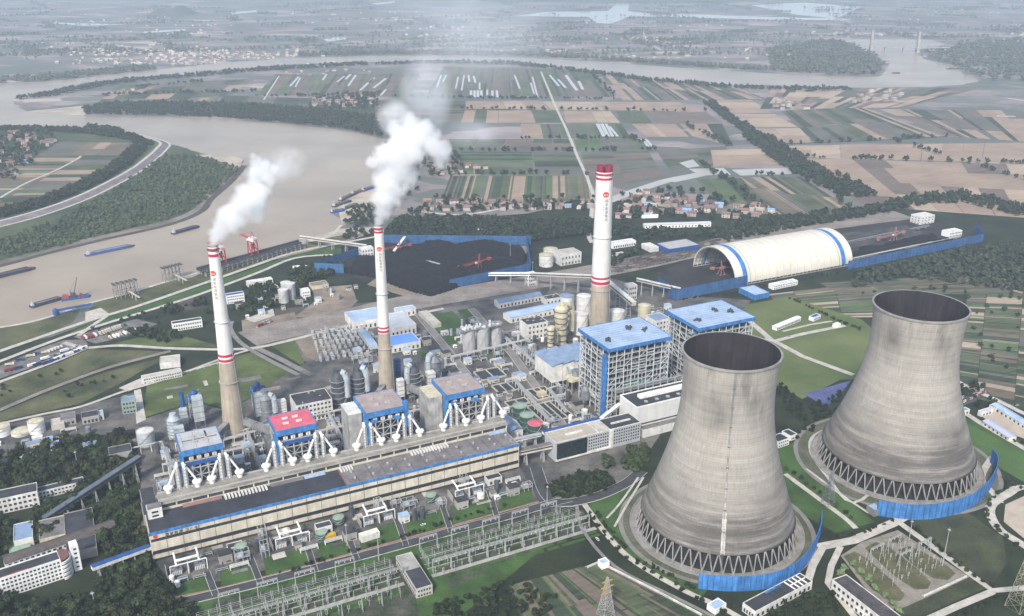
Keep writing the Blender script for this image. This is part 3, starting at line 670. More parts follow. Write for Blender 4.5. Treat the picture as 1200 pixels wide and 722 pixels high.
# lettering below the blue roof edge
def flat_text(parent, body, size, loc, mat, name='lettering', rot=(math.pi/2, 0, 0)):
    cu = bpy.data.curves.new('lettering', 'FONT'); cu.body = body; cu.size = size; cu.extrude = 0.08
    ob = bpy.data.objects.new('lettering', cu); COL.objects.link(ob)
    dg = bpy.context.evaluated_depsgraph_get(); me = bpy.data.meshes.new_from_object(ob.evaluated_get(dg)); bpy.data.objects.remove(ob)
    me.materials.clear(); me.materials.append(mat)
    o = bpy.data.objects.new(name, me); COL.objects.link(o); o.parent = parent; o.location = loc; o.rotation_euler = rot; return o
BLK = M('sign_black', (0.03, 0.03, 0.03), .7)
for i, ch in enumerate('国家能源汉川电厂'):
    flat_text(hall, ch, 3.0, (11.5+i*3.35+(1.6 if i > 3 else 0), -0.12, 21.0), BLK)
mb = MB(); mb.cyl(0, 0, 0, 0.15, 1.7, n=20); e = mb.out('emblem', M('emblem_red', (0.55, 0.045, 0.02), .6), hall); e.location = (4.2, -0.05, 22.6); e.rotation_euler = (math.pi/2, 0, 0)
# low equipment annexes along the foot, each with its own flat roof
bay = site('bunker_bay', 'long beige coal bunker bay behind the turbine hall with a pale flat roof', 'building', 12, DH+0.4)
LB = 311
MB().box(0, 0.1, .3, LB, 17, 27.5).out('lower_wall', BEIGE, bay)
MB().box(0, .9, 27.5, LB, 17, 31).out('window_band', ROOFD, bay)
mb = MB()
for u in np.arange(0, LB, 12.4): mb.box(u, 0.1, 27.5, u+1.1, 1, 31)
mb.out('column', BEIGE, bay)
MB().box(-.4, -.4, 31, LB+.4, 17.4, 32.2).out('eaves', CONC, bay)
MB().box(0.2, 0.2, 32.2, LB-.2, 17, 33.6).out('roof', M('bay_roof', (0.33, 0.305, 0.26), .9, .25, .06, dark=(.19, .175, .15), fine=.15), bay)
mb = MB()
for v in (2, 13.5): mb.box(0, v, 33.6, LB, v+1.0, 34.6)
mb.out('pipe_run', GALV, bay)
# roof strips at the joint of hall and bay
def roof_strip(u0, u1, mat, name, n=0):
    v0, v1, z = 26.2, 29.9, ZH+0.25
    mb = MB()
    if n:
        w = (u1-u0)/n
        for i in range(n): mb.box(u0+i*w, v0-3, z, u0+i*w+w*0.55, v1, z+1.6)
    else: mb.box(u0, v0, z, u1, v1, z+1.3)
    mb.out(name, mat, hall)
roof_strip(62, 98, OFFWHITE, 'ridge_vent', 13); roof_strip(225, 262, OFFWHITE, 'ridge_vent', 13)
roof_strip(29, 60, M('faded_red', (.28, .17, .155), .85, .2, .2), 'faded_red_duct'); roof_strip(100, 128, M('grey_duct', (.2, .18, .18), .8), 'grey_duct')
roof_strip(129, 147, BLUEL, 'blue_skylight'); roof_strip(303, 325-6, BLUEL, 'blue_skylight'); roof_strip(160, 172, OFFWHITE, 'ridge_vent', 5)
# stair and lift block on the hall's left end
lift = site('stair_block', 'small pale stair block with two dark openings on the roof of the hall end', 'building', 2, 20.5)
MB().box(0, 0, ZH, 11, 9, ZH+9).out('wall', OFFWHITE, lift); MB().box(.3, .3, ZH+9, 10.7, 8.7, ZH+9.3).out('roof', ROOFG, lift)
MB().box(3, -.06, ZH+1.5, 8, .02, ZH+3.2).out('opening', GLASS, lift); MB().box(3, -.06, ZH+5, 8, .02, ZH+6.7).out('opening', GLASS, lift)
side = site('annex_building', 'grey flat-roofed annex stepping back from the hall end beside the grove', 'building', -1, 32)
MB().box(0, 0, .3, 12.2, 22, 24).box(1, 22, .3, 12.2, 50, 20).out('wall', CONC, side); MB().box(.4, .4, 24, 11.8, 21.6, 24.3).box(1.4, 22.3, 20, 11.8, 49.6, 20.3).out('roof', ROOFD, side)
MB().box(3, 6, 24.3, 7, 10, 27).out('roof_plant', WHITE, side)

# ------------------------------------------------------------------ boilers 1-4
def boiler(i, u0, u1, v0, v1, z, roof, lab, sidebox=None):
    w = u1-u0; d = v1-v0
    t = site('boiler_house', lab, 'boiler house', u0, v0, 'boiler houses with blue trim')
    MB().box(-1, -1, z-0.5, w+1, d+1, z).out('roof', roof, t)
    mb = MB()
    mb.box(-1.6, -1.6, z-5.2, w+1.6, -1, z+.35); mb.box(-1.6, -1, z-4.2, -1, d+1, z+.35); mb.box(w+1, -1, z-4.2, w+1.6, d+1, z+.35); mb.box(-1.6, d+1, z-4.2, w+1.6, d+1.6, z+.35)
    mb.out('blue_fascia', BLUE, t)
    R = random.Random(i)
    for k in range(4):
        x = w*(.25+.3*(k % 2))+R.uniform(-1, 1); y = d*(.3+.32*(k//2)); MB().box(x, y, z, x+5, y+1.6, z+1.5).out('roof_monitor', GALV if i != 1 else OFFWHITE, t)
    if i == 0:
        mb = MB()
        for k in range(3): mb.box(2+k*10, d*.48, z, 3+k*10+7, d*.48+.25, z+.7); mb.box(2+k*10, 2, z, 2.2+k*10, d-2, z+.12)
        mb.box(w*.68, d*.55, z, w*.70, d*.85, z+1.5); mb.out('roof_pipe', STEELD, t)
    # steel frame
    fr = MB()
    xs = np.linspace(0, w, 6); ys = np.linspace(0, d, 4); zs = np.arange(6, z-5, 7.0)
    for x in xs:
        for y in ys:
            if x in (xs[0], xs[-1]) or y in (ys[0], ys[-1]): fr.beam((x, y, 0), (x, y, z-.6), 1.0)
    for zz in zs:
        fr.beam((0, 0, zz), (w, 0, zz), .7); fr.beam((0, 0, zz), (0, d, zz), .7); fr.beam((w, 0, zz), (w, d, zz), .7)
    for k, zz in enumerate(zs[:-1]):
        for a in range(5):
            if (a+k) % 2: fr.beam((xs[a], 0, zz), (xs[a+1], 0, zz+7), .35)
            else: fr.beam((xs[a+1], 0, zz), (xs[a], 0, zz+7), .35)
    fr.out('steel_frame', GALV, t)
    fl = MB()
    for zz in zs: fl.box(.8, .8, zz-.25, w-.8, d-.8, zz)
    fl.out('floor_grating', STEELD, t)
    MB().box(w*.2, d*.25, 8, w*.8, d*.8, z-6).out('furnace_wall', M('furnace_lagging', (.26, .26, .255), .7, .4, .12, dark=(.10, .10, .105), streak=.3), t)
    # blue boxes on the upper levels
    mb = MB(); mb.box(w*.08, -.9, z-15, w*.9, 2, z-11.5) if i in (0, 1) else (mb.box(w*.1, -.9, z-11, w*.25, 2, z-8), mb.box(w*.68, -.9, z-12, w*.86, 2, z-8.5))
    mb.out('blue_gallery', BLUED if i in (0, 1) else BLUE, t)
    for k in range(4):
        x = w*(.2+.2*k); MB().box(x-1.8, -.4, z-10, x+1.8, .6, z-7).out('weather_panel', OFFWHITE if i != 0 else BEIGE, t)
    MB().box(-2.8, -1.4, z-30, .2, 5.5, z-5).out('lift_shaft', BLUE, t)
    if i == 2: MB().box(w-1.0, -1.0, z-22, w+3.2, 4, z+3).out('blue_stair_tower', BLUE, t)
    if sidebox:
        a, b, c, e = sidebox
        MB().box(a, b, .3, c, e, z-5).out('side_block', M('side_block', (.47, .47, .45), .8, .3, .1, dark=(.25, .25, .245), streak=.2), t)
        MB().box(a-.2, b-.2, z-5, c+.2, e+.2, z-4.5).out('side_block_roof', CREAM if i == 3 else OFFWHITE, t)
    return t
boiler(0, 36, 67, 48, 79, 66, M('pale_panel_roof', (.42, .42, .42), .8, .15, .08, fine=.08), 'boiler house with a pale grey panelled roof, nearest the left chimney')
boiler(1, 113.5, 146.5, 48, 77, 66, PINK, 'boiler house with a pink red roof beside the grey works office')
boiler(2, 193, 228, 46, 82, 66, ROOFB, 'boiler house with a brown grey roof standing before the middle chimney', (-14, 12, -1.8, 36))
boiler(3, 271, 306, 48, 84, 66, ROOFB, 'boiler house with a brown grey roof, last of the four along the hall', (-15, 10, -1.8, 36))

# coal mill separators: white bent ducts and round hoppers on the bay roof
def separator(u, label=None):
    t = site('mill_duct', 'white bent mill ducts and round hoppers on the bay roof', 'duct', u, 43.5, 'white mill ducts along the boiler fronts', z=33.6)
    for s in (-1, 1):
        mb = MB(); mb.path([(s*3.0, 1.5, 0), (s*3.0, 1.5, 20.5), (s*2.2, 4.5, 22.5)], 1.25, 10); mb.tube((s*3.0, 1.5, 20), (s*3.0, 1.5, 21.2), 1.7, 10); mb.out('riser', STEELW, t)
        mb = MB(); mb.path([(s*4.4, 1.5, 18.5), (s*5.6, 1.0, 17), (s*11.0, -.8, 6.5)], 0.95, 8); mb.out('inclined_duct', STEELW, t)
        mb = MB(); mb.lathe(s*11.4, -1.0, [(1.0, 7.2), (3.6, 6.0), (3.9, 5.4), (3.9, 4.2), (2.4, 3.8), (2.2, 0)], 20); mb.out('hopper', STEELW, t)
        mb = MB(); mb.beam((s*3-1.6, -.2, 0), (s*3-1.6, -.2, 20), .4); mb.beam((s*3+1.6, -.2, 0), (s*3+1.6, -.2, 20), .4)
        for z in range(2, 20, 3): mb.beam((s*3-1.6, -.2, z), (s*3+1.6, -.2, z), .3)
        mb.out('duct_frame', GALV, t)
    return t
us = [(32.5, 'leftmost of all, below the pale roofed boiler house'), (67, 'at the right foot of the pale roofed boiler house'), (112, 'at the left foot of the pink roofed boiler house'), (148, 'at the right foot of the pink roofed boiler house'),
      (192, 'at the left foot of the boiler house before the middle chimney'), (229, 'at the right foot of the boiler house before the middle chimney'), (275, 'at the left foot of the last boiler house'), (313, 'rightmost, at the bay end')]
sp0 = separator(us[0][0])
for k, (u, d) in enumerate(us):
    o = sp0 if k == 0 else dup(sp0, S(u, 43.5, 33.6))
    o['label'] = 'white mill ducts with hoppers ' + d.replace('the boiler house before the middle chimney', 'the third boiler house')

# ------------------------------------------------------------------ flue gas plant behind the boilers
def absorber(name, u, v, r, z, label, mat=STEELD, cone=True, duct=None, rings=6, col=None, group='flue gas absorbers'):
    t = site(name, label, 'absorber', u, v, group)
    pr = [(r, .2), (r, z*.72), (r*1.02, z*.72+.3)]
    MB().lathe(0, 0, pr + ([(r*.55, z*.9), (r*.5, z)] if cone else [(r, z), (r*.2, z+1.2)]) + [(0.05, z+.2 if cone else z+1.4)], 28).out('vessel', mat, t, smooth=False)
    mb = MB()
    for k in range(rings):
        zz = 2+(z*.68)*k/max(1, rings-1); mb.lathe(0, 0, [(r, zz-.3), (r+.7, zz-.3), (r+.7, zz), (r, zz)], 28)
    mb.out('stiffener', GALV if mat is STEELD else STEEL, t)
    if duct:
        mb = MB(); mb.path([(x, y, q) for x, y, q in duct], r*.42, 12); mb.out('outlet_duct', DUCT, t, smooth=False)
    mb = MB()
    for k in range(10):
        a = k*.5; b = (k+1)*.5; zz = z*.7*k/10; z2 = z*.7*(k+1)/10
        mb.beam(((r+1)*math.cos(a-2.6), (r+1)*math.sin(a-2.6), zz), ((r+1)*math.cos(b-2.6), (r+1)*math.sin(b-2.6), z2), .5)
    mb.out('stair', GALV, t)
    return t
def duct_leg(L): return [(3.5, -1, L*.95), (7, -3, L*.9), (8.2, -4, L*.75), (8.2, -4.4, L*.3)]
def at(px, py): return UV(px, py)
for px, py, r, z, lab, dk, mt in (
    (206, 512, 6.5, 26, 'grey domed absorber vessel behind the pale roofed boiler house', None, DUCT),
    (313, 492, 7.5, 34, 'dark grey absorber left of the works office with a pale duct', duct_leg(30), STEEL),
    (398, 478, 7.5, 45, 'tall dark absorber with a cone top, left of the middle chimney', duct_leg(44), STEELD),
    (421, 470, 8.0, 40, 'stout dark absorber with a pale curved duct beside the middle chimney', duct_leg(42), STEELD),
    (485, 463, 7.5, 38, 'dark grey absorber with a pale duct, right of the middle chimney', [(-3, -1, 37), (-7, -3, 35), (-8, -4, 30), (-8, -4, 6)], STEELD),
    (509, 448, 7.5, 36, 'grey absorber with a tall white duct behind the last boiler house', [(-3, -1, 35), (-7, -3, 34), (-8, -4, 28), (-8, -4, 6)], STEEL)):
    u, v = at(px, py); absorber('absorber', u, v, r, z, lab, mt, True, dk)
def stack(px, py, w, d, h, label, mat, legs=8, group=None):   # boxed duct on legs
    x, y, _ = G(px, py); t = thing('duct_casing', label, 'duct', (x, y, 0), SA, group)
    MB().box(-w/2, -d/2, legs, w/2, d/2, h).out('casing', mat, t)
    mb = MB()
    for a in (-1, 1):
        for b in (-1, 1): mb.beam((a*w/2*.9, b*d/2*.9, 0), (a*w/2*.9, b*d/2*.9, legs), .7)
    for k in range(4):
        z = legs+(h-legs)*(k+.5)/4; mb.box(-w/2-.25, -d/2-.25, z, w/2+.25, d/2+.25, z+.4)
    mb.out('frame', STEEL, t); return t
def blue_hood(px, py, zt, label):
    x, y, _ = G(px, py); t = thing('blue_hood', label, 'duct', (x, y, 0), SA)
    MB().cyl(0, 0, 0, zt-7, 2.0, n=12).out('riser', STEEL, t)
    mb = MB()
    for a, b, r, z in ((-5, -1, 3.4, -4.5), (0, 1.5, 3.8, 0), (5, -1, 3.4, -4)): mb.lathe(a, b, [(.05, zt+z), (r*.7, zt+z-1), (r, zt+z-3.2), (r*.92, zt+z-6.5), (.05, zt+z-7)], 16)
    mb.out('hood', BLUED, t)
    mb = MB()
    for a in (-1, 1):
        for b in (-1, 1): mb.beam((a*6, b*4, 0), (a*6, b*4, zt-6), .6)
    for z in range(6, int(zt-6), 6): 
        for b in (-1, 1): mb.beam((-6, b*4, z), (6, b*4, z), .4); mb.beam((-6, b*4, z), (6, b*4, z+6), .3)
    mb.out('frame', GALV, t)
stack(235, 500, 10, 8, 34, 'tall pale boxed duct left of the first chimney', DUCT)
blue_hood(231, 490, 32, 'cluster of bright blue hoods beside the first chimney')
blue_hood(304, 478, 30, 'bright blue hoods right of the first chimney')
x, y, _ = G(216, 487); t = thing('blue_stack', 'short bright blue pipe stack beside the blue hoods', 'stack', (x, y, 0), SA)
MB().lathe(0, 0, [(2.2, 8), (2.2, 25), (2.7, 25), (2.7, 26.5), (1.8, 26.5), (1.8, 24)], 16).out('pipe', BLUED, t); MB().cyl(0, 0, 0, 9, 3.4, n=16).out('base', DUCT, t)
stack(217, 500, 7, 7, 20, 'squat pale boxed duct below the blue pipe stack', DUCT, 5)
stack(212, 519, 9, 7, 18, 'pale rounded duct casing behind the pale roofed boiler house', DUCT, 4)
stack(305, 494, 9, 8, 32, 'tall pale boxed duct right of the first chimney', DUCT)
stack(331, 487, 9, 7, 18, 'pale duct casing behind the pink roofed boiler house', OFFWHITE, 5)
stack(428, 463, 6, 6, 36, 'dark blue boxed duct left of the middle chimney', BLUED, 3)
stack(467, 456, 6, 6, 36, 'dark blue boxed duct right of the middle chimney', BLUED, 3)
stack(505, 455, 9, 8, 20, 'pale square casing behind the last boiler house', OFFWHITE, 3)
stack(470, 470, 7, 6, 26, 'white boxed duct at the foot of the middle chimney', OFFWHITE, 6)

# precipitators behind boilers: rows of hoppers and dark frames
def precip(u0, v0, w, d, h, label):
    t = site('precipitator', label, 'precipitator', u0, v0, 'precipitators behind the boilers')
    MB().box(0, 0, 10, w, d, h).out('casing', M('precip_steel', (.19, .19, .19), .7, .4, .1, dark=(.09, .09, .095), streak=.25), t)
    mb = MB()
    for i in range(4):
        for j in range(3): x = w*(i+.5)/4; y = d*(j+.5)/3; mb.lathe(x, y, [(w/8.5, 10), (.6, 5)], 4, a0=math.pi/4)
    mb.out('hopper', STEEL, t)
    mb = MB()
    for x in np.linspace(0, w, 5):
        for y in (0, d): mb.beam((x, y, 0), (x, y, 10), .7)
        mb.box(x-.25, -.3, 10, x+.25, -.003, h)
    mb.out('leg', STEEL, t)
    mb = MB(); R = random.Random(int(u0))
    for k in range(10): x = R.uniform(1, w-3); y = R.uniform(1, d-3); mb.box(x, y, h, x+R.uniform(1, 3), y+R.uniform(1, 2), h+R.uniform(.6, 2.2))
    for y in (0.2, d-.4): mb.box(0, y, h+.9, w, y+.12, h+1.1)
    mb.out('rooftop_transformer', GALV, t)
precip(40, 92, 30, 40, 20, 'dark precipitator casing behind the pale roofed boiler house'); precip(116, 92, 30, 40, 20, 'dark precipitator casing behind the pink roofed boiler house')
precip(196, 96, 32, 40, 20, 'dark precipitator casing behind the boiler house before the middle chimney'); precip(276, 98, 32, 36, 20, 'dark precipitator casing behind the last boiler house')

# ------------------------------------------------------------------ generic building
def windows(parent, x0, x1, zs, n, y, w=1.4, h=1.5, mat=GLASS, axis='x', sgn=-1, frame=None):
    first = None
    for z in zs:
        for i in range(n):
            c = x0+(x1-x0)*(i+.5)/n
            if first is None:
                mb = MB(); mb.box(-w/2, -.06, 0, w/2, .06, h) if axis == 'x' else mb.box(-.06, -w/2, 0, .06, w/2, h)
                first = mb.out('window', mat, parent)
                first.location = (c, y, z) if axis == 'x' else (y, c, z)
            else: copy_part(first, (c, y, z) if axis == 'x' else (y, c, z))
def building(name, label, px, py, w, d, h, wall=OFFWHITE, roof=ROOFD, rot=0.0, storeys=0, nw=0, gable=False, group=None, parapet=None, at_roof=False, clutter=0, cat='building', nd=0, ang=None):
    """front-left ground corner at a pixel; w along, d away"""
    x, y, _ = G(px, py, h if at_roof else 0)
    t = thing(name, label, cat, (x, y, 0), (SA+math.radians(rot)) if ang is None else math.radians(ang), group)
    MB().box(0, 0, .1, w, d, h).out('wall', wall, t)
    if gable: 
        g = MB(); rise = min(d*.16, 3.0); g.gable(0, 0, w, d, h+.02, h+rise, o=.5); g.out('roof', roof, t)
        e = MB()
        for xx in (0.02, w-.02): e.add([(xx, 0, h), (xx, d, h), (xx, d/2, h+rise)], [(0, 1, 2)] if xx > 1 else [(2, 1, 0)])
        e.out('gable_end', wall, t)
    else:
        MB().box(.35, .35, h, w-.35, d-.35, h+.12).out('roof', roof, t)
        mb = MB(); p = parapet or wall
        for a in ((0, 0, w, .34), (0, d-.34, w, d), (0, .34, .34, d-.34), (w-.34, .34, w, d-.34)): mb.box(a[0], a[1], h, a[2], a[3], h+.75)
        mb.out('parapet', p, t)
    if storeys:
        st = h/storeys
        windows(t, 1, w-1, [st*k+1.1 for k in range(storeys)], nw, 0, w=min(2.2, (w-2)/nw*.6), h=st*.45)
        if nd: windows(t, 1, d-1, [st*k+1.1 for k in range(storeys)], nd, 0, w=min(2.0, (d-2)/nd*.55), h=st*.45, axis='y')
    if clutter:
        R = random.Random(int(px*7+py)); mb = MB()
        for k in range(clutter):
            x = R.uniform(1, w-3); y = R.uniform(1, d-2.5); mb.box(x, y, h+.12, x+R.uniform(.8, 2.4), y+R.uniform(.8, 1.8), h+R.uniform(.6, 1.8))
        mb.out('roof_unit', GALV, t)
    return t
building('works_office', 'grey white works office with small windows, dark roofed, behind the pink roofed boiler house', 349, 497, 37, 28, 20, OFFWHITE, ROOFD, 0, 4, 9, clutter=4)

# ------------------------------------------------------------------ units 5 and 6 : open steel boiler structures with pale blue roofs
def big_boiler(u0, v0, w, d, z, label, seed):
    t = site('steel_boiler_tower', label, 'boiler house', u0, v0, 'open steel boiler towers')
    R = random.Random(seed)
    MB().box(-1.5, -1.5, z-.6, w+1.5, d+1.5, z).out('roof', BLUEL, t)
    mb = MB()
    for y in np.arange(3, d, 5): mb.box(-1.4, y-.1, z, w+1.4, y+.1, z+.18)
    mb.out('roof_seam', BLUESTEEL, t)
    mb = MB(); mb.box(-2.2, -2.2, z-3.4, w+2.2, -1.5, z+.3); mb.box(-2.2, -1.5, z-3.4, -1.5, d+2.2, z+.3); mb.box(w+1.5, -1.5, z-3.4, w+2.2, d+2.2, z+.3); mb.box(-1.5, d+1.5, z-3.4, w+1.5, d+2.2, z+.3)
    mb.out('blue_fascia', BLUE, t)
    mb = MB()
    for cx, cy in ((w*.12, d*.28), (w*.62, d*.58), (w*.80, d*.40)):
        for k in range(5): x = cx+R.uniform(-3, 3); y = cy+R.uniform(-3, 3); mb.box(x, y, z, x+R.uniform(1, 3), y+R.uniform(1, 3), z+R.uniform(1, 3.4)); mb.cyl(x, y, z, z+R.uniform(2, 4.5), .5, n=8)
    mb.out('safety_valve_silencer', STEELD, t)
    xs = np.linspace(0, w, 9); ys = np.linspace(0, d, 6); zs = np.arange(8, z-4, 6.2)
    fr = MB()
    for x in xs: fr.beam((x, 0, 0), (x, 0, z-.6), .72); fr.beam((x, d, 0), (x, d, z-.6), .72)
    for y in ys[1:-1]: fr.beam((0, y, 0), (0, y, z-.6), .72); fr.beam((w, y, 0), (w, y, z-.6), .72)
    for q in zs:
        fr.beam((0, 0, q), (w, 0, q), .46); fr.beam((0, 0, q), (0, d, q), .46); fr.beam((w, 0, q), (w, d, q), .95); fr.beam((0, d, q), (w, d, q), .95)
        fr.beam((0, -.2, q+1.3), (w, -.2, q+1.3), .18); fr.beam((-.2, 0, q+1.3), (-.2, d, q+1.3), .18)
    for q in zs[:-1]:
        for a in range(8):
            if R.random() < .35: fr.beam((xs[a], 0, q), (xs[a+1], 0, q+6.2), .36)
            elif R.random() < .4: m_ = (xs[a]+xs[a+1])/2; fr.beam((m_, -.1, q), (m_, -.1, q+6.2), .42)
            elif R.random() < .3: fr.beam((xs[a], -.1, q+3.1), (xs[a+1], -.1, q+3.1), .6)
        for a in range(5):
            if R.random() < .45: fr.beam((0, ys[a], q), (0, ys[a+1], q+6.2), .5)
            elif R.random() < .4: m_ = (ys[a]+ys[a+1])/2; fr.beam((-.1, m_, q), (-.1, m_, q+6.2), .6)
    fr.out('steel_frame', M('blue_grey_steel', (.56, .59, .61), .55, .15, .3, streak=.15), t)
    fl = MB()
    for q in zs: fl.box(1, 1, q-.3, w-1, d-1, q-.05)
    fl.out('floor_grating', STEELD, t)
    MB().box(w*.15, d*.12, 6, w*.85, d*.9, z-4).out('boiler_casing', M('lagging', (.16, .165, .165), .6, .4, .1, dark=(.05, .055, .06), streak=.35), t)
    eq = MB()
    for q in zs:
        for k in range(9):
            x = R.uniform(2, w-4); eq.box(x, 1.2, q, x+R.uniform(1, 5), R.uniform(2.5, 5), q+R.uniform(1.5, 4.5)) if R.random() < .7 else eq.tube((x, 2, q), (x, 2, q+6), .7, 8)
        for k in range(6):
            y = R.uniform(2, d-4); eq.box(1.2, y, q, R.uniform(2.5, 5), y+R.uniform(1, 4), q+R.uniform(1.5, 4.5))
    tag(eq.out('equipment', M('boiler_equipment', (.24, .25, .25), .6, .5, .2, dark=(.03, .035, .04)), t), None, None, None, 'stuff')
    gl = MB()
    for k in range(3): gl.box(w*(.3+.14*k), .3, z*.42, w*(.3+.14*k)+w*.1, .55, z*.42+3.5)
    gl.out('green_screen', M('green_screen', (.08, .27, .25), .6), t)
    sh = MB(); sh.box(-4.2, 1, 3, -.9, 6.5, z-8); sh.out('lift_shaft', BLUE, t)
    st = MB()
    for k in range(int(z/4)-2): st.beam((-2.5, 8, k*4+2), (-2.5, 14, k*4+6) if k % 2 else (-2.5, 8, k*4+6), .5); st.box(-4, 7.5, k*4+2, -1, 14.5, k*4+2.2)
    st.out('stair', GALV, t)
    return t
big_boiler(444, 47, 72, 57, 80, 'open steel boiler tower with a pale blue roof and blue lift shaft, left of two', 5)
big_boiler(557, 52, 71, 55, 80, 'open steel boiler tower with a pale blue roof, half behind the nearer cooling tower', 6)
# bay between towers and their turbine hall
def fan_deck():
    t = site('deaerator_bay', 'grey open frame bay full of pipework before the open steel boiler tower', 'building', 448, 38.5)
    MB().box(0, 0, 26, 180, 7, 27).box(0, 0, 33, 180, 7, 33.6).out('deck', STEEL, t)
    mb = MB()
    for x in np.arange(0, 181, 9):
        for y in (0, 7): mb.beam((x, y, 0), (x, y, 37), .8)
    for z in (29.5, 37): mb.beam((0, 0, z), (180, 0, z), .6)
    mb.out('frame', GALV, t)
    R = random.Random(3)
    for k in range(60): x = k*2.9+R.uniform(0, 1); MB().box(x, R.uniform(.5, 3), 27, x+R.uniform(.8, 1.8), R.uniform(4, 6.5), 27+R.uniform(1, 5)).out('equipment', MATS['boiler_equipment'], t)
fan_deck()
th = site('white_turbine_hall', 'white turbine hall with a dark roof and long white roof light beside the cooling tower', 'building', 453, 7)
MB().box(0, 0, .2, 175, 31, 30).out('wall', M('clean_white_wall', (.62, .62, .605), .8, .08, .1, streak=.08), th)
MB().box(.8, .8, 30, 174.2, 30.2, 30.15).out('roof', ROOFD, th)
mb = MB()
for a in ((0, 0, 175, .7), (0, 30.3, 175, 31), (0, .7, .7, 30.3), (174.3, .7, 175, 30.3)): mb.box(a[0], a[1], 30, a[2], a[3], 31.2)
mb.out('parapet', WHITE, th)
MB().box(14, 15, 30.15, 172, 21, 33.4).out('roof_light', WHITE, th)
pieces('roof_vent', GALV, th, [(14+k*13, 6, 30.15, 17+k*13, 9, 31.4) for k in range(12)])
MB().box(6, -.08, 10.5, 174, .05, 12).out('window_band', GLASS, th)
for k in range(5): MB().box(9+k*14, -.1, 4, 19+k*14, .05, 5.6).out('window', GLASS, th)
an = site('white_annex', 'pale low block against the front of the white turbine hall', 'building', 452.6, -1)
MB().box(4, 0, .2, 120, 7.6, 9).out('wall', OFFWHITE, an); MB().box(4.3, .3, 9, 119.7, 7.5, 9.2).out('roof', ROOFG, an)

# control building with glass corner
cb = site('control_building', 'long control building with a dark glass front, beige roof and dark roof end', 'building', 357, -4)
Lc, Dc, Hc = 94, 22, 20
MB().box(0, 0, .2, Lc, Dc, Hc).out('wall', M('grey_blue_wall', (.40, .42, .44), .8, .15, .2), cb)
MB().box(.3, .3, Hc, 46, Dc-.3, Hc+.15).out('beige_roof', M('beige_roof', (.40, .36, .30), .9, .15, .1, fine=.08), cb)
MB().box(46.6, .3, Hc, 60, Dc-.3, Hc+.15).out('pale_roof', CONCL, cb); MB().box(60.5, .3, Hc, Lc-.3, Dc-.3, Hc+.15).out('dark_roof', ROOFD, cb)
mb = MB()
for a in ((0, 0, Lc, .29), (0, Dc-.29, Lc, Dc), (0, .3, .29, Dc-.3), (Lc-.29, .3, Lc, Dc-.3), (46.1, .3, 46.5, Dc-.3)): mb.box(a[0], a[1], Hc, a[2], a[3], Hc+1)
mb.out('parapet', OFFWHITE, cb)
MB().box(16, 9, Hc+.15, 34, 11.5, Hc+1.2).box(66, 9, Hc+.15, 88, 11, Hc+1.2).out('roof_light', OFFWHITE, cb)
MB().box(1, -1.4, 3.2, 33, -.003, Hc-1).out('glass_front', M('dark_green_glass', (.012, .022, .026), .2, .3, .2, spec=.6), cb)
MB().box(0, -1.9, 1.4, 60, -.003, 3).out('canopy', OFFWHITE, cb)
windows(cb, 35, 58, [3.8+3.2*k for k in range(5)], 9, -.003, 1.5, 1.7); windows(cb, 63, 93, [3.8+3.2*k for k in range(5)], 11, -.003, 1.6, 1.7)
MB().box(58.6, -1, .2, 62.4, -.003, Hc+.6).out('stair_fin', OFFWHITE, cb)
for k in range(3): MB().box(1, -.06+.003, 4+4.6*k, 33, .0, 4.2+4.6*k)
# footbridge from hall to control building
def bridge(name, label, a, b, z0, z1, w, wall, roof, group=None, posts=4):
    a = Vector(a); b = Vector(b); d = b-a; L = d.length; ang = math.atan2(d.y, d.x)
    t = thing(name, label, 'covered bridge' if 'bridge' in name else 'conveyor', (a.x, a.y, 0), ang, group)
    k = (b.z-a.z)/L
    def slab(za, zb, y0, y1): return [(0,y0,za),(L,y0,za+d.z),(L,y1,za+d.z),(0,y1,za),(0,y0,zb),(L,y0,zb+d.z),(L,y1,zb+d.z),(0,y1,zb)]
    F6 = [(3,2,1,0),(4,5,6,7),(0,1,5,4),(1,2,6,5),(2,3,7,6),(3,0,4,7)]
    Lh = math.hypot(d.x, d.y); L = Lh
    MB().add(slab(a.z+z0, a.z+z1, -w/2, w/2), F6).out('gallery', wall, t)
    MB().add(slab(a.z+z1, a.z+z1+.35, -w/2-.3, w/2+.3), F6).out('roof', roof, t)
    MB().add(slab(a.z+z0+(z1-z0)*.42, a.z+z0+(z1-z0)*.75, -w/2-.05, -w/2+.02), F6).out('window_strip', GLASS, t)
    for i in range(posts):
        f = (i+.5)/posts; x = L*f; zz = a.z+d.z*f+z0; mb = MB()
        if zz < 2: continue
        for y in (-w/2, w/2): mb.beam((x-.8, y*1.25, 0), (x, y*.8, zz), .6); mb.beam((x+.8, y*1.25, 0), (x, y*.8, zz), .6)
        for q in np.arange(3, zz-2, 5): mb.beam((x, -w/2*1.15, q), (x, w/2*1.15, q), .35)
        mb.out('trestle', GALV, t)
    return t
bridge('covered_bridge', 'beige covered bridge from the turbine hall to the control building', S(321.5, 6, 12), S(356.5, 4, 12), 0, 4.5, 5, BEIGE, ROOFG, posts=2)
bridge('covered_bridge', 'slim blue and white covered bridge from the hall end to the office block', S(-.5, 6, 9), G(108, 668, 12), 0, 3.2, 4, OFFWHITE, BLUED, posts=5)
bridge('pipe_bridge', 'white pipe bridge with a blue duct above the control building', S(357, 22, 17), S(420, 22, 17), 0, 2.6, 4.5, STEELW, BLUED, posts=4)
bridge('pipe_bridge', 'white pipe bridge leading on to the open steel boiler tower', S(421, 22, 17), S(455, 40, 18), 0, 2.2, 3.5, STEELW, STEELW, posts=2)
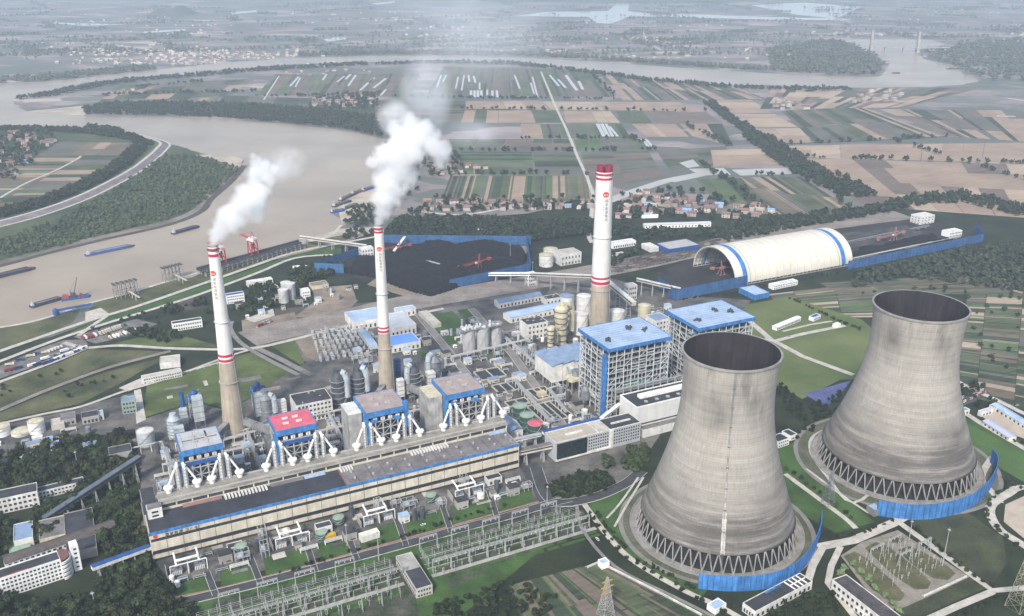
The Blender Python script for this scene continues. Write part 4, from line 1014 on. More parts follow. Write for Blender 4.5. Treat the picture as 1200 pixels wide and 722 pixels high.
bridge('pipe_bridge', 'white pipe bridge between the hall end and the green tanks', S(322, 27, 14), S(356, 24, 15), 0, 2.2, 3.5, STEELW, GALV, posts=3)
# ------------------------------------------------------------------ land use about the works
RG = random.Random(5)
def patch(mat, z, *polys, name='ground_patch'):
    for q in polys: sheet(name, q, mat, z)
# river bank
patch(ROUGH, 0.14, [(0,384),(30,379),(60,371),(95,362),(85,378),(40,400),(0,411)], [(100,372),(125,368),(162,357),(246,328),(300,309),(342,294),(407,281),(415,274),(385,277),(345,288),(300,303),(240,318),(200,329),(150,344),(110,356)])
patch(LAWN, 0.15, [(0,422),(60,399),(102,381),(125,370),(162,361),(246,332),(300,314),(342,299),(400,287),(400,297),(345,302),(300,320),(232,345),(185,360),(107,384),(60,400),(0,424)])
patch(SAND, 0.36, [(28,131),(70,127),(98,124),(100,135),(80,135.5),(40,132)], name='sandbank')
patch(SAND, 0.36, [(228,182),(262,180),(285,187),(280,200),(262,196),(250,186)], name='sandbank')
patch(SAND, 0.34, [(396,243),(412,228),(440,215),(452,205),(462,230),(446,246),(412,262),(400,262)], [(345,286),(400,268),(450,266),(450,272),(400,276),(360,284)], name='sandbank')
MUD = M('bank_mud', (0.075, 0.066, 0.058), .9, .3, .02, fine=.25)
BANKS = M('bank_sand', (0.25, 0.22, 0.19), .9, .3, .015, dark=(.10,.10,.075), fine=.2)
road('riverbank', [(-60,322),(0,309),(60,293),(130,276),(200,260),(234,246),(244,232),(268,212),(283,196)], 26, BANKS, 0.38)
road('riverbank', [(-60,325),(0,312),(60,296),(130,279),(200,263),(236,248),(247,234),(272,212),(286,194)], 13, MUD, 0.40)
road('riverbank', [(0,384),(30,379),(60,371),(100,357),(150,344),(200,329),(240,318),(300,303),(345,288),(385,277),(400,264)], 6, CONCL, 0.40)
# left-bank grounds
patch(ROUGH, 0.16, [(-60,465),(0,448),(70,425),(105,409),(185,412),(198,414),(120,430),(62,452),(0,478),(-60,500)],
      [(-60,505),(0,484),(62,458),(125,436),(198,417),(186,424),(140,450),(95,473),(55,482),(0,494),(-60,510)])
patch(GRASS, 0.17, [(172,452),(205,440),(262,421),(300,412),(322,425),(345,432),(300,462),(268,480),(230,470),(168,490)], [(317,405),(345,398),(357,426),(352,428)], [(128,404),(195,388),(230,398),(262,407),(195,406)], [(330,398),(380,385),(440,374),(420,384),(350,396)])
patch(SCRUB, 0.16, [(110,383),(185,362),(250,346),(300,335),(330,350),(300,372),(240,400),(190,390),(130,402)], [(300,330),(345,312),(385,300),(430,312),(420,330),(360,345),(320,360)])
patch(DIRT, 0.19, [(283,376),(300,370),(320,372),(300,392),(285,395)], [(345,372),(380,345),(420,352),(400,372)], [(365,338),(412,334),(418,352),(390,358),(370,352)], [(285,378),(345,366),(350,380),(300,396)], [(345,398),(380,392),(400,410),(372,424),(358,418)])
patch(M('dark_earth', (.085,.075,.065), .95, .35, .03, fine=.25), 0.18, [(322,362),(470,352),(480,356),(350,380),(322,374)], [(200,352),(225,346),(240,360),(215,366)])
patch(CONCL, 0.21, [(139,455),(166,443),(173,448),(151,459)], [(157,458),(165,456),(171,492),(160,497)], [(100,366),(118,361),(128,368),(100,378)], [(287,374),(320,362),(322,370),(298,378)], [(310,336),(350,326),(350,330),(318,340)])
patch(M('lot_paving', (.20,.19,.18), .9, .3, .08, dark=(.10,.10,.098), fine=.25), 0.20, [(-20,438),(0,429),(52,407),(74,399),(98,398),(104,404),(70,420),(0,444),(-20,452)], [(86,395),(112,387),(160,374),(184,380),(150,394),(112,403)], name='parking_lot')
# right-hand grounds
PASTURE = M('pasture', (0.140,0.160,0.060), .95, .35, .012, dark=(.075,.110,.036), fine=.15)
patch(PASTURE, 0.17, [(872,362),(930,350),(1010,375),(1040,400),(1010,445),(985,445),(940,468),(905,448),(880,420)], [(870,358),(925,348),(935,352),(880,366)])
patch(LAWN, 0.16, [(1122,486),(1300,560),(1300,620),(1165,540),(1130,510)], [(690,592),(745,560),(738,600),(760,650),(830,690),(820,705),(740,660),(700,620)], [(915,560),(950,548),(1010,600),(1025,612),(980,625),(925,595)], [(905,525),(945,515),(955,545),(925,570)], [(640,575),(700,556),(722,568),(715,580),(672,588),(648,584)])
patch(M('clear_green', (.062,.118,.032), .95, .25, .02, fine=.14), 0.20, [(1126,492),(1170,515),(1300,590),(1300,625),(1165,545),(1130,512)])
patch(SCRUB, 0.18, [(905,448),(940,470),(990,455),(985,480),(960,500),(915,520)], [(1060,600),(1150,590),(1190,640),(1160,690),(1100,650)])
patch(M('rank_growth', (.062,.07,.034), .95, .4, .04, dark=(.028,.035,.02), fine=.3), 0.19, [(1065,612),(1130,598),(1175,630),(1180,660),(1160,690),(1115,655)], [(1065,690),(1135,672),(1155,690),(1080,722),(1050,722)])
patch(M('blue_basin', (.115,.125,.26), .6, .5, .05, dark=(.05,.065,.16), fine=.4), 0.24, [(942,462),(998,446),(985,462),(968,478)], name='pond')
fgrid([(640,800),(850,728),(705,658),(596,686)], 22, 2, [DCROP, CROP, FALLOW, DCROP, BCROP, MAUVE, DCROP], 41, jit=.4)
# lawn strip in front of the hall, cut by walks
def lawn_strip():
    cuts = [(206,248),(257,296),(309,366),(371,412),(420,470),(475,524),(528,578),(583,622)]
    for a, b in cuts:
        top = lambda x: 655+(x-312)*(575-655)/(600-312)-1; bot = lambda x: 673+(x-315)*(594-673)/(600-315)+.5
        sheet('lawn', [(a, top(a)), (b, top(b)), (b+3, bot(b)), (a+3, bot(a))], LAWN, 0.22)
    road('hedge_path', [(205,701),(315,675.5),(600,597),(640,586)], 2.4, M('brick_walk', (.28,.17,.13), .9, .2, .3), .26)
lawn_strip()
patch(LAWN, 0.15, [(205,722+50),(205,712),(315,684),(560,617),(680,598),(690,622),(640,640),(480,722+50)])
SWYG = M('switchyard_gravel', (.085,.082,.07), .95, .3, .08, dark=(.022,.036,.014), fine=.35)
patch(SWYG, 0.20, [(240,722+40),(250,704),(330,690),(465,652),(482,676),(500,722+40)], [(512,665),(500,640),(560,622),(640,598),(680,600),(690,622),(600,655),(528,690)])
patch(LAWN, .24, [(497,372),(530,365),(548,384),(512,392)], [(536,364),(552,361),(572,384),(556,389)], [(515,396),(545,389),(552,398),(522,406)])
for v in (-83, -88, -93, -99, -104, -113, -117, -122):
    for u0, u1 in ((22, 166), (192, 334)):
        q = u0+RG.uniform(0, 8)
        while q < u1-6:
            w = RG.uniform(7, 22); sheet('lawn', [W(*S(a, b, 0)) for a, b in ((q, v-1.7), (min(u1, q+w), v-1.7), (min(u1, q+w), v+1.7), (q, v+1.7))], LAWN, .23); q += w+RG.uniform(1.5, 6)
# works roads
RDK = M('dark_road', (.055,.057,.062), .85, .25, .1, fine=.12)
RGR = M('grey_road', (.21,.20,.185), .9, .2, .08, fine=.1)
KERB = M('kerb_stone', (.50,.49,.46), .85, .15, .3)
road('road', [(-60,433),(0,412),(102,377),(162,359),(246,330),(300,311),(342,297),(407,284),(450,276)], 8, CONCL, .40)
road('road', [(-60,448),(0,424),(60,401),(107,385),(185,361),(232,346),(300,321),(345,303),(390,299)], 7, CONCL, .40)
road('road', [(75,402),(100,408),(140,405.5),(195,408.5),(257,410),(300,408),(345,398),(400,384),(470,372),(520,362)], 7, CONCL, .38)
road('road', [(-60,470),(0,448),(30,437),(70,422),(100,409)], 6, CONCL, .37)
road('road', [(125,371),(107,383),(92,394)], 6, CONCL, .41)
road('road', [(0,497),(55,485),(95,477),(140,461),(160,455),(205,441),(262,420),(300,408)], 4.5, CONCL, .37)
road('road', [(272,377),(270,385),(277,397),(290,408),(320,425),(350,440)], 6, RGR, .38)
road('road', [(300,408),(330,422),(345,430),(365,440)], 8, RGR, .37)
road('road', [(487,365),(520,405),(548,440)], 9, RGR, .38, False, KERB)
road('road', [(552,362),(600,415),(640,470),(668,512)], 9, RGR, .38, False, KERB)
road('road', [(545,400),(600,388),(640,378),(660,375)], 6, RGR, .37, False)
road('road', [(205,708),(315,681),(465,641),(540,620),(600,604),(640,592),(668,585)], 9.5, RDK, .30, True, KERB)
road('road', [(628,548),(640,580),(660,590),(700,582),(735,566),(752,552)], 11, RDK, .31, True, KERB)
road('road', [(640,600),(636,585),(622,560),(612,545)], 9, RDK, .30)
for a, b in (((242,670),(253,698)), ((292,650),(306,686)), ((360,640),(370,672)), ((406,622),(418,656)), ((464,606),(476,640)), ((518,592),(529,624)), ((573,576),(583,608))):
    road('path', [a, b], 4.5, RDK, .28, False, KERB)
road('road', [(685,592),(715,632),(745,660),(800,692),(850,715),(900,745)], 5, CONCL, .33)
road('path', [(676,592),(682,620),(720,664),(790,700),(850,730)], 3, RGR, .31)
road('path', [(748,560),(727,590),(711,608)], 2.0, CONCL, .33); road('path', [(754,560),(733,595),(720,618)], 2.0, CONCL, .33)
road('road', [(896,398),(907,400),(940,418),(1000,440)], 8, CONCL, .36, False)
road('road', [(905,401),(940,392),(990,382)], 7, CONCL, .35, False)
road('road', [(870,370),(880,378),(905,400)], 8, CONCL, .35, False)
road('path', [(917,389),(950,381),(975,377)], 4, CONCL, .34)
road('road', [(1120,478),(1160,503),(1200,526),(1300,585)], 7, CONCL, .36)
road('road', [(1110,440),(1135,455),(1165,468),(1210,490),(1300,530)], 7, CONCL, .36)
road('road', [(920,556),(955,582),(990,608),(1003,620)], 5, CONCL, .33); road('path', [(945,550),(985,580),(1018,602)], 2.5, CONCL, .33)
road('road', [(958,642),(1000,634),(1046,614),(1060,606)], 9, CONCL, .37, False)
road('road', [(964,642),(952,664),(944,690)], 6, CONCL, .37, False); road('road', [(985,641),(974,664),(970,684),(1000,722),(1030,760)], 5, CONCL, .37, False)
road('road', [(1052,612),(1095,643),(1140,676),(1163,693),(1200,690),(1290,680)], 6, CONCL, .37, False)
road('road', [(1163,694),(1120,712),(1080,730)], 6, CONCL, .36, False)
road('road', [(1290,590),(1205,572),(1180,580),(1160,596),(1170,620),(1200,640),(1260,680)], 8, CONCL, .33)
road('road', [(1163,536),(1150,560),(1165,580),(1172,590)], 6, CONCL, .33)
ring = [(905,640),(935,625),(932,600),(915,580)]
road('road', [(1040,560),(1000,590),(970,560),(950,530),(955,510),(990,498)][::-1], 3, CONCL, .32)
for c, r in ((CT1, 79), (CT2, 90)):
    pts = [(c[0]+r*math.cos(a), c[1]+r*math.sin(a)) for a in np.linspace(0, 2*math.pi, 60)]
    mb = MB(); strip(mb, pts, 4, .40 if c is CT1 else .41); tag(mb.out('path', RGR), None, None, None, 'structure')
    mb = MB(); mb.cyl(c[0], c[1], .12, .37, r-2, n=64); tag(mb.out('ground_patch', M('tower_apron', (.13,.13,.10), .95, .4, .05, dark=(.06,.075,.035), fine=.3)), None, None, None, 'structure')
# roads of the small lower-right yard
sheet('yard_gravel', [(985,652),(1010,636),(1052,622),(1136,677),(1088,700),(1052,716),(1030,712)], M('yard_gravel', (.27,.245,.205), .95, .2, .1, dark=(.18,.165,.135), fine=.15), .34)
# railway yard: ballast, then rails as real raised strips
road('railbed', [(-60,508),(0,481),(62,455),(125,432),(180,417),(200,412)], 7, RAILBED, .33)
def rails(px_pts, n, gap, z=.5):
    pts = smooth_line([G(*p)[:2] for p in px_pts]); mb = MB()
    for k in range(n):
        o = (k-(n-1)/2)*gap
        for s in (-.75, .75): wall_strip(mb, offs(pts, o+s), .16, z-.1, z+.16)
        mb2 = offs(pts, o)
    t = thing('railway_track', 'parallel rails on a broad ballast bed beside the coal yards' if n > 2 else 'single curved railway track through rough grass near the river', 'railway', (0, 0, 0)); mb.out('rail', M('rail_steel', (.14,.11,.10), .5, .3, .2), t)
    mb = MB()
    for k in range(n):
        L = offs(pts, (k-(n-1)/2)*gap)
        for a, b in zip(L[:-1], L[1:]):
            d = math.dist(a, b); m_ = max(1, int(d/2.2))
            for i in range(m_):
                f = i/m_; x = a[0]+(b[0]-a[0])*f; y = a[1]+(b[1]-a[1])*f; nx, ny = -(b[1]-a[1])/d*1.3, (b[0]-a[0])/d*1.3
                mb.beam((x-nx, y-ny, z-.08), (x+nx, y+ny, z-.08), .28)
    o = mb.out('sleeper', M('sleeper', (.11,.105,.10), .9, .2, .3), t)
RY = [(290,398),(330,388),(400,374),(475,356),(540,345),(600,335),(660,325),(720,314),(770,304),(830,290),(900,274),(980,262),(1060,252)]
road('railbed', RY, 56, RAILBED, .33)
rails(RY, 9, 5.0); rails([(-60,508),(0,481),(62,455),(125,432),(180,417),(200,412)], 1, 5)
# levee on the far bank: raised embankment with a road on its crest
lev = smooth_line([G(*p)[:2] for p in [(-120,282),(-40,270),(0,262),(50,248),(100,229),(150,203),(172,187),(184,176),(186,168),(150,158.5),(100,152.5),(0,150),(-120,149)]], 5)
mb = MB()
strip(mb, lev, 7, 5.0, 0)
strip(mb, offs(lev, -10.5), 14, .3, 1, 4.9); strip(mb, offs(lev, 9.5), 12, 4.9, 2, .3)
strip(mb, offs(lev, -21), 6, .35, 3)
tag(mb.out('levee_embankment', [CONCL, M('levee_face', (.20,.175,.185), .9, .25, .05, fine=.15), GRASS, CONCL]), None, None, None, 'structure')
# ------------------------------------------------------------------ coal shed (arched) and right-hand coal yard
shed = site('coal_shed', 'huge white arched coal shed with two blue stripes and an open end', 'coal shed', 819, 361)
RV, RH, SL = 50.0, 41.0, 222.0
def arch(n=40, k=1.0): return [(-RV*k*math.cos(math.pi*i/n), RH*k*math.sin(math.pi*i/n)+4.0) for i in range(n+1)]
def shell(u0, u1, k0, k1, name, mat):
    mb = MB(); A_, B_ = arch(40, k0), arch(40, k1); n = len(A_); vs = []
    for u, P_ in ((u0, B_), (u1, B_), (u0, A_), (u1, A_)): vs += [(u, y, z) for y, z in P_]
    fs = []
    for i in range(n-1):
        fs += [(i+1, i, n+i, n+i+1), (2*n+i, 2*n+i+1, 3*n+i+1, 3*n+i), (i, i+1, 2*n+i+1, 2*n+i), (n+i+1, n+i, 3*n+i, 3*n+i+1)]
    mb.add(vs, fs); mb.out(name, mat, shed, smooth=False)
SHW = M('shed_white', (.66, .63, .55), .75, .07, .03, dark=(.58,.55,.47), streak=.10, fine=.04)
for u0, u1, nm, m_ in ((0, 14, 'white_roof', SHW), (14, 22, 'blue_stripe', BLUE), (22, 200, 'white_roof', SHW), (200, 208, 'blue_stripe', BLUE), (208, SL, 'white_roof', SHW)):
    shell(u0, u1, .975, 1.0, nm, m_)
for u in range(36, 192, 13): shell(u, u+.4, 1.0008, 1.006, 'panel_joint', CONCL)
shell(26, 27.2, 1.001, 1.012, 'grey_seam', GALV); shell(195, 196.2, 1.001, 1.012, 'grey_seam', GALV)
mb = MB(); 
for u in np.arange(1, SL, 7.4):
    P_ = arch(16, .955)
    for a, b in zip(P_[:-1], P_[1:]): mb.beam((u, *a), (u, *b), .55)
for k in range(1, 16): y, z = arch(16, .945)[k]; mb.beam((0, y, z), (SL, y, z), .45)
mb.out('space_frame', GALV, shed)
mb = MB()
for u in np.arange(0, SL+1, 7.4):
    for s in (-1, 1): mb.beam((u, s*RV*.985, 0), (u, s*RV*.985, 4.3), .9)
mb.out('column', CONC, shed)
mb = MB()
for s in (-1, 1): mb.box(0, s*RV*.985-.4, 0, SL, s*RV*.985+.4, 1.6)
mb.out('plinth', CONC, shed)
mb = MB(); mb.lathe(0, 0, [(RV*.965, 0), (0.1, .02)], 3)
YCOAL = M('coal_dust_ground', (.016,.016,.019), .9, .4, .03, dark=(.045,.041,.040), fine=.3)
sheet('coal_yard', [UVp for UVp in [(790,350),(878,334),(993,313),(1150,282),(1085,256),(965,266),(820,300),(770,320),(772,336)]], YCOAL, .26)
def heap(name, label, outline_uv, hfun, cell, mat, cat='coal heap', group=None):
    us = [p[0] for p in outline_uv]; vs_ = [p[1] for p in outline_uv]; u0, u1, v0, v1 = min(us), max(us), min(vs_), max(vs_)
    nu, nv = int((u1-u0)/cell)+1, int((v1-v0)/cell)+1
    t = site(name, label, cat, u0, v0, group); mb = MB(); P_ = []
    for j in range(nv+1):
        for i in range(nu+1):
            u = u0+i*cell; v = v0+j*cell; P_.append((i*cell, j*cell, hfun(u, v) if inpoly(u, v, outline_uv) else -.3))
    fs = []
    for j in range(nv):
        for i in range(nu):
            q = (j*(nu+1)+i, j*(nu+1)+i+1, (j+1)*(nu+1)+i+1, (j+1)*(nu+1)+i)
            if max(P_[k][2] for k in q) > -.2: fs.append(q)
    mb.add(P_, fs); mb.out('heap', mat, t, smooth=False); return t
from mathutils import noise as MN
def coal_h(seed, top, rows, vdir):
    def f(u, v):
        a = MN.noise(Vector((u*.03+seed, v*.03, 0)))*.5+MN.noise(Vector((u*.11, v*.11+seed, 3)))*.18
        r = abs(((v*vdir[1]+u*vdir[0])/rows) % 1-.5)*2
        return max(.1, top*(.25+.75*(1-r)**.8)*(.75+.9*a)+MN.noise(Vector((u*.4, v*.4, seed)))*.5)
    return f
for a, b, lab in ((850, 1030, 'long black coal heap under the arched shed'), ):
    heap('coal_heap', lab, [(a, 325), (b, 325), (b, 397), (a, 397)], coal_h(2, 9, 38, (0, 1)), 4, COAL, group='coal heaps')
heap('coal_heap', 'long black coal heap behind the blue fence beyond the arched shed', [UV(*p) for p in [(1000,307),(1120,283),(1090,278),(1000,296)]], coal_h(5, 11, 22, (0, 1)), 4, COAL, group='coal heaps')
heap('coal_heap', 'low dark coal heap farthest back in the yard past the arched shed', [UV(*p) for p in [(985,292),(1085,276),(1060,266),(985,276)]], coal_h(6, 8, 18, (0, 1)), 5, M('coal_grey', (.03,.03,.034), .9, .4, .05, dark=(.07,.066,.064), fine=.3), group='coal heaps')
def fence(label, pts, h, mat=NET, posts=7, group='tall blue dust fences of the coal yards', name='dust_fence', **k): return arc_fence_straight(name, label, pts, h, mat, group, posts)
def arc_fence_straight(name, label, px, h, mat, group, step, cat='fence'):
    pts = [G(*p)[:2] for p in px]; c = pts[0]; t = thing(name, label, cat, (c[0], c[1], 0), 0, group)
    loc = [(a-c[0], b-c[1]) for a, b in pts]
    mb = MB(); wall_strip(mb, loc, .25, 1.0, h); mb.out('panel', mat, t)
    fr = MB()
    for a, b in zip(loc[:-1], loc[1:]):
        L = math.dist(a, b); k = max(1, int(L/step)); nx, ny = (b[1]-a[1])/L*.4, -(b[0]-a[0])/L*.4
        for i in range(k+1):
            x = a[0]+(b[0]-a[0])*i/k; y = a[1]+(b[1]-a[1])*i/k
            fr.beam((x+nx, y+ny, 0), (x+nx, y+ny, h+.3), .3); fr.beam((x-nx*6, y-ny*6, 0), (x-nx*.8, y-ny*.8, h*.8), .3)
        for z in (h*.35, h*.7, h): fr.beam((a[0]+nx, a[1]+ny, z), (b[0]+nx, b[1]+ny, z), .28)
    fr.out('frame', BLUED if mat in (BLUE, BLUED, NET) else mat, t); return t
fence('tall blue dust fence at the open end of the arched coal shed', [(771,337),(791,353),(874,336)], 17)
fence('long blue dust fence running right from the arched shed to the yard end', [(993,317),(1151,284),(1142,271)], 15)
def reclaimer(px, py, label, rot, s=1.0, mat=RUST, boom=34):
    x, y, _ = G(px, py); t = thing('stacker_reclaimer', label, 'reclaimer', (x, y, .2), rot, 'coal stacker reclaimers'); t.scale = (s, s, s)
    mb = MB()
    for a in (-4, 4):
        for b in (-4, 4): mb.beam((a, b, 0), (a*.5, b*.5, 9), .9); mb.box(a-2, b-.6, 0, a+2, b+.6, 1.3)
    mb.out('gantry', mat, t); MB().cyl(0, 0, 9, 10.4, 4, n=16).out('slew_ring', STEELD, t)
    mb = MB(); mb.box(-4, -2.5, 10.4, 5, 2.5, 13); mb.beam((0, -1.5, 13), (-2, -1, 25), .8); mb.beam((0, 1.5, 13), (-2, 1, 25), .8); mb.out('mast', mat, t)
    mb = MB()
    for sy in (-1.4, 1.4):
        mb.beam((3, sy, 11.5), (boom, sy, 9.5), .6); mb.beam((3, sy, 14), (boom-5, sy, 11.2), .4)
        for k in range(7): q = 4+k*(boom-8)/7; mb.beam((q, sy, 11.5-2*q/boom), (q+2.2, sy, 13.6-2.4*q/boom), .3)
    mb.beam((-2, 0, 25), (boom-6, 0, 11.5), .22); mb.out('boom', mat, t)
    mb = MB(); mb.lathe(0, 0, [(1, -.8), (4.2, -.6), (4.2, .6), (1, .8)], 14); w = mb.out('bucket_wheel', mat, t); w.location = (boom+1, 0, 9); w.rotation_euler = (math.pi/2, 0, 0)
    mb = MB(); mb.beam((-3, 0, 12), (-18, 0, 14), 1.2); mb.box(-22, -2.5, 12, -16, 2.5, 15.5); mb.beam((-2, 0, 25), (-17, 0, 15), .22); mb.out('counterweight', mat, t)
    MB().box(4.2, 1.6, 11, 7, 3.4, 13.4).out('cab', OFFWHITE, t); return t
reclaimer(561, 316, 'orange stacker reclaimer on the right of the open coal yard', math.radians(215), 1.0)
reclaimer(468, 297, 'rust red stacker reclaimer standing behind the coal beside the middle chimney', math.radians(200), .9)
reclaimer(1047, 283, 'faded red reclaimer in the yard past the arched shed', math.radians(206), 1.0, M('faded_red_steel', (.34,.16,.14), .7, .2, .2))
reclaimer(845, 322, 'red reclaimer inside the open mouth of the arched shed', math.radians(26), .9, M('faded_red_steel', (.34,.16,.14), .7))
# left open coal yard
yl = [(405,320),(428,298),(452,290),(505,288),(560,286),(606,289),(617,303),(612,318),(590,322),(550,331),(530,340),(505,348),(470,338),(440,326)]
sheet('coal_yard', [(370,321),(402,324),(440,330),(500,350),(530,341),(622,320),(622,286),(448,284),(424,298)], YCOAL, .26)
heap('coal_heap', 'vast black coal heap in the open yard behind the middle chimney', [UV(*p) for p in yl], coal_h(1, 14, 62, (.93, .36)), 3.0, COAL, group='coal heaps')
fence('blue dust fence at the left corner of the open coal yard', [(403,321),(369,319.5),(424,299)], 15)
fence('long blue dust fence along the back of the open coal yard', [(448,286),(622,287.5)], 16)
fence('blue dust fence in front of the open coal yard below the orange reclaimer', [(527,339),(622,319)], 14.5)
fence('narrow blue dust fence closing the right end of the open coal yard', [(622,318),(617,286)], 14)
# conveyors
def conv(label, a, b, za, zb, w=4, h=4, wall=CONCL, roof=OFFWHITE, posts=5):
    A_ = Vector(G(*a)); B_ = Vector(G(*b)); A_.z = za; B_.z = zb
    return bridge('conveyor_gallery', label, A_, B_, 0, h, w, wall, roof, 'coal conveyor galleries', posts)
conv('pale conveyor gallery from the river jetty to the coal yard tower', (352,286), (430,300), 10, 14)
conv('white conveyor gallery passing behind the right chimney', (622,336), (702,345), 17, 24, posts=5)
conv('white conveyor gallery slanting down right of the right chimney', (706,350), (742,377), 27, 22, 6, 5, posts=3)
conv('white conveyor gallery from the fence of the arched shed to its tower', (745,345), (797,349), 20, 10, posts=4)
conv('pale blue conveyor gallery slanting behind the middle chimney', (439,424), (425,398), 16, 8, 9, 5, DUCT, BLUEL, 3)
conv('long grey conveyor gallery rising through the grove to the hall annex', (52,614), (168,561), 2, 20, 5, 4, STEELD, M('dull_blue_roof', (.10,.125,.16), .7, .2, .1), 7)
conv('low dark conveyor running along the open coal yard', (478,304), (556,326), 5, 5, 3, 2, STEEL, GALV, 10)
conv('short pale conveyor at the back of the open coal yard', (462,300), (475,288), 5, 12, 4, 3.5, OFFWHITE, OFFWHITE, 2)
conv('white conveyor gallery from the open coal yard toward the right', (573,329), (625,336), 8, 17, 4.5, 4, WHITE, WHITE, 3)
def tower_house(label, px, py, w, d, h, roof=OFFWHITE):
    return building('transfer_house', label, px, py, w, d, h, OFFWHITE, roof, 0, 3, 4, group='white conveyor transfer houses', nd=3)
tower_house('white transfer house at the left of the open coal yard', 424, 305, 20, 14, 17)
tower_house('white transfer house at the right corner of the open coal yard', 619, 336, 13, 10, 18)
tower_house('white transfer house right of the right chimney', 736, 352, 14, 12, 20)
tower_house('white roofed transfer house at the far end of the yard past the arched shed', 1078, 264, 34, 22, 14)
# ------------------------------------------------------------------ tanks and silos
def tank(name, label, px, py, r, h, wall=WHITE, roof=None, dome=1.2, group=None, cat='tank', ring=True):
    x, y, _ = G(px, py); t = thing(name, label, cat, (x, y, .1), 0, group)
    MB().lathe(0, 0, [(r, 0), (r, h)], 28).out('shell', wall, t, smooth=True)
    MB().lathe(0, 0, [(r+.2, h), (r+.2, h+.25), (r*.5, h+dome*.8), (.05, h+dome)], 28).out('roof', roof or wall, t)
    mb = MB()
    if ring:
        for z in (h*.33, h*.66, h+.9): mb.lathe(0, 0, [(r+.02, z), (r+.25, z), (r+.25, z+.18), (r+.02, z+.18)], 28)
    for k in range(14):
        a = -2.4+k*.12; b = a+.12; mb.beam(((r+.6)*math.cos(a), (r+.6)*math.sin(a), h*k/14), ((r+.6)*math.cos(b), (r+.6)*math.sin(b), h*(k+1)/14), .35)
    mb.out('stair_rail', GALV, t); return t
GTOP = M('pale_green_roof', (.26,.36,.27), .8, .15, .2, fine=.1); GBODY = M('dark_green_tank', (.035,.085,.075), .6, .25, .2, streak=.2)
tank('round_tank', 'dark green tank with a pale green top, rearmost of three by the hall end', 609, 492, 7.2, 16, GBODY, GTOP, .8, 'chemical tanks')
tank('round_tank', 'dark green tank with a pale green top, beside the pink topped tank', 617.5, 503, 7.2, 16, GBODY, GTOP, .8, 'chemical tanks')
tank('round_tank', 'dark green tank with a pink red top by the control building', 627, 513, 7.4, 16, GBODY, PINK, 1.6, 'chemical tanks')
SILO = M('silo_concrete', (.43,.43,.43), .85, .2, .1, streak=.22)
for k, (px, py, d) in enumerate(((550, 413, 'left'), (566, 411, 'middle'), (581, 406, 'right'))):
    tank('ash_silo', 'grey concrete ash silo with rooftop gear, %s of three in a row' % d, px, py, 7.6, 30, SILO, CONC, 1.0, 'grey ash silos', 'silo')
t = site('silo_head', 'light steel platform across the tops of the grey ash silos', 'platform', *UV(543, 415)); mb = MB(); R = random.Random(9)
for k in range(26): x = R.uniform(-2, 42); y = R.uniform(-6, 6); mb.box(x, y, 31.3, x+R.uniform(1, 4), y+R.uniform(1, 3), 31.5+R.uniform(.6, 3.5))
mb.out('gear', OFFWHITE, t); mb = MB(); mb.box(-4, -7, 31, 46, 8, 31.25); mb.out('deck', STEEL, t)
for px, py, r, h, d in ((333, 354, 7, 18, 'front of three near the wooded depot'), (341, 350, 7, 22, 'rear right of three near the wooded depot'), (336, 347, 7, 20, 'rear left of three near the wooded depot')):
    tank('cement_silo', 'pale grey silo, ' + d, px, py, r, h, SILO, OFFWHITE, 1.0, 'pale grey silos', 'silo')
for px, py, r, h, d in ((640, 311, 11, 17, 'front of two beyond the rail yard'), (645, 304, 11, 17, 'rear of two beyond the rail yard')):
    tank('water_tank', 'large pale tank, ' + d, px, py, r, h, OFFWHITE, CREAM, 2, 'pale tanks beyond the rails')
for px, py, r, h, d in ((44, 506, 7.5, 12, 'tall white round tank at the edge of the grove'), (25, 508, 9, 3, 'low flat white round tank between two others'), (3, 509, 8, 9, 'white round tank at the picture edge')):
    tank('oil_tank', d, px, py, r, h, WHITE, CREAM, 1.0, 'white oil tanks')
tank('steel_silo', 'pale blue grey steel tank behind the hall annex by the grove', 172, 520, 8, 14, DUCT, OFFWHITE, 1.2)
for px, py, d in ((24.5, 648, 'pale green round clarifier, upper of two'), (24, 658, 'pale green round clarifier, lower of two')):
    tank('clarifier', d + ' behind the white office block', px, py, 7.5, 3.5, CONC, GTOP, .7, 'pale green clarifiers')
for px, py, d in ((377,632,'first from the left'), (397,614.5,'beside the yellow crate and lawn'), (505,588,'near the middle of the hall'), (283,648,'green topped, left part of the hall')):
    tank('transformer_oil_tank', 'small green tank at the hall foot, ' + d, px, py-1, 4.5, 6, GBODY, GTOP, .8, 'green tanks at the hall foot')
# cream desulphurisation towers of units 5-6
def cream_tower(label, px, py, r, h, mat=CREAM):
    x, y, _ = G(px, py); t = thing('scrubber_tower', label, 'scrubber', (x, y, .1), SA, 'cream scrubber towers')
    MB().lathe(0, 0, [(r*.85, 0), (r*.85, h*.55), (r, h*.66), (r, h*.92), (r*.7, h*.98), (.1, h)], 28).out('vessel', mat, t, smooth=False)
    mb = MB()
    for k in range(6): z = h*(.1+.15*k); rr = r*(.87 if z < h*.6 else 1.02); mb.lathe(0, 0, [(rr, z), (rr+1.2, z), (rr+1.2, z+.3), (rr, z+.3)], 24)
    for k in range(22):
        a = k*.35; rr = r+1; mb.beam((rr*math.cos(a), rr*math.sin(a), h*k/24), (rr*math.cos(a+.35), rr*math.sin(a+.35), h*(k+1)/24), .4)
    mb.out('walkway', STEELD, t)
    mb = MB(); mb.path([(0, 0, h-1), (r*1.2, r*.4, h-3), (r*2.2, r*.8, h-9), (r*2.4, r, 10)], r*.4, 12); mb.out('outlet_duct', mat, t); return t
cream_tower('tall cream scrubber tower left of the right chimney', 657, 402, 8.5, 50)
cream_tower('short slim cream scrubber tower before the tall one', 645, 413, 4.5, 34)
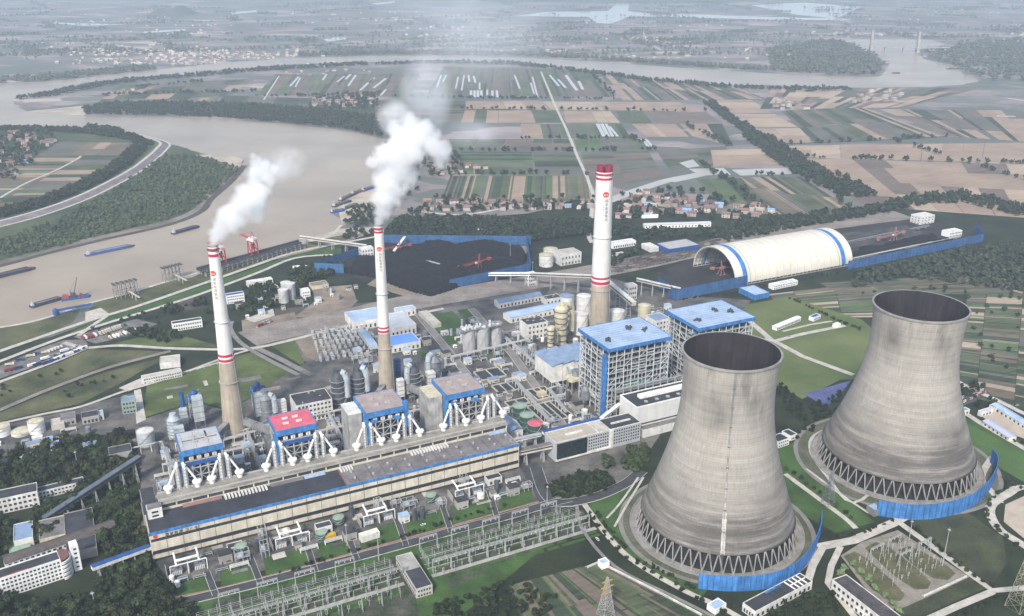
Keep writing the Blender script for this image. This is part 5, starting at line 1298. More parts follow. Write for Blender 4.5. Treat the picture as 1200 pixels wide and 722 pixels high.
for px, py, r, h, d in ((664, 372, 9, 30, 'pale round tank with a blue grey rim left of the right chimney'), (684, 372, 10, 30, 'pale round tank half hidden by the right chimney'), (680, 390, 10, 26, 'white round tank with a dark opening in front of the right chimney'), (754, 380, 8, 26, 'cream round tank right of the right chimney'), (722, 385, 10, 24, 'grey green cone bin right of the right chimney')):
    tank('process_tank', d, px, py, r, h, OFFWHITE if 'cream' not in d else CREAM, CREAM if 'cream' in d else (BLUESTEEL if 'rim' in d else OFFWHITE), 2, 'process tanks at the right chimney')
building('reagent_house', 'white square house with a dark roof left of the cream scrubber tower', 618, 399, 28, 22, 20, OFFWHITE, ROOFD, 0, 3, 5, clutter=5)
building('reagent_house', 'small white block between the two open steel boiler towers', 767, 398, 22, 22, 24, OFFWHITE, BLUESTEEL, 0, 4, 4)
building('store_shed', 'long pale blue roofed shed behind the white square reagent house', 598, 379, 84, 20, 8, OFFWHITE, BLUEL, 2, 1, 12, gable=True)
building('store_shed', 'long blue grey roofed shed next to the rail yard', 585, 362, 66, 15, 8, OFFWHITE, BLUESTEEL, 2, 1, 12, gable=True)
building('gear_house', 'small house with vents beside the pale round tanks', 640, 358, 24, 14, 8, OFFWHITE, ROOFD, 0, 1, 4, clutter=6)
# bag filter with stepped pale blue roofs
bf = site('filter_house', 'white filter house with four stepped blue roofs left of the open steel boiler tower', 'filter house', 427, 134)
for k in range(4):
    x0 = k*14; MB().box(x0, 0, 8, x0+13.4, 40, 28-.4*k).out('casing', OFFWHITE, bf)
    mb = MB(); mb.add([(x0-.6,-1,28.2),(x0+13.2,-1,31.4),(x0+13.2,41,31.4),(x0-.6,41,28.2),(x0-.6,-1,27.7),(x0+13.2,-1,30.4),(x0+13.2,41,30.4),(x0-.6,41,27.7)], [(0,1,2,3),(7,6,5,4),(0,4,5,1),(1,5,6,2),(2,6,7,3),(3,7,4,0)]); mb.out('roof', BLUESTEEL, bf)
    mb = MB(); mb.lathe(x0+6.7, -4, [(4.5, 24), (1.2, 14), (1.2, 8)], 10) if k else None
    if mb.v: mb.out('cone', DUCT, bf)
mb = MB()
for x in np.arange(0, 57, 7):
    for y in (0, 20, 40): mb.beam((x, y, 0), (x, y, 8), .8)
mb.out('leg', GALV, bf)
ds = site('discharge_deck', 'cream rounded duct deck on thin legs below the stepped filter house', 'duct', 440, 112)
MB().prism([(0,0),(26,0),(30,4),(30,12),(24,15),(3,15),(-2,11),(-2,3)], 15, 18).out('deck', CREAM, ds); MB().cyl(10, 9, 18, 25, 4.5, 3.5).out('hopper', STEEL, ds)
mb = MB(); [mb.beam((x, y, 0), (x, y, 15), .7) for x in (1, 14, 28) for y in (2, 13)]; mb.out('leg', GALV, ds)
hb = site('crusher_bin', 'grey steel bin with an inclined conveyor below the cream duct deck', 'bin', 440, 84)
MB().lathe(0, 0, [(1.5, 3), (5, 9), (5, 20), (3, 23), (.1, 24)], 16).out('bin', STEEL, hb); MB().beam((2, -2, 21), (15, -26, 2), 2.4).out('inclined_conveyor', GALV, hb)
mb = MB(); [mb.beam((a, b, 0), (a, b, 9), .6) for a in (-4, 4) for b in (-4, 4)]; mb.out('leg', GALV, hb)
# pipe rack along the plant road
def pipe_rack(label, pts, h, w=5, n=5):
    P_ = [G(*p)[:2] for p in pts]; c = P_[0]; t = thing('pipe_rack', label, 'pipe rack', (c[0], c[1], 0), 0, 'pipe racks'); P_ = [(a-c[0], b-c[1]) for a, b in P_]
    mb = MB()
    for k in range(n):
        L = offs(P_, (k-(n-1)/2)*w/n)
        for a, b in zip(L[:-1], L[1:]): mb.tube((*a, h), (*b, h), .38, 6)
    mb.out('pipe', GALV, t)
    for a, b in zip(P_[:-1], P_[1:]):
        d = math.dist(a, b); nx, ny = -(b[1]-a[1])/d*w/2, (b[0]-a[0])/d*w/2
        for i in range(max(1, int(d/9))):
            f = i/max(1, int(d/9)); x = a[0]+(b[0]-a[0])*f; y = a[1]+(b[1]-a[1])*f
            mb = MB(); mb.beam((x-nx, y-ny, 0), (x-nx, y-ny, h), .5); mb.beam((x+nx, y+ny, 0), (x+nx, y+ny, h), .5); mb.beam((x-nx, y-ny, h-.5), (x+nx, y+ny, h-.5), .5); mb.out('trestle', OFFWHITE, t)
    return t
pipe_rack('pale pipe rack running down to the control building beside the plant road', [(588,398),(612,418),(655,458),(643,462),(664,490)], 7)
pipe_rack('pale pipe rack in front of the three grey ash silos', [(530,424),(617,404)], 7)
pipe_rack('pipe rack beside the open basins', [(603,450),(645,500)], 6)
pipe_rack('pipe rack crossing before the first chimney', [(262,524),(310,510)], 8)
pipe_rack('white pipe rack from the grove to the hall annex', [(128,540),(190,526),(200,550)], 8, 3, 3)
# open basins
def basin(label, px, py, w, d, lanes=3):
    x, y, _ = G(px, py); t = thing('settling_basin', label, 'basin', (x, y, 0), SA, 'open settling basins'); mb = MB()
    for k in range(lanes+1): mb.box(k*w/lanes-.35, 0, 0, k*w/lanes+.35, d, 2.2)
    mb.box(0, -.36, 0, w, -.001, 2.2); mb.box(0, d+.001, 0, w, d+.36, 2.2); mb.out('wall', CONCL, t)
    MB().box(.36, .01, 0, w-.36, d-.01, .9).out('water', M('basin_water', (.03,.04,.042), .15, .2, .05), t); return t
basin('open concrete basin with dark water left of the plant road, upper', 565, 447, 30, 24, 2); basin('open concrete basin with dark water left of the plant road, lower', 585, 462, 28, 20, 3)
basin('long laned concrete basin beside the control building pipe bridge', 638, 497, 34, 40, 5); basin('narrow dark basin behind the green tanks', 597, 478, 24, 12, 2)
basin('pair of settling lanes near the laned basin', 630, 470, 22, 26, 3)
building('shed', 'blue grey curved shed between the hall end and the green tanks', 598, 515, 14, 30, 8, OFFWHITE, BLUESTEEL, 0, 0, 0, gable=True)
building('shed', 'small cream shed by the pipe racks', 632, 467, 9, 7, 5, CREAM, CREAM)
# blue roofed workshops behind the middle chimney
building('workshop', 'large workshop with a bright pale blue roof behind the middle chimney', 415, 388, 50, 40, 11, OFFWHITE, BLUEL, 0, 1, 8)
building('workshop', 'workshop with a vivid blue roof right of the middle chimney', 460, 414, 36, 30, 9, OFFWHITE, M('vivid_blue_roof', (.12,.28,.75), .6, .1, .1), 0, 1, 6)
building('workshop', 'workshop with a white grey roof right behind the middle chimney', 458, 396, 34, 50, 12, OFFWHITE, M('white_grey_roof', (.50,.53,.56), .7, .1, .1, fine=.1), 0, 1, 6)
building('workshop', 'small blue roofed workshop by the rail yard', 466, 372, 26, 14, 8, OFFWHITE, BLUEL, 0, 1, 4)
building('low_store', 'long pale flat store beside the plant road hedge', 507, 385, 12, 50, 5, CONCL, CONCL, 0)
# transformer yard between chimneys: frames and gear in rows
for k in range(34):
    pass
def gear_bay(u, v, w, label, seed):
    t = site('switch_bay', label, 'electrical gear', u, v, 'equipment rows between the chimneys'); R = random.Random(seed); m2 = MB()
    for i in range(12):
        x = w*i/12; hh = R.uniform(2.5, 7); MB().box(x, R.uniform(0, 3), 0, x+R.uniform(1.5, 4), R.uniform(4, 8), hh).out('cabinet', M('pale_gear', (.60,.60,.60), .7, .4, .15, dark=(.24,.24,.245)), t)
        i % 3 or (m2.beam((x, 0, 0), (x, 0, 8), .25), m2.beam((x, 9, 0), (x, 9, 8), .25), m2.beam((x, 0, 8), (x, 9, 8), .25))
    m2.beam((0, 0, 8), (w, 0, 8), .22); m2.out('frame', GALV, t)
for k in range(7):
    u, v = UV(372, 426); gear_bay(u+4+k*2, v+k*14, 84-k*2, 'row of pale cabinets and frames between the chimneys, row %s from the front' % ['first','second','third','fourth','fifth','sixth','seventh'][k], k)
# ------------------------------------------------------------------ other works buildings
building('fire_station', 'tall blue roofed house on green legs beside the grove tanks', 144, 486, 14, 12, 14, M('grey_green_wall', (.24,.30,.27), .8), BLUESTEEL, -4, 3, 4)
building('pump_house', 'small pale blue roofed pump house left of the blue roofed house', 110, 494, 10, 10, 6, OFFWHITE, BLUEL, 0, 1, 3)
building('pump_house', 'dark flat roofed house by the white tanks', 97, 498, 16, 14, 7, CONC, ROOFD, 0, 1, 4)
building('pump_house', 'low pale house beside the white tanks', 61, 505, 12, 16, 5, CONCL, CONCL, 0)
building('pump_house', 'brown roofed low house behind the dark flat roofed one', 72, 500, 14, 16, 6, CONC, ROOFG, 0, 1, 3)
building('shed', 'dark roofed shed at the picture edge left of the grove conveyor', 130, 545, 20, 16, 10, CONC, ROOFD, 0)
building('store_shed', 'long dark shed roof among the grove trees behind the clarifiers', 80, 660, 22, 62, 8, CONC, ROOFD, 0)
building('store_shed', 'blue grey roofed shed beside the pale green clarifiers', 18, 645, 14, 26, 8, OFFWHITE, BLUESTEEL, 0)
building('courtyard_house', 'pale walled courtyard house between the clarifiers and the long dark shed', 48, 642, 20, 30, 7, CREAM, ROOFG, 0, 1, 4)
building('canteen', 'long low house with a dark roof along the back of the white office block', 9, 672, 82, 12, 9, OFFWHITE, M('brown_tile_roof', (.10,.085,.08), .9, .25, .2), 11, 2, 20, gable=True)
building('dormitory', 'white block with a dark roof at the left picture edge in the grove', -14, 606, 40, 16, 14, OFFWHITE, ROOFD, 0, 3, 10)
building('dormitory', 'long low house with a row of windows hidden in the grove', 36, 588, 44, 9, 7, OFFWHITE, ROOFD, 3, 2, 14)
# white office block with a rounded stair end
ob = thing('office_block', 'white office block with rows of windows and a rounded balcony end in the grove', 'building', G(4, 702), math.radians(35))
MB().box(0, 0, .1, 42, 13, 17).out('wall', WHITE, ob); MB().box(.4, .4, 17, 41.6, 12.6, 17.15).out('roof', ROOFD, ob)
mb = MB(); [mb.box(*q) for q in ((0,0,17,42,.38,18.1),(0,12.6,17,42,13,18.1),(0,.4,17,.38,12.6,18.1))]; mb.out('parapet', WHITE, ob)
MB().box(2, 1, 17.15, 20, 1.6, 18.3).out('flower_trough', RUST, ob)
windows(ob, .8, 41.5, [1.2+3.3*k for k in range(5)], 15, 0, 1.6, 1.6)
arcp = [(42+13*math.sin(a)*.62, 6.5-9.5*math.cos(a)) for a in np.linspace(0, math.pi, 14)]
for k in range(5): MB().prism(arcp, .3+3.4*k, 2.2+3.4*k).out('balcony', WHITE, ob); MB().prism([(42+(x-42)*.9, 6.5+(y-6.5)*.9) for x, y in arcp], 2.2+3.4*k, 3.7+3.4*k).out('window_band', GLASS, ob)
MB().prism([(42+(x-42)*.9, 6.5+(y-6.5)*.9) for x, y in arcp], 17.3, 17.5).out('terrace', M('terrace_red', (.22,.08,.07), .8, .5, .3, dark=(.08,.07,.07)), ob)
MB().box(50.5, 4, .1, 56, 12, 23).out('stair_tower', WHITE, ob); windows(ob, 51, 55.6, [3+4*k for k in range(5)], 1, 4, 2.0, 1.6)
building('river_office', 'white two storey office with a dark roof left of the first chimney', 203, 389, 36, 10, 10, WHITE, ROOFD, 0, 2, 12)
building('river_office', 'white three storey office with a red edged roof right of the first chimney', 266, 357, 24, 10, 12, WHITE, BLUED, 0, 3, 9)
building('grain_shed', 'long white two storey shed row at the edge of the concrete pad', 168, 451, 42, 9, 7, OFFWHITE, CONCL, 4, 2, 16)
building('wedge_house', 'white open roofed frame house beyond the long shed row', 188, 433, 22, 20, 7, OFFWHITE, CONCL, -8)
building('depot', 'flat pale depot roof among trees behind the first chimney', 291, 337, 36, 12, 6, OFFWHITE, OFFWHITE, 3, 1, 10)
building('depot', 'white roofed depot next to the blue fence corner', 344, 319, 22, 10, 6, OFFWHITE, WHITE, -6, 1, 6)
building('depot', 'white house with two storeys beside the pale grey silos', 354, 349, 12, 12, 9, WHITE, OFFWHITE, 0, 2, 4)
building('depot', 'tan roofed open shed near the pale grey silos', 366, 340, 24, 18, 5, CREAM, DIRT, 0)
building('yard_shed', 'pale blue roofed pasture shed beside the arched coal shed', 884, 352, 26, 34, 7, BLUE, BLUEL, 0, 0, 0)
building('row_house', 'long white roofed row house with a blue end in the pasture', 910, 388, 52, 7, 5, WHITE, WHITE, 14, 1, 16, gable=True)
building('row_house', 'short blue roofed house at the end of the white row house', 953, 377, 16, 7, 5, WHITE, BLUED, 14, 1, 5)
building('row_house', 'tiny white hut at the end of the pasture road', 980, 385, 9, 6, 4, WHITE, WHITE, 10)
building('row_house', 'white stepped workers huts below the arched coal shed', 906, 340, 46, 10, 6, WHITE, OFFWHITE, 2, 2, 14)
building('white_house', 'small white house with a dark roof between the cooling towers', 911, 526, 15, 12, 7, WHITE, ROOFD, 4, 2, 5, nd=4)
building('white_house', 'low white extension with a dark roof beside the small white house', 926, 517, 9, 12, 5, WHITE, ROOFD, 4, 1, 3)
building('pump_hall', 'long white pump hall with a dark roof beside the pale green trees', 973, 694, 74, 14, 11, OFFWHITE, M('worn_dark_roof', (.075,.068,.072), .9, .35, .15, fine=.3), 0, 2, 16, nd=3, ang=math.degrees(math.atan2(G(1040,748)[1]-G(973,694)[1], G(1040,748)[0]-G(973,694)[0])))
ph = building('pump_hall', 'low white pump hall with open roof frames below the blue barrier', 884, 727, 62, 12, 7, OFFWHITE, ROOFD, 8, 1, 12, nd=4)
for k in range(3): MB().box(24+k*5, 1, 7.3, 27.5+k*5, 8, 8.0).out('roof_opening', M('roof_opening', (.04,.05,.05), .6), ph)
MB().box(22, 9.5, 7.2, 38, 10.7, 8.4).out('blue_duct', BLUE, ph); mb = MB(); [mb.box(43+k*4.4, .5, 7.3, 43.5+k*4.4, 11, 8.3) for k in range(4)]; mb.box(43, 5.5, 7.3, 60, 6, 8.31); mb.out('roof_beam', WHITE, ph)
building('gate_hut', 'pale blue roofed hut at the blue barrier of the farther cooling tower', 1024, 606, 9, 9, 6, M('open_wall', (.2,.2,.2), .8), BLUEL, 0)
building('gate_hut', 'bright blue roofed hut near the lower picture edge', 838, 721, 12, 8, 4, WHITE, BLUEL, 12)
building('kiosk', 'tiny white blue kiosk beside the crop plots', 705, 668, 7, 6, 5, WHITE, BLUEL, 0)
building('relay_house', 'long two storey relay house with a half dark roof between the switchyards', 488, 702, 13, 45, 8, M('relay_wall', (.44,.42,.38), .85, .15, .2), CONC, 0, 2, 5, nd=14)
MB_ = MB(); MB_.box(.5, .5, 8.3, 12.5, 24, 8.5); MB_.out('dark_roof', ROOFD, [o for o in COL.objects if o.name.startswith('relay_house')][0])
building('road_kiosk', 'white flat roofed kiosk on the lawn by the hall road', 424, 637, 16, 7, 5, OFFWHITE, M('cream_roof', (.6,.6,.5), .8, .1), 4)
# site village on the right
BAR = math.degrees(math.atan2(G(1200,499)[1]-G(1163,476)[1], G(1200,499)[0]-G(1163,476)[0]))
for px, py, w, d, h, rf, lab in ((1161, 479, 66, 9, 5, BLUEL, 'long pale blue roofed barrack by the right picture edge'), (1151, 498, 36, 9, 4.5, M('lilac_roof', (.42,.45,.60), .7, .1), 'pale lilac roofed barrack next to the yard'), (1123, 489, 16, 6, 5, M('teal_roof', (.16,.38,.36), .7, .1), 'teal roofed hut by the farther cooling tower'), (1166, 484, 10, 8, 5, BLUED, 'deep blue roofed hut between two barracks'), (1150, 489, 16, 5, 5, M('lilac_roof', (.42,.45,.60), .7), 'narrow lilac roofed hut beside the parking')):
    building('barrack', lab, px, py, w, d, h, OFFWHITE, rf, 0, 1, max(3, w//6), gable=w > 20, ang=BAR if w > 20 else None)
patch(M('barrack_yard', (.42,.36,.29), .95, .15, .1), .27, [(1150,488),(1168,478),(1200,492),(1200,515),(1165,500)])
patch(MATS['barrack_yard'], .272, [(1178,592),(1200,582),(1270,600),(1270,640),(1200,632),(1176,612)])
patch(ASPH, .28, [(1122,462),(1150,455),(1162,463),(1125,478)], name='parking_lot')
# depots beyond the rails
building('far_depot', 'wide grey roofed depot with a blue side beyond the rail yard', 784, 299, 58, 36, 9, BLUED, M('pale_grey_roof', (.40,.39,.38), .8, .12, .1), 0)
building('far_depot', 'white flat roofed depot right of the right chimney', 718, 292, 44, 14, 8, WHITE, OFFWHITE, 0, 1, 10)
building('far_depot', 'low white store in front of the white flat roofed depot', 712, 305, 32, 10, 6, OFFWHITE, CONCL, 0, 1, 8)
building('far_depot', 'pale store beside the wide grey roofed depot', 762, 296, 16, 26, 7, OFFWHITE, OFFWHITE, 0)
building('far_depot', 'big pale block with cooling louvres left of the right chimney', 657, 312, 36, 26, 17, OFFWHITE, CONCL, 0, 2, 6)
building('farm_shed', 'long white roofed poultry shed below the red roofed village', 755, 268, 118, 12, 6, WHITE, FILM, -20, 1, 20, gable=True)
building('farm_shed', 'blue roofed shed beside the long white poultry shed', 752, 256, 30, 12, 6, WHITE, BLUEL, -20)
building('farm_shed', 'white shed on the bank behind the open coal yard', 560, 274, 30, 8, 7, WHITE, WHITE, -22, 1, 8)
building('yard_office', 'white office beside the end of the coal yard', 1112, 279, 30, 16, 9, WHITE, OFFWHITE, 0, 2, 8)
# hall-foot transformers: white portals, bus ducts and coolers
def transformer(px, py, label):
    x, y, _ = G(px, py); t = thing('transformer_bay', label, 'transformer', (x, y, .1), SA, 'transformer bays at the hall foot')
    for k in range(2):
        o = MB(); o.box(k*17-4, -2.5, 0, k*17+4, 2.5, 4.2); o.cyl(k*17, 0, 4.2, 6, 1.0, n=10); o.out('transformer_tank', STEEL, t)
        f = MB(); [f.box(k*17-4+j*1.3, -3.4, .6, k*17-3.4+j*1.3, -2.6, 3.8) for j in range(6)]; f.out('radiator', STEELW, t)
        b = MB(); b.path([(k*17, 1, 6), (k*17, 6, 8.5), (k*17, 15, 9)], .8, 8); b.out('bus_duct', STEELW, t)
    p = MB(); [p.beam((q, -4, 0), (q, -4, 10), .6) for q in (-5, 8, 22)]; p.beam((-5, -4, 10), (22, -4, 10), .7); p.beam((0, 3, 9.5), (17, 3, 9.5), 1.4); p.out('portal', STEELW, t)
    q = MB(); q.box(-8, -5, 0, -7.4, 7, 6); q.box(8.2, -5, 0, 8.8, 7, 6); q.out('blast_wall', CONC, t)
    return t
for px, py, d in ((208,672,'leftmost, by the grove'),(330,640,'left of the green tank and lawn'),(432,613,'at the middle of the hall'),(538,583,'near the right end of the hall')): transformer(px, py, 'white portals and transformers at the hall foot, ' + d)
for px, py, w, d, h, lab in ((372,629,13,8,7,'small dark roofed hut at the hall foot beside a green tank'),(572,570,14,8,6,'small dark roofed hut at the hall foot near its right end'),(268,650,12,7,5,'low grey hut at the hall foot, left part')): building('equipment_hut', lab, px, py, w, d, h, OFFWHITE, ROOFD, 0, 1, 3)
yb = thing('yellow_container', 'bright yellow container on the pavement before the hall', 'container', G(387, 630, .3), SA)
MB().box(-4.5, -2, 0, 4.5, 2, 3.4).out('body', YEL, yb); mb = MB(); [mb.box(-4.4+k*.9, -2.1, .3, -4.1+k*.9, -2.003, 3.2) for k in range(10)]; mb.out('rib', M('dark_yellow', (.4,.25,.02), .6), yb)
# ------------------------------------------------------------------ river: jetty, cranes, intakes, ships
def jetty():
    A_ = G(233, 322); B_ = G(352, 288.5); L = math.dist(A_[:2], B_[:2]); ang = math.atan2(B_[1]-A_[1], B_[0]-A_[0])
    t = thing('coal_jetty', 'long dark piled coal jetty along the river bank with a conveyor', 'jetty', (*A_[:2], 0), ang)
    MB().box(0, -6, 6.5, L, 6, 7.6).out('deck', ROOFD, t); MB().box(2, -18, 5.0, L, -13, 6).out('approach_deck', ROOFD, t)
    mb = MB()
    for x in np.arange(2, L, 9):
        for y in (-5, 0, 5, -17, -14): mb.cyl(x, y, -1, 6.6, .7, n=8)
    mb.out('pile', CONC, t); MB().box(0, 2.5, 8.2, L, 5, 10.4).out('conveyor', STEELD, t)
    mb = MB(); [mb.box(x, -6.3, 5, x+1.2, -6.003, 7.4) for x in np.arange(0, L, 7)]; mb.out('fender', STEELD, t); return A_, ang, L
JA, JANG, JL = jetty()
def unloader(f, label):
    x = JA[0]+math.cos(JANG)*JL*f; y = JA[1]+math.sin(JANG)*JL*f
    t = thing('ship_unloader', label, 'crane', (x, y, 7.6), JANG, 'red ship unloaders on the jetty'); mb = MB()
    for a in (-6, 6):
        for b in (-5, 5): mb.beam((a, b, 0), (a*.8, b, 22), 1.3)
        mb.beam((a*.8, -5, 22), (a*.8, 5, 22), 1.2); mb.beam((a, -5, 9), (a, 5, 9), 1.0); mb.beam((a, -5, 0), (a*.8, 5, 22), .6)
    for b in (-5, 5): mb.beam((-5, b, 22), (5, b, 22), 1.2)
    mb.out('portal', RED, t); mb = MB(); mb.box(-4, -8, 22, 4, 4, 28); mb.out('machine_house', OFFWHITE, t)
    mb = MB(); [mb.beam((s*1.6, -12, 25), (s*1.6, 30, 27), .9) for s in (-1, 1)]; [mb.beam((-1.6, q, 25+q*.05), (1.6, q+4, 25+q*.05), .4) for q in range(0, 28, 4)]; mb.beam((0, 0, 37), (0, 26, 27.5), .4); mb.beam((-3, -2, 28), (0, 0, 37), .8); mb.beam((3, -2, 28), (0, 0, 37), .8); mb.out('boom', RED, t)
    MB().box(-1.8, 9, 20, 1.8, 12, 23.5).out('cab', WHITE, t); mb = MB(); mb.lathe(0, 0, [(4, 16), (2, 10), (2, 9)], 4); mb.out('hopper', RED, t)
unloader(.21, 'red ship unloader on the jetty beside the first chimney top'); unloader(.52, 'red ship unloader standing alone farther along the jetty')
def intake(px, py, w, label):
    x, y, _ = G(px, py); ang = math.atan2(*(np.array(G(px+25, py-6)[:2])-np.array((x, y)))[::-1]); t = thing('intake_frame', label, 'water intake', (x, y, 0), ang, 'water intake frames in the river')
    mb = MB(); n = 6
    for i in range(n):
        for j in range(2): mb.cyl(i*w/(n-1), j*9, -1, 20, .65, n=8)
    for i in range(n): mb.beam((i*w/(n-1), 0, 20), (i*w/(n-1), 9, 20), .9)
    for z in (9, 20):
        for j in range(2): mb.beam((0, j*9, z), (w, j*9, z), .8)
    mb.out('frame', M('intake_concrete', (.26,.24,.22), .9, .3, .2), t)
    m2 = MB(); [m2.box(i*w/(n-1)-1.6, 0, 20.5, i*w/(n-1)+1.6, 9.4, 21.6) for i in range(n)]; m2.out('hoist', STEELD, t)
    m3 = MB(); m3.box(w*.55, -36, 7.6, w*.55+2.6, 0, 8.2); [m3.cyl(w*.55+1.3, -q, -1, 7.6, .6, n=8) for q in (10, 22)]; m3.out('footbridge', CONCL, t)
intake(137, 351, 30, 'tall dark water intake frame with a footbridge, left of two'); intake(194, 331, 27, 'tall dark water intake frame with a footbridge, right of two')
def barge(a, b, hull, label, cargo, house=True, w=11, deck=STEELD):
    A_ = np.array(G(*a)[:2]); B_ = np.array(G(*b)[:2]); L = float(np.linalg.norm(B_-A_)); ang = math.atan2(*(B_-A_)[::-1]); t = thing('river_barge', label, 'barge', (A_[0], A_[1], .3), ang, 'barges on the river')
    out = [(0, -w*.42), (L*.04, -w/2), (L*.86, -w/2), (L*.96, -w*.25), (L, 0), (L*.96, w*.25), (L*.86, w/2), (L*.04, w/2), (0, w*.42)]
    MB().prism(out, -.6, 2.4).out('hull', hull, t)
    mb = MB()
    for s in (-1, 1): mb.box(L*.16, s*w*.42-.3, 2.4, L*.88, s*w*.42+.3, 4.2)
    mb.box(L*.16, -w*.39, 2.4, L*.17, w*.39, 4.2); mb.box(L*.87, -w*.39, 2.4, L*.88, w*.39, 4.2); mb.out('coaming', hull, t)
    MB().prism([(L*.175, -w*.38), (L*.865, -w*.38), (L*.865, w*.38), (L*.175, w*.38)], 2.4, 3.7).out('cargo', cargo, t)
    if house:
        MB().box(L*.03, -w*.32, 2.4, L*.09, w*.32, 4.6).box(L*.045, -w*.24, 4.6, L*.08, w*.24, 6.4).out('deckhouse', DUCT, t); MB().box(L*.08, -w*.22, 4.9, L*.08+.15, w*.22, 6.0).out('window', GLASS, t)
        MB().tube((L*.06, 0, 7.6), (L*.06, 0, 12), .18, 6).out('mast', OFFWHITE, t)
    MB().box(L*.9, -w*.2, 2.4, L*.94, w*.2, 3.6).out('windlass', RUST if 'red' in label else STEELD, t); return t
HB = M('hull_navy', (.035,.045,.095), .6, .3, .2); 
barge((-26,331), (42,314.5), HB, 'dark navy open barge with a red bow, partly outside the picture', M('empty_hold', (.08,.06,.055), .8), w=14)
barge((100,300.5), (158,288.5), M('hull_blue', (.06,.10,.24), .6, .3, .2), 'long barge with pale blue covered holds in midstream', M('hold_cover', (.16,.22,.36), .6, .2, .1), w=11)
barge((202,275), (234,266), HB, 'short dark navy barge beyond the steam plume', M('empty_hold', (.03,.035,.06), .8), w=10)
barge((36,361), (74,350), HB, 'dark moored barge with a white deckhouse beside the floating crane', M('wet_sand', (.16,.13,.11), .9), w=10)
# floating crane / moored work boats
fc = thing('floating_crane', 'dark floating crane with a tall jib moored at the quay', 'floating crane', G(72, 352, .3), math.radians(27))
MB().prism([(0,-6),(34,-6),(37,0),(34,6),(0,6)], -.5, 2.6).out('pontoon', BLUED, fc); MB().box(2, -4, 2.6, 10, 4, 6.5).out('deckhouse', RUST, fc)
mb = MB(); mb.box(12, -3.5, 2.6, 19, 3.5, 8); mb.beam((17, -1.5, 8), (24, -.5, 30), .6); mb.beam((17, 1.5, 8), (24, .5, 30), .6); [mb.beam((17.5+k, -1.3, 9.5+3.1*k), (18.2+k, 1.2, 12+3.1*k), .3) for k in range(6)]; mb.beam((13, 0, 13), (24, 0, 30), .2); mb.beam((13, 0, 8), (13, 0, 13), .6); mb.out('crane', STEELD, fc)
mb = MB(); R = random.Random(4)
for k in range(14): x = R.uniform(20, 32); y = R.uniform(-4.5, 3.5); mb.box(x, y, 2.6, x+R.uniform(1, 3), y+R.uniform(.8, 2), R.uniform(3.4, 6))
mb.out('deck_cargo', RUST, fc)
bc = thing('quay_conveyor', 'bright blue inclined quay conveyor with a blue drum hopper', 'conveyor', G(66, 369, .3), math.radians(24))
MB().beam((2, 0, 6), (44, 3, 7.5), 2.6).out('boom', BLUED, bc); MB().lathe(0, 0, [(3.8, 0), (3.8, 7), (1, 9)], 14).out('hopper', BLUED, bc); mb = MB(); [mb.beam((q, -1.5, 0), (q, 0, 6.5), .5) for q in (10, 20, 30, 40)]; mb.out('leg', BLUED, bc)
for k, (a, b, hl, lab) in enumerate((((388,250),(404,247), BLUED, 'small blue work boat nearest the sandy spit'), ((390,243),(412,236), STEELD, 'dark work boat second off the sandy spit'), ((398,236),(420,226), STEELD, 'dark work boat third off the sandy spit'), ((412,229),(430,222), RUST, 'rusty work boat off the sandy spit'), ((424,225),(444,218), BLUED, 'blue work boat closest to the steam plume'), ((402,246),(420,240), STEELD, 'dark work boat lying inshore at the sandy spit'))):
    barge(a, b, hl, lab, M('deck_gear', (.2,.17,.15), .9, .5, .3, dark=(.05,.05,.06)), True, 9)
for k, (px, py, s, lab) in enumerate(((1050, 86, 1.2, 'faint distant barge in mid river'), (1116, 81, 1.6, 'faint distant barge by the far right bank'), (1124, 81, 1.4, 'second faint distant barge by the far right bank'))):
    barge((px-4*s, py), (px+4*s, py), STEELD, lab, STEELD, True, 14)
# far bridge in the haze
t = thing('river_bridge', 'faint two towered road bridge far off in the haze', 'bridge', G(1005, 60.5), 0)
pa, pb = G(1005, 60.5), G(1112, 62); L = math.dist(pa[:2], pb[:2]); t.rotation_euler = (0, 0, math.atan2(pb[1]-pa[1], pb[0]-pa[0]))
MB().box(0, -12, 22, L, 12, 26).out('deck', CONC, t)
for f in (.14, .65):
    mb = MB(); [mb.beam((L*f, s*14, 0), (L*f, s*5, 95), 9) for s in (-1, 1)]; mb.out('pylon', CONC, t)
mb = MB(); [mb.box(L*q-3, -8, 0, L*q+3, 8, 22) for q in (.02, .3, .5, .82, .95)]; mb.out('pier', CONC, t)
patch(DIRT, .30, [(452,292),(450,287),(620,288.5),(616,300),(600,292),(560,290),(500,292)], [(440,327),(500,349),(528,343),(520,347),(500,356),(430,334)])
for k, (a, b) in enumerate((((1000,303),(1120,278)), ((985,287),(1085,268)), ((990,279),(1075,262)), ((800,332),(840,324)))):
    pass
bridge('conveyor_gallery', 'long low yard conveyor beyond the arched shed, nearest the blue fence', Vector((*G(1000,306)[:2], 3)), Vector((*G(1125,280)[:2], 3)), 0, 2, 3, GALV, CONCL, 'coal conveyor galleries', 12)
bridge('conveyor_gallery', 'long low yard conveyor beyond the arched shed, farther from the blue fence', Vector((*G(985,288)[:2], 3)), Vector((*G(1088,267)[:2], 3)), 0, 2, 3, GALV, STEEL, 'coal conveyor galleries', 12)
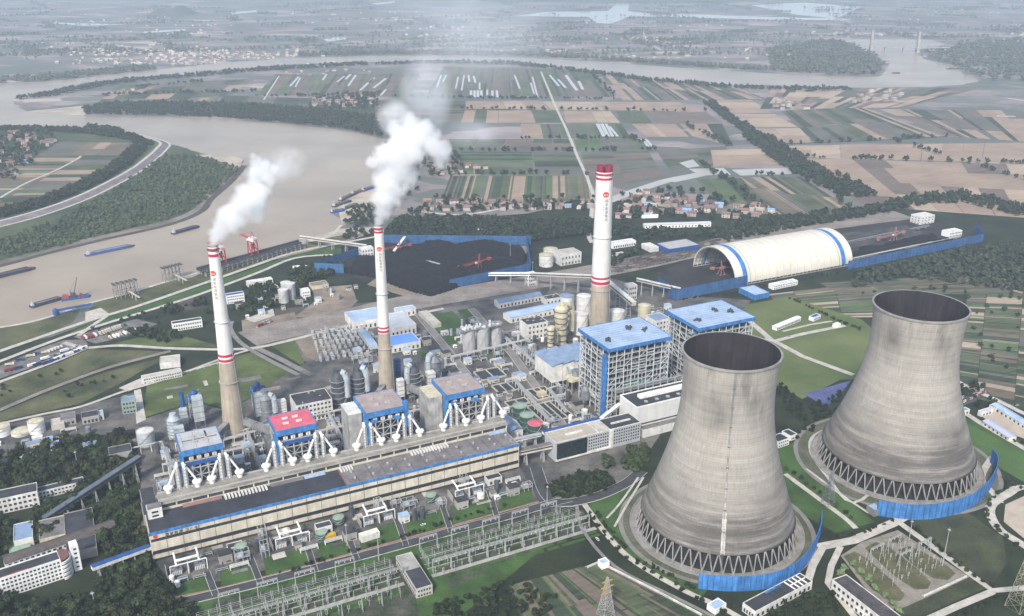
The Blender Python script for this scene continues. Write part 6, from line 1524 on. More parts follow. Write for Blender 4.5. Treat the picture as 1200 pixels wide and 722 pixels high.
# ------------------------------------------------------------------ trees
def crown_arrays(seed, nl, r, h, z0, leaf, lobes=7, core=True):
    """leaf-sized faces spread over uneven lobes; returns vertices (n,3) and quads (m,4)"""
    R = np.random.RandomState(seed); V = []; F = []
    L = [(0, 0, z0+h*.55, r*.72)]
    for i in range(lobes):
        a = R.uniform(0, 6.28); q = R.uniform(.35, .75)*r; L.append((q*math.cos(a), q*math.sin(a), z0+h*R.uniform(.25, .9), r*R.uniform(.30, .52)))
    if core:
        for x, y, z, q in L:
            bm = bmesh.new(); bmesh.ops.create_icosphere(bm, subdivisions=1, radius=q*.82)
            o = len(V)
            for v in bm.verts: k = 1+R.uniform(-.22, .22); V.append((x+v.co.x*k, y+v.co.y*k, z+v.co.z*k*h/(2*r)*1.1))
            for f in bm.faces: t = [o+v.index for v in f.verts]; F.append((t[0], t[1], t[2], t[2]))
            bm.free()
    for k in range(nl):
        x, y, z, q = L[R.randint(len(L))]
        d = R.normal(size=3); d /= np.linalg.norm(d)
        if d[2] < -.35: d[2] *= -1
        p = np.array((x, y, z))+d*q*R.uniform(.8, 1.16)*np.array((1, 1, h/(2*r)*1.1))
        n = d+R.normal(size=3)*.55; n /= np.linalg.norm(n); a = np.cross(n, R.normal(size=3)); a /= np.linalg.norm(a); b = np.cross(n, a)
        s = leaf*R.uniform(.55, 1.25); o = len(V)
        for cx, cy in ((-1, -.6), (1, -.8), (.8, .7), (-.9, .8)): V.append(tuple(p+a*cx*s*.5+b*cy*s*.5))
        F.append((o, o+1, o+2, o+3))
    return np.array(V, 'f4'), np.array(F, 'i4')
def mesh_np(name, V, F, mats, mi=None):
    me = bpy.data.meshes.new(name); tri = F[:, 2] == F[:, 3]; cnt = np.where(tri, 3, 4); idx = np.concatenate([F[~tri].reshape(-1), F[tri][:, :3].reshape(-1)]) if tri.any() else F.reshape(-1)
    cnt = np.concatenate([np.full((~tri).sum(), 4), np.full(tri.sum(), 3)])
    me.vertices.add(len(V)); me.vertices.foreach_set('co', V.reshape(-1)); me.loops.add(len(idx)); me.loops.foreach_set('vertex_index', idx)
    me.polygons.add(len(cnt)); st = np.concatenate([[0], np.cumsum(cnt)[:-1]]); me.polygons.foreach_set('loop_start', st.astype('i4')); me.polygons.foreach_set('loop_total', cnt.astype('i4'))
    me.materials.append(mats); me.update(calc_edges=True); me.validate(); return me
def make_tree(name, label, group, seed, r, h, mat, trunk_h=2.0, nl=230, leaf=1.15):
    t = thing(name, label, 'tree', (0, 0, -400), 0, group); V, F = crown_arrays(seed, nl, r, h, trunk_h, leaf)
    o = bpy.data.objects.new('crown', mesh_np('crown', V, F, mat)); COL.objects.link(o); o.parent = t
    mb = MB(); mb.tube((0, 0, -.1), (.1, .05, trunk_h+h*.35), .32, 7, 0, .18)
    R = random.Random(seed)
    for k in range(4): a = R.uniform(0, 6.28); mb.tube((0, 0, trunk_h*.9+k*.5), (math.cos(a)*r*.55, math.sin(a)*r*.55, trunk_h+h*.5), .14, 5, 0, .06)
    mb.out('trunk', BARK, t); return t
def pick(P_, n, seed, dmin, avoid=()):
    R = random.Random(seed); xs = [p[0] for p in P_]; ys = [p[1] for p in P_]; out = []
    for _ in range(n*40):
        x = R.uniform(min(xs), max(xs)); y = R.uniform(min(ys), max(ys))
        if inpoly(x, y, P_) and all((x-a)**2+(y-b)**2 > dmin**2 for a, b in out) and not any(inpoly(x, y, q) for q in avoid): out.append((x, y))
        if len(out) >= n: break
    return out
GP = lambda px: [G(*p)[:2] for p in px]
AVOID = [GP(q) for q in ([(0,705),(-20,712),(-10,655),(100,625),(120,650),(112,705),(60,700),(30,718)], [(-20,610),(-20,580),(34,585),(34,610)], [(45,640),(100,600),(108,640),(50,665)], [(48,618),(172,560),(175,572),(50,628)], [(30,592),(90,572),(92,585),(32,604)], [(14,650),(16,610),(38,610),(40,665),(10,668)])]
grove_px = [(-40,722+40),(-40,560),(0,540),(90,512),(150,512),(160,548),(166,600),(172,640),(178,668),(200,700),(215,722+40)]
protos = [make_tree('broadleaf_tree', 'dark round crowned broadleaf tree in the dense grove left of the turbine hall', 'trees of the grove', 10+k, 4.3+.4*k, 6.5+.7*k, LEAF, 2.4) for k in range(3)]
protoL = make_tree('broadleaf_tree', 'lighter green broadleaf tree in the dense grove around the white office block', 'lighter trees of the grove', 21, 4.6, 7.5, LEAFL, 2.4)
protoO = make_tree('broadleaf_tree', 'olive green broadleaf tree in the dense grove left of the turbine hall', 'olive trees of the grove', 23, 4.4, 7.2, LEAFO, 2.4)
spots = pick(GP(grove_px), 262, 5, 5.2, AVOID)
R0 = random.Random(77); used = {}
def plant(proto, x, y, s, rz, label=None, group=None):
    if proto.name not in used: used[proto.name] = 1; o = proto; o.location = (x, y, 0); o.rotation_euler = (0, 0, rz); o.scale = (s, s, s)
    else: o = dup(proto, (x, y, 0), rz, None, None, (s, s, s*R0.uniform(.9, 1.15)))
    if label: o['label'] = label
    if group: o['group'] = group
    return o
for x, y in spots: plant(R0.choice(protos + [protoL, protoO]) if W(x, y, 0)[1] > 650 else R0.choice(protos + protos + [protoO, protoO]), x, y, R0.choice((.75, .9, 1.05, 1.15, 1.3, 1.45)), R0.uniform(0, 6.28))
pale = make_tree('pale_tree', 'pale round bushy tree in the row beside the long white pump hall', 'pale round trees by the pump hall', 31, 3.2, 4.6, M('pale_leaves', (.19,.27,.12), .85, .25, .3, dark=(.11,.17,.08), rnd=.1), .8, 260, .7)
for px, py in ((985,676),(999,664),(990,668),(1008,674),(1017,683),(1026,692),(1036,700),(1046,711),(1054,719)): x, y, _ = G(px, py); plant(pale, x, y, R0.uniform(.9, 1.2), R0.uniform(0, 6))
rt = [make_tree('round_shrub', 'small dark clipped tree along the pale service road', 'clipped roadside trees', 41+k, 2.0, 3.2, LEAF, .6, 110, .8) for k in range(2)]
def along(px, step, proto, off=0, jit=1.0, smin=.8, smax=1.3):
    L = offs(smooth_line(GP(px)), off); acc = 0
    for a, b in zip(L[:-1], L[1:]):
        d = math.dist(a, b)
        while acc < d: f = acc/d; plant(R0.choice(proto), a[0]+(b[0]-a[0])*f+R0.uniform(-jit, jit), a[1]+(b[1]-a[1])*f+R0.uniform(-jit, jit), R0.uniform(smin, smax), R0.uniform(0, 6)); acc += step*R0.uniform(.8, 1.3)
        acc -= d
along([(1062,617),(1100,650),(1135,678),(1160,692)], 6.5, rt, 5); along([(1163,700),(1120,716),(1095,726)], 7, rt, 5)
along([(918,553),(955,580),(1000,616)], 7.5, rt, 4.5); along([(1195,572),(1170,590),(1168,612),(1200,640)], 7.5, rt, -6)
# ---- woods that read as one mass
GROVE_FILL = True
TPL = {}
def woods(label, polys, spacing, seed, mat=LEAFW, size=(3.5, 6), faces=34, avoid=(), keep=1.0, name='woodland', cap=6000, leaf=None):
    R = np.random.RandomState(seed); pts = []
    for P_ in polys:
        P_ = GP(P_); xs = [p[0] for p in P_]; ys = [p[1] for p in P_]
        for x in np.arange(min(xs), max(xs), spacing):
            for y in np.arange(min(ys), max(ys), spacing):
                q = (x+R.uniform(-.5, .5)*spacing, y+R.uniform(-.5, .5)*spacing)
                if R.rand() < keep and inpoly(*q, P_) and not any(inpoly(*q, a) for a in avoid): pts.append(q)
    if len(pts) > cap: pts = [pts[i] for i in R.choice(len(pts), cap, False)]
    return wood_at(label, pts, R, mat, size, faces, name, leaf)
def wood_at(label, pts, R, mat, size, faces, name='woodland', leaf=None):
    key = faces
    if key not in TPL: TPL[key] = [crown_arrays(100+k, faces, 1.0, 1.7, .15, leaf or .62, 3 if faces < 40 else 5, core=True) for k in range(5)]
    VV = []; FF = []; o = 0
    for x, y in pts:
        V, F = TPL[key][R.randint(5)]; s = R.uniform(*size); a = R.uniform(0, 6.28); c, sn = math.cos(a), math.sin(a)
        q = np.empty_like(V); q[:, 0] = (V[:, 0]*c-V[:, 1]*sn)*s+x; q[:, 1] = (V[:, 0]*sn+V[:, 1]*c)*s+y; q[:, 2] = V[:, 2]*s*R.uniform(.85, 1.2)
        VV.append(q); FF.append(F+o); o += len(V)
    if not VV: return
    ob = bpy.data.objects.new(name, mesh_np(name, np.concatenate(VV), np.concatenate(FF), mat)); COL.objects.link(ob)
    return tag(ob, label, None, None, 'stuff')
def line_woods(label, lines, step, width, seed, mat=LEAFW, size=(3, 5), faces=24, name='woodland', keep=1.0):
    R = np.random.RandomState(seed); pts = []
    for px in lines:
        w = width
        if isinstance(px, tuple): px, w = px
        L = GP(px)
        for a, b in zip(L[:-1], L[1:]):
            d = math.dist(a, b); nx, ny = -(b[1]-a[1])/d, (b[0]-a[0])/d; n = max(1, int(d*max(w, step)/step**2))
            for i in range(n):
                if R.rand() > keep: continue
                f = R.rand(); k = R.uniform(-.5, .5)*w; pts.append((a[0]+(b[0]-a[0])*f+nx*k, a[1]+(b[1]-a[1])*f+ny*k))
    return wood_at(label, pts, R, mat, size, faces, name)
woods('dense dark undergrowth filling the grove left of the turbine hall', [grove_px], 5.0, 60, LEAF, (2.2, 3.6), 44, avoid=AVOID, keep=.9)
ISL = M('willow_scrub', (.082,.112,.055), .9, .3, .012, dark=(.046,.068,.042), fine=.28)
woods('grey green willow wood covering the far river bank', [[(-60,306),(0,285),(60,262),(110,236),(150,214),(185,190),(196,182),(240,186),(281,198),(272,208),(238,238),(195,258),(130,274),(60,292),(0,306),(-60,318)]], 9, 1, ISL, (2.8, 5.2), 22, keep=.85)
line_woods('dark tree belt along the raised far bank road', [[(-60,266),(0,253),(55,238),(100,219),(140,196),(165,174)], [(-60,152),(0,152),(60,153),(100,155),(150,162),(172,171)]], 7, 34, 2, LEAF, (4.5, 7), 30)
woods('dark clump of trees on the river side of the far bank road', [[(101,155),(104,150),(140,154),(146,160),(120,160)]], 8, 3, LEAF, (5, 8), 30)
woods('dark tree clumps around the village at the left edge', [[(-30,215),(-20,155),(40,152),(70,163),(45,180),(30,200),(18,212)]], 17, 4, LEAF, (5, 9), 26, keep=.55)
woods('blue green wood on the near shore of the river bend', [[(100,134.5),(98,128),(130,122),(200,121),(300,124),(380,130),(440,138),(450,162),(400,151),(350,146),(280,140),(200,136)]], 11, 5, LEAFW, (4, 7.5), 18, keep=.85)
line_woods('tree belt on the far shore of the river bend', [([(20,117),(60,112),(110,101),(170,94),(250,88),(300,83)], 60), ([(300,83),(400,77.5),(430,76)], 70), ([(440,76),(520,74),(600,75.5),(660,82)], 50), ([(660,82),(760,95),(850,103),(900,105),(1000,106)], 40)], 13, 50, 6, LEAFW, (5, 8.5), 14)
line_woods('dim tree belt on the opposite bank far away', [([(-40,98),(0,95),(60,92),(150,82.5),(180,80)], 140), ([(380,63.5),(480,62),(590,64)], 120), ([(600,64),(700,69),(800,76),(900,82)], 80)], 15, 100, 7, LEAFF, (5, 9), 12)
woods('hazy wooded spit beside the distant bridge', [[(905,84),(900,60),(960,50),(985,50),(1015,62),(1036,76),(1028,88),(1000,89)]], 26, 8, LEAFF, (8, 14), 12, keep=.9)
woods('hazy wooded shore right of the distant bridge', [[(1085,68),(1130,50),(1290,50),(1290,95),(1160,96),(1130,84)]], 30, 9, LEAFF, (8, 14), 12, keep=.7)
woods('dense tree belt behind the open coal yard', [[(470,285),(452,270),(470,256),(560,257),(640,262),(700,262),(700,276),(624,284),(560,282),(520,281)]], 7.5, 10, LEAFW, (4, 6.5), 30, keep=.9)
woods('trees beyond the depots right of the chimney', [[(700,276),(700,262),(760,272),(860,270),(850,280),(800,278),(760,284)], [(706,308),(745,292),(755,300),(720,314)]], 9, 11, LEAFW, (4, 7), 30, keep=.6)
line_woods('broad diagonal tree belt between the fields', [([(830,121),(860,143),(885,160)], 35), ([(885,160),(915,182),(940,198)], 70), ([(940,198),(975,212),(1008,232)], 75)], 8.5, 50, 12, LEAFW, (4, 7.5), 22)
woods('tree belt behind the long coal yard', [[(850,285),(850,264),(920,256),(1010,246),(1080,231),(1130,228),(1205,246),(1290,262),(1290,272),(1200,256),(1130,238),(1080,241),(1010,256),(950,266)]], 9.5, 13, LEAFW, (4, 7.5), 28, keep=.85)
woods('wide dark wood to the right of the coal yard fence', [[(1000,338),(1000,326),(1060,308),(1120,296),(1180,288),(1290,288),(1290,352),(1210,346),(1130,334),(1060,326)]], 8.5, 14, M('grey_green_leaves', (.055,.072,.045), .85, .3, .04, dark=(.024,.036,.026), fine=.35), (3, 6), 28, keep=.9)
woods('trees around the depots near the river road', [[(258,352),(285,338),(310,328),(345,318),(390,304),(405,316),(365,334),(345,340),(330,356),(320,362),(285,372)], [(190,366),(240,352),(246,368),(232,384),(200,372)], [(140,392),(195,386),(215,398),(190,404)]], 7, 15, LEAF, (3.5, 6), 40, keep=.62, avoid=[GP(q) for q in ([(288,340),(288,330),(340,322),(340,334)], [(324,358),(324,340),(350,334),(350,356)], [(260,362),(262,345),(290,340),(292,358)], [(196,392),(200,368),(240,360),(246,382)])])
woods('shrubs on the slope beside the river railway', [[(105,384),(185,363),(232,350),(200,380),(150,392),(120,398)], [(0,455),(60,436),(100,430),(60,446),(0,470)], [(62,462),(125,440),(150,430),(130,446),(80,468)]], 9, 16, LEAF, (1.6, 3.2), 26, keep=.35)
woods('dark tree belt between the pasture and the cooling towers', [[(905,455),(915,452),(945,478),(990,460),(985,478),(968,494),(940,498),(918,480)], [(914,498),(930,520),(960,505),(956,500),(930,508)]], 6, 17, LEAF, (1.8, 3.2), 34, keep=.75)
woods('dark trees on the island in the works road', [[(645,582),(640,572),(680,555),(705,552),(720,566),(712,578),(672,586)]], 5, 18, LEAF, (2.4, 4.2), 50, keep=.85)
woods('tall feathery trees by the control building', [[(720,548),(735,528),(760,522),(758,545),(745,556)], [(700,545),(716,536),(720,546),(706,552)]], 5, 19, LEAFL, (2.8, 4.6), 50, keep=.8)
woods('rows of trees about the village on the right', [[(1118,470),(1124,452),(1150,448),(1160,454),(1125,468)], [(1135,478),(1160,468),(1170,474),(1148,486)]], 6, 20, LEAF, (2.4, 3.8), 34, keep=.8)
line_woods('hedges along the works roads and lawns', [([(318,676),(465,632),(600,590)], 3), ([(1170,560),(1200,575),(1290,620)], 4), ([(1166,505),(1200,524),(1290,575)], 4), ([(686,598),(715,636),(745,664),(850,720)], 4), ([(693,594),(720,632),(750,660),(860,715)], 3), ([(905,452),(925,478),(945,500)], 6), ([(960,636),(1000,628),(1045,612)], 3), ([(1118,452),(1160,478),(1200,500),(1290,545)], 5), ([(800,352),(870,342),(930,330),(985,320)], 4), ([(1000,320),(1100,302),(1150,292)], 5), ([(925,350),(985,378),(1010,388)], 5)], 4, 4, 21, LEAF, (1.3, 2.3), 22)
woods('rough dark thicket under the lower switchyards', [[(520,722+30),(640,722+30),(655,700),(600,682),(560,690),(500,715)], [(200,705),(230,700),(240,722+30),(200,722+30)]], 5.5, 22, LEAF, (1.8, 3.2), 40, keep=.75)
woods('low thicket before the pump hall', [[(878,722+20),(905,716),(950,700),(975,696),(998,722+20)]], 5.5, 23, LEAF, (1.8, 3.4), 44, keep=.8)
woods('scrub and bushes at the jetty foot and sandy spit', [[(404,262),(412,246),(440,240),(456,248),(446,262),(420,268)], [(398,280),(412,270),(440,272),(420,282)]], 9, 24, LEAFW, (3, 5.5), 28, keep=.8)
woods('scattered trees among the crop plots on the right', [[(1000,345),(1120,335),(1290,350),(1290,480),(1200,460),(1130,440),(1136,380)]], 17, 25, LEAFW, (2, 4.2), 26, keep=.3)
line_woods('field hedges across the river plain', [([(300,113),(485,114)], 18), ([(500,115.5),(720,117)], 22), ([(540,128.3),(830,131)], 9), ([(610,163),(745,163)], 12), ([(500,177),(676,177.5),(770,176)], 14), ([(516,205),(692,205)], 14), ([(800,145),(855,172)], 16), ([(915,170),(1045,164.5),(1112,160.5)], 9), ([(920,185),(1290,195)], 7), ([(1042,164),(1130,190),(1290,240)], 6), ([(820,190),(900,250)], 20), ([(870,206),(938,206),(1000,248)], 12), ([(480,250),(700,240)], 16), ([(690,84),(720,113)], 14), ([(110,113),(200,110),(300,108)], 24), ([(160,103),(240,96)], 20), ([(740,163),(770,175)], 14), ([(895,172),(935,206)], 18)], 13, 12, 26, LEAFW, (4, 7), 18, keep=.75)
woods('trees among the red roofed houses', [[(490,248),(500,232),(700,232),(700,246),(600,250)], [(720,258),(725,228),(800,222),(880,240),(890,258),(820,256)], [(500,208),(500,180),(540,182),(545,205)], [(360,132),(370,112),(445,110),(450,130)], [(450,205),(470,176),(510,180),(515,215),(470,232)]], 19, 27, LEAFW, (4.5, 8), 24, keep=.5)
# far scattered woods of the plain: mass of dim clumps
def far_clumps():
    R = np.random.RandomState(50); pts = []
    for k in range(210):
        px = R.uniform(-60, 1260); py = 3+62*R.rand()**1.1; cx, cy, _ = G(px, py)
        if inpoly(cx, cy, GP(RIVER)): continue
        n = R.randint(14, 60); a = .35+R.uniform(-.2, .2)+(math.pi/2 if R.rand() < .3 else 0); L = R.uniform(60, 420)
        for i in range(n): f = R.uniform(-1, 1)*L; w = R.normal()*26; pts.append((cx+math.cos(a)*f-math.sin(a)*w, cy+math.sin(a)*f+math.cos(a)*w))
    RV_ = GP(RIVER); pts = [p for p in pts if not inpoly(*p, RV_)]
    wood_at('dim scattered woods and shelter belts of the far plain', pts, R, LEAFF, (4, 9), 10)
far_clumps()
# ------------------------------------------------------------------ villages
def house_proto(k, wall, roof, w, d, h, flat=False):
    t = thing('village_house', 'x', 'house', (0, 0, -400)); MB().box(-w/2, -d/2, 0, w/2, d/2, h).out('wall', wall, t)
    if flat: MB().box(-w/2-.3, -d/2-.3, h, w/2+.3, d/2+.3, h+.4).out('roof', roof, t)
    else: MB().gable(-w/2, -d/2, w/2, d/2, h+.02, h+d*.24, o=.6).out('roof', roof, t)
    mb = MB(); [mb.box(x-.8, -d/2-.05, z, x+.8, -d/2+.03, z+1.5) for x in (-w/4, w/4) for z in (1, 4.2)]; mb.out('window', GLASS, t); return t
PW = M('plaster', (.36,.32,.29), .9, .25, .03, rnd=.3); BT = M('village_blue', (.20,.36,.62), .6, .15, .05)
VW = M('village_white', (.45,.43,.41), .9, .2, .03, rnd=.25)
HP = [house_proto(0, PW, TILE, 11, 9, 5.5), house_proto(1, PW, TILE, 14, 9, 6), house_proto(2, VW, TILE, 10, 8, 7.5), house_proto(3, PW, CONCL, 11, 9, 7, True), house_proto(4, VW, BT, 12, 8, 5.0), house_proto(5, PW, M('brown_tile', (.22,.15,.13), .9, .2, .05, rnd=.2), 12, 9, 6)]
hused = set()
def village(poly_px, n, seed, label, group, wts, ang=.2, dmin=13, smin=.9, smax=1.25):
    R = random.Random(seed)
    for x, y in pick(GP(poly_px), n, seed, dmin):
        p = R.choices(HP, wts)[0]; s = R.uniform(smin, smax); rz = ang+R.choice((0, 0, math.pi/2, math.pi))+R.uniform(-.08, .08)
        if p.name in hused: o = dup(p, (x, y, .3), rz, None, None, s)
        else: hused.add(p.name); o = p; o.location = (x, y, .3); o.rotation_euler = (0, 0, rz); o.scale = (s, s, s)
        kind = ['red tiled', 'long red tiled', 'tall white red tiled', 'flat roofed', 'blue roofed', 'brown tiled'][HP.index(p)]
        o['label'] = kind+' house '+label; o['group'] = kind+' houses '+group
RW = (5, 4, 3, 1, .7, 1.5)
village([(725,256),(728,238),(760,226),(800,234),(842,240),(850,252),(790,254)], 46, 1, 'in the village above the long poultry shed', 'above the poultry shed', (6, 5, 5, 1.5, 1.5, 0), -.3, 12, .95, 1.4)
village([(848,256),(850,242),(880,242),(905,246),(902,256)], 12, 2, 'right of the poultry shed village', 'right of the poultry shed village', (4, 4, 1, 2, 1, 1), -.3, 14)
village([(494,250),(498,238),(560,236),(640,238),(696,236),(696,244),(600,247)], 42, 3, 'along the bank road above the open coal yard', 'along the bank road', RW, .1, 15)
village([(500,206),(506,193),(530,192),(570,197),(575,204)], 18, 4, 'near the straight farm road behind the steam plume', 'behind the steam plume', RW, .1, 15)
village([(500,178),(505,166),(520,165),(522,176)], 7, 5, 'right beside the upper steam plume', 'by the upper plume', RW, .1, 16)
village([(-10,208),(-10,160),(30,156),(68,166),(40,180),(20,205)], 36, 6, 'among dark trees at the left edge', 'at the left edge', (5, 5, 4, 1, .5, 1), .5, 16, 1, 1.4)
village([(362,126),(372,112),(440,112),(444,126)], 30, 7, 'in the hamlet inside the river bend', 'inside the river bend', RW, .2, 22, .9, 1.3)
village([(120,110),(160,104),(170,108),(150,113)], 10, 8, 'in the small hamlet near the tip of the river bend', 'near the tip of the bend', RW, .2, 20)
village([(905,130),(910,118),(945,120),(948,128)], 14, 9, 'pale in haze beside the right hand fields', 'beside the right fields', (1, 1, 2, 5, .3, 1), .2, 26, 1, 1.5)
village([(1000,122),(1010,105),(1060,108),(1060,120)], 16, 10, 'faint in haze below the distant bridge', 'below the distant bridge', (1, 1, 2, 4, .2, 1), .2, 32, 1, 1.5)
village([(330,90),(335,84),(440,80),(440,86)], 12, 11, 'on the far shore strip of the river bend', 'on the far shore strip', RW, .2, 30, .9, 1.3)
def far_village():
    R = np.random.RandomState(8); mb = MB(); RV_ = GP(RIVER)
    for k in range(90):
        px = R.uniform(-30, 1230); py = 12+62*R.rand(); 
        if R.rand() < .35: px, py = R.uniform(120, 330), R.uniform(60, 76)
        cx, cy, _ = G(px, py)
        for i in range(R.randint(4, 13)):
            x, y = cx+R.normal()*150, cy+R.normal()*50
            if inpoly(x, y, RV_): continue
            w, d, h = R.uniform(8, 18), R.uniform(7, 10), R.uniform(4, 8); m_ = int(R.choice(3, p=[.45, .35, .2])); mb.box(x, y, 0, x+w, y+d, h, m_)
            mb.add([(x-.6, y-.6, h), (x+w+.6, y-.6, h), (x+w+.6, y+d/2, h+3), (x-.6, y+d/2, h+3)], [(0, 1, 2, 3)], 3 if R.rand() < .6 else 1)
    tag(mb.out('far_village', [PW, CONCL, CONC, TILE]), 'countless tiny pale houses of far villages in the haze', None, None, 'stuff')
far_village()
# ------------------------------------------------------------------ vehicles
def wheels(t, xs, y, r):
    first = None
    for x in xs:
        for s in (-1, 1):
            if first is None: mb = MB(); mb.lathe(0, 0, [(.05, -.15), (r, -.15), (r, .15), (.05, .15)], 10); first = mb.out('wheel', M('tyre', (.02,.02,.02), .9), t); first.location = (x, s*y, r); first.rotation_euler = (math.pi/2, 0, 0)
            else: copy_part(first, (x, s*y, r))
def truck(kind, body, cabm, load):
    t = thing('parked_truck', 'x', 'truck', (0, 0, -400)); MB().box(2.6, -1.2, .7, 4.9, 1.2, 3.1).box(2.75, -1.1, 3.1, 4.4, 1.1, 3.5).out('cab', cabm, t); MB().box(4.86, -1.0, 2.0, 4.93, 1.0, 2.8).out('windscreen', GLASS, t)
    mb = MB(); mb.box(-4.9, -1.25, 1.1, 2.3, 1.25, 2.2 if load else 3.6); mb.out('bed', body, t)
    if load: MB().gable(-4.8, -1.15, 2.2, 1.15, 2.21, 3.0, o=0, t=.2).out('tarpaulin', load, t)
    wheels(t, (-3.6, -2.3, 3.6), 1.05, .55); return t
def car(paint):
    t = thing('parked_car', 'x', 'car', (0, 0, -400)); mb = MB(); mb.prism([(-2.2, -.82), (-2.1, -.88), (2.0, -.88), (2.25, -.6), (2.25, .6), (2.0, .88), (-2.1, .88), (-2.2, .82)], .35, .95); mb.out('body', paint, t)
    mb = MB(); mb.add([(-1.7,-.8,.95),(1.0,-.8,.95),(1.0,.8,.95),(-1.7,.8,.95),(-1.2,-.65,1.45),(.3,-.65,1.45),(.3,.65,1.45),(-1.2,.65,1.45)], [(0,1,5,4),(1,2,6,5),(2,3,7,6),(3,0,4,7)]); mb.out('window', GLASS, t)
    mb = MB(); mb.box(-1.22, -.66, 1.45, .32, .66, 1.5); mb.out('roof', paint, t); wheels(t, (-1.35, 1.4), .8, .33); return t
TARP = M('tan_tarpaulin', (.44,.36,.26), .9, .2, .4)
TK = [(truck(0, CREAM, OFFWHITE, TARP), 'tan tarpaulined truck'), (truck(1, M('truck_red', (.24,.05,.05), .6, .2, .3), M('truck_red', (.24,.05,.05)), None), 'red tipper truck'), (truck(2, WHITE, WHITE, None), 'white box truck'), (truck(3, BLUED, BLUED, COAL), 'blue coal truck')]
CR = [(car(M('car_white', (.65,.65,.65), .4)), 'white car'), (car(M('car_black', (.02,.02,.025), .35)), 'black car'), (car(M('car_silver', (.35,.36,.38), .35)), 'silver car'), (car(M('car_red', (.30,.03,.03), .35)), 'red car')]
vused = set()
def park(proto, lab, x, y, rz, where):
    if proto.name in vused: o = dup(proto, (x, y, .5), rz)
    else: vused.add(proto.name); o = proto; o.location = (x, y, .5); o.rotation_euler = (0, 0, rz)
    o['label'] = lab+' parked '+where; o['group'] = lab+'s '+where
RVh = random.Random(12)
def row(a, b, n, rz, kinds, where, jit=.4, keep=1.0):
    A_, B_ = np.array(G(*a)[:2]), np.array(G(*b)[:2])
    for i in range(n):
        if RVh.random() > keep: continue
        p = A_+(B_-A_)*(i+.5)/n; k, lab = RVh.choice(kinds); park(k, lab, p[0]+RVh.uniform(-jit, jit), p[1]+RVh.uniform(-jit, jit), rz+RVh.uniform(-.06, .06), where)
row((117,393), (143,384), 9, 2.2, TK[:1], 'in the upper lot by the river road'); row((96,398), (113,394), 6, 2.3, [TK[1], TK[2]], 'in the upper lot by the river road')
row((128,398), (160,388), 8, 2.3, [TK[2], TK[0]], 'in the upper lot by the river road', keep=.85)
row((52,428), (100,409), 14, .9, [TK[2], CR[0], TK[3]], 'in the long lower lot by the railway'); row((48,424), (92,406), 12, .9, [TK[2], CR[0], CR[1]], 'in the long lower lot by the railway', keep=.8)
row((2,437), (46,428), 8, .9, [TK[3], TK[1], TK[2]], 'in the long lower lot by the railway', keep=.8); row((52,415), (70,408), 5, .5, TK[:1], 'in the long lower lot by the railway'); row((8,430), (45,415), 6, .4, [TK[3], TK[0]], 'in the long lower lot by the railway', keep=.7)
row((1128,472), (1158,459), 15, 1.1, CR, 'in the lot behind the farther cooling tower'); row((1126,467), (1152,457), 13, 1.1, CR, 'in the lot behind the farther cooling tower', keep=.9)
row((300,385), (320,377), 6, 1.0, [TK[1], CR[0], CR[3]], 'on the pale yard near the silos'); row((304,381), (318,374), 5, 1.0, [CR[0], CR[2]], 'on the pale yard near the silos')
for px, py, k, rz in ((1192,476,2,.5),(700,633,0,2.0),(652,576,0,.8),(496,616,0,.5),(925,395,2,.6)): x, y, _ = G(px, py); park(CR[k][0], CR[k][1], x, y, rz, {1192:'beside the barrack road',700:'on the service road by the nearer tower',652:'on the dark road bend by the hall',496:'on the lawn before the hall',925:'on the pasture road'}[px])
# coal wagons on the rail yard
def wagon():
    t = thing('coal_wagon', 'open coal wagon standing in the rail yard right of the right chimney', 'wagon', (0, 0, -400), 0, 'coal wagons in the rail yard')
    mb = MB(); mb.box(-6, -1.4, 1.1, 6, 1.4, 1.4); [mb.box(-6, s*1.4-.08, 1.4, 6, s*1.4+.08, 3.1) for s in (-1, 1)]; [mb.box(x-.08, -1.3, 1.4, x+.08, 1.3, 3.1) for x in (-5.92, 5.92)]; mb.out('body', M('wagon_paint', (.17,.15,.145), .8, .4, .3, rnd=.45), t)
    MB().box(-5.8, -1.3, 1.42, 5.8, 1.3, 2.5).out('load', COAL, t); wheels(t, (-4.6, -3.2, 3.2, 4.6), .8, .45); return t
WG = wagon(); RYL = smooth_line(GP(RY)); wfirst = True
for k in (-4, -3, -2, 0, 1, 3, 4):
    L = offs(RYL, k*5.0); acc = RVh.uniform(0, 10)
    for a, b in zip(L[:-1], L[1:]):
        d = math.dist(a, b)
        while acc < d:
            f = acc/d; x = a[0]+(b[0]-a[0])*f; y = a[1]+(b[1]-a[1])*f; px = W(x, y, 0)[0]; acc += 13.2
            if not (716 < px < 842) or RVh.random() < .16: continue
            rz = math.atan2(b[1]-a[1], b[0]-a[0])
            if wfirst: wfirst = False; WG.location = (x, y, .55); WG.rotation_euler = (0, 0, rz)
            else: dup(WG, (x, y, .55), rz)
        acc -= d
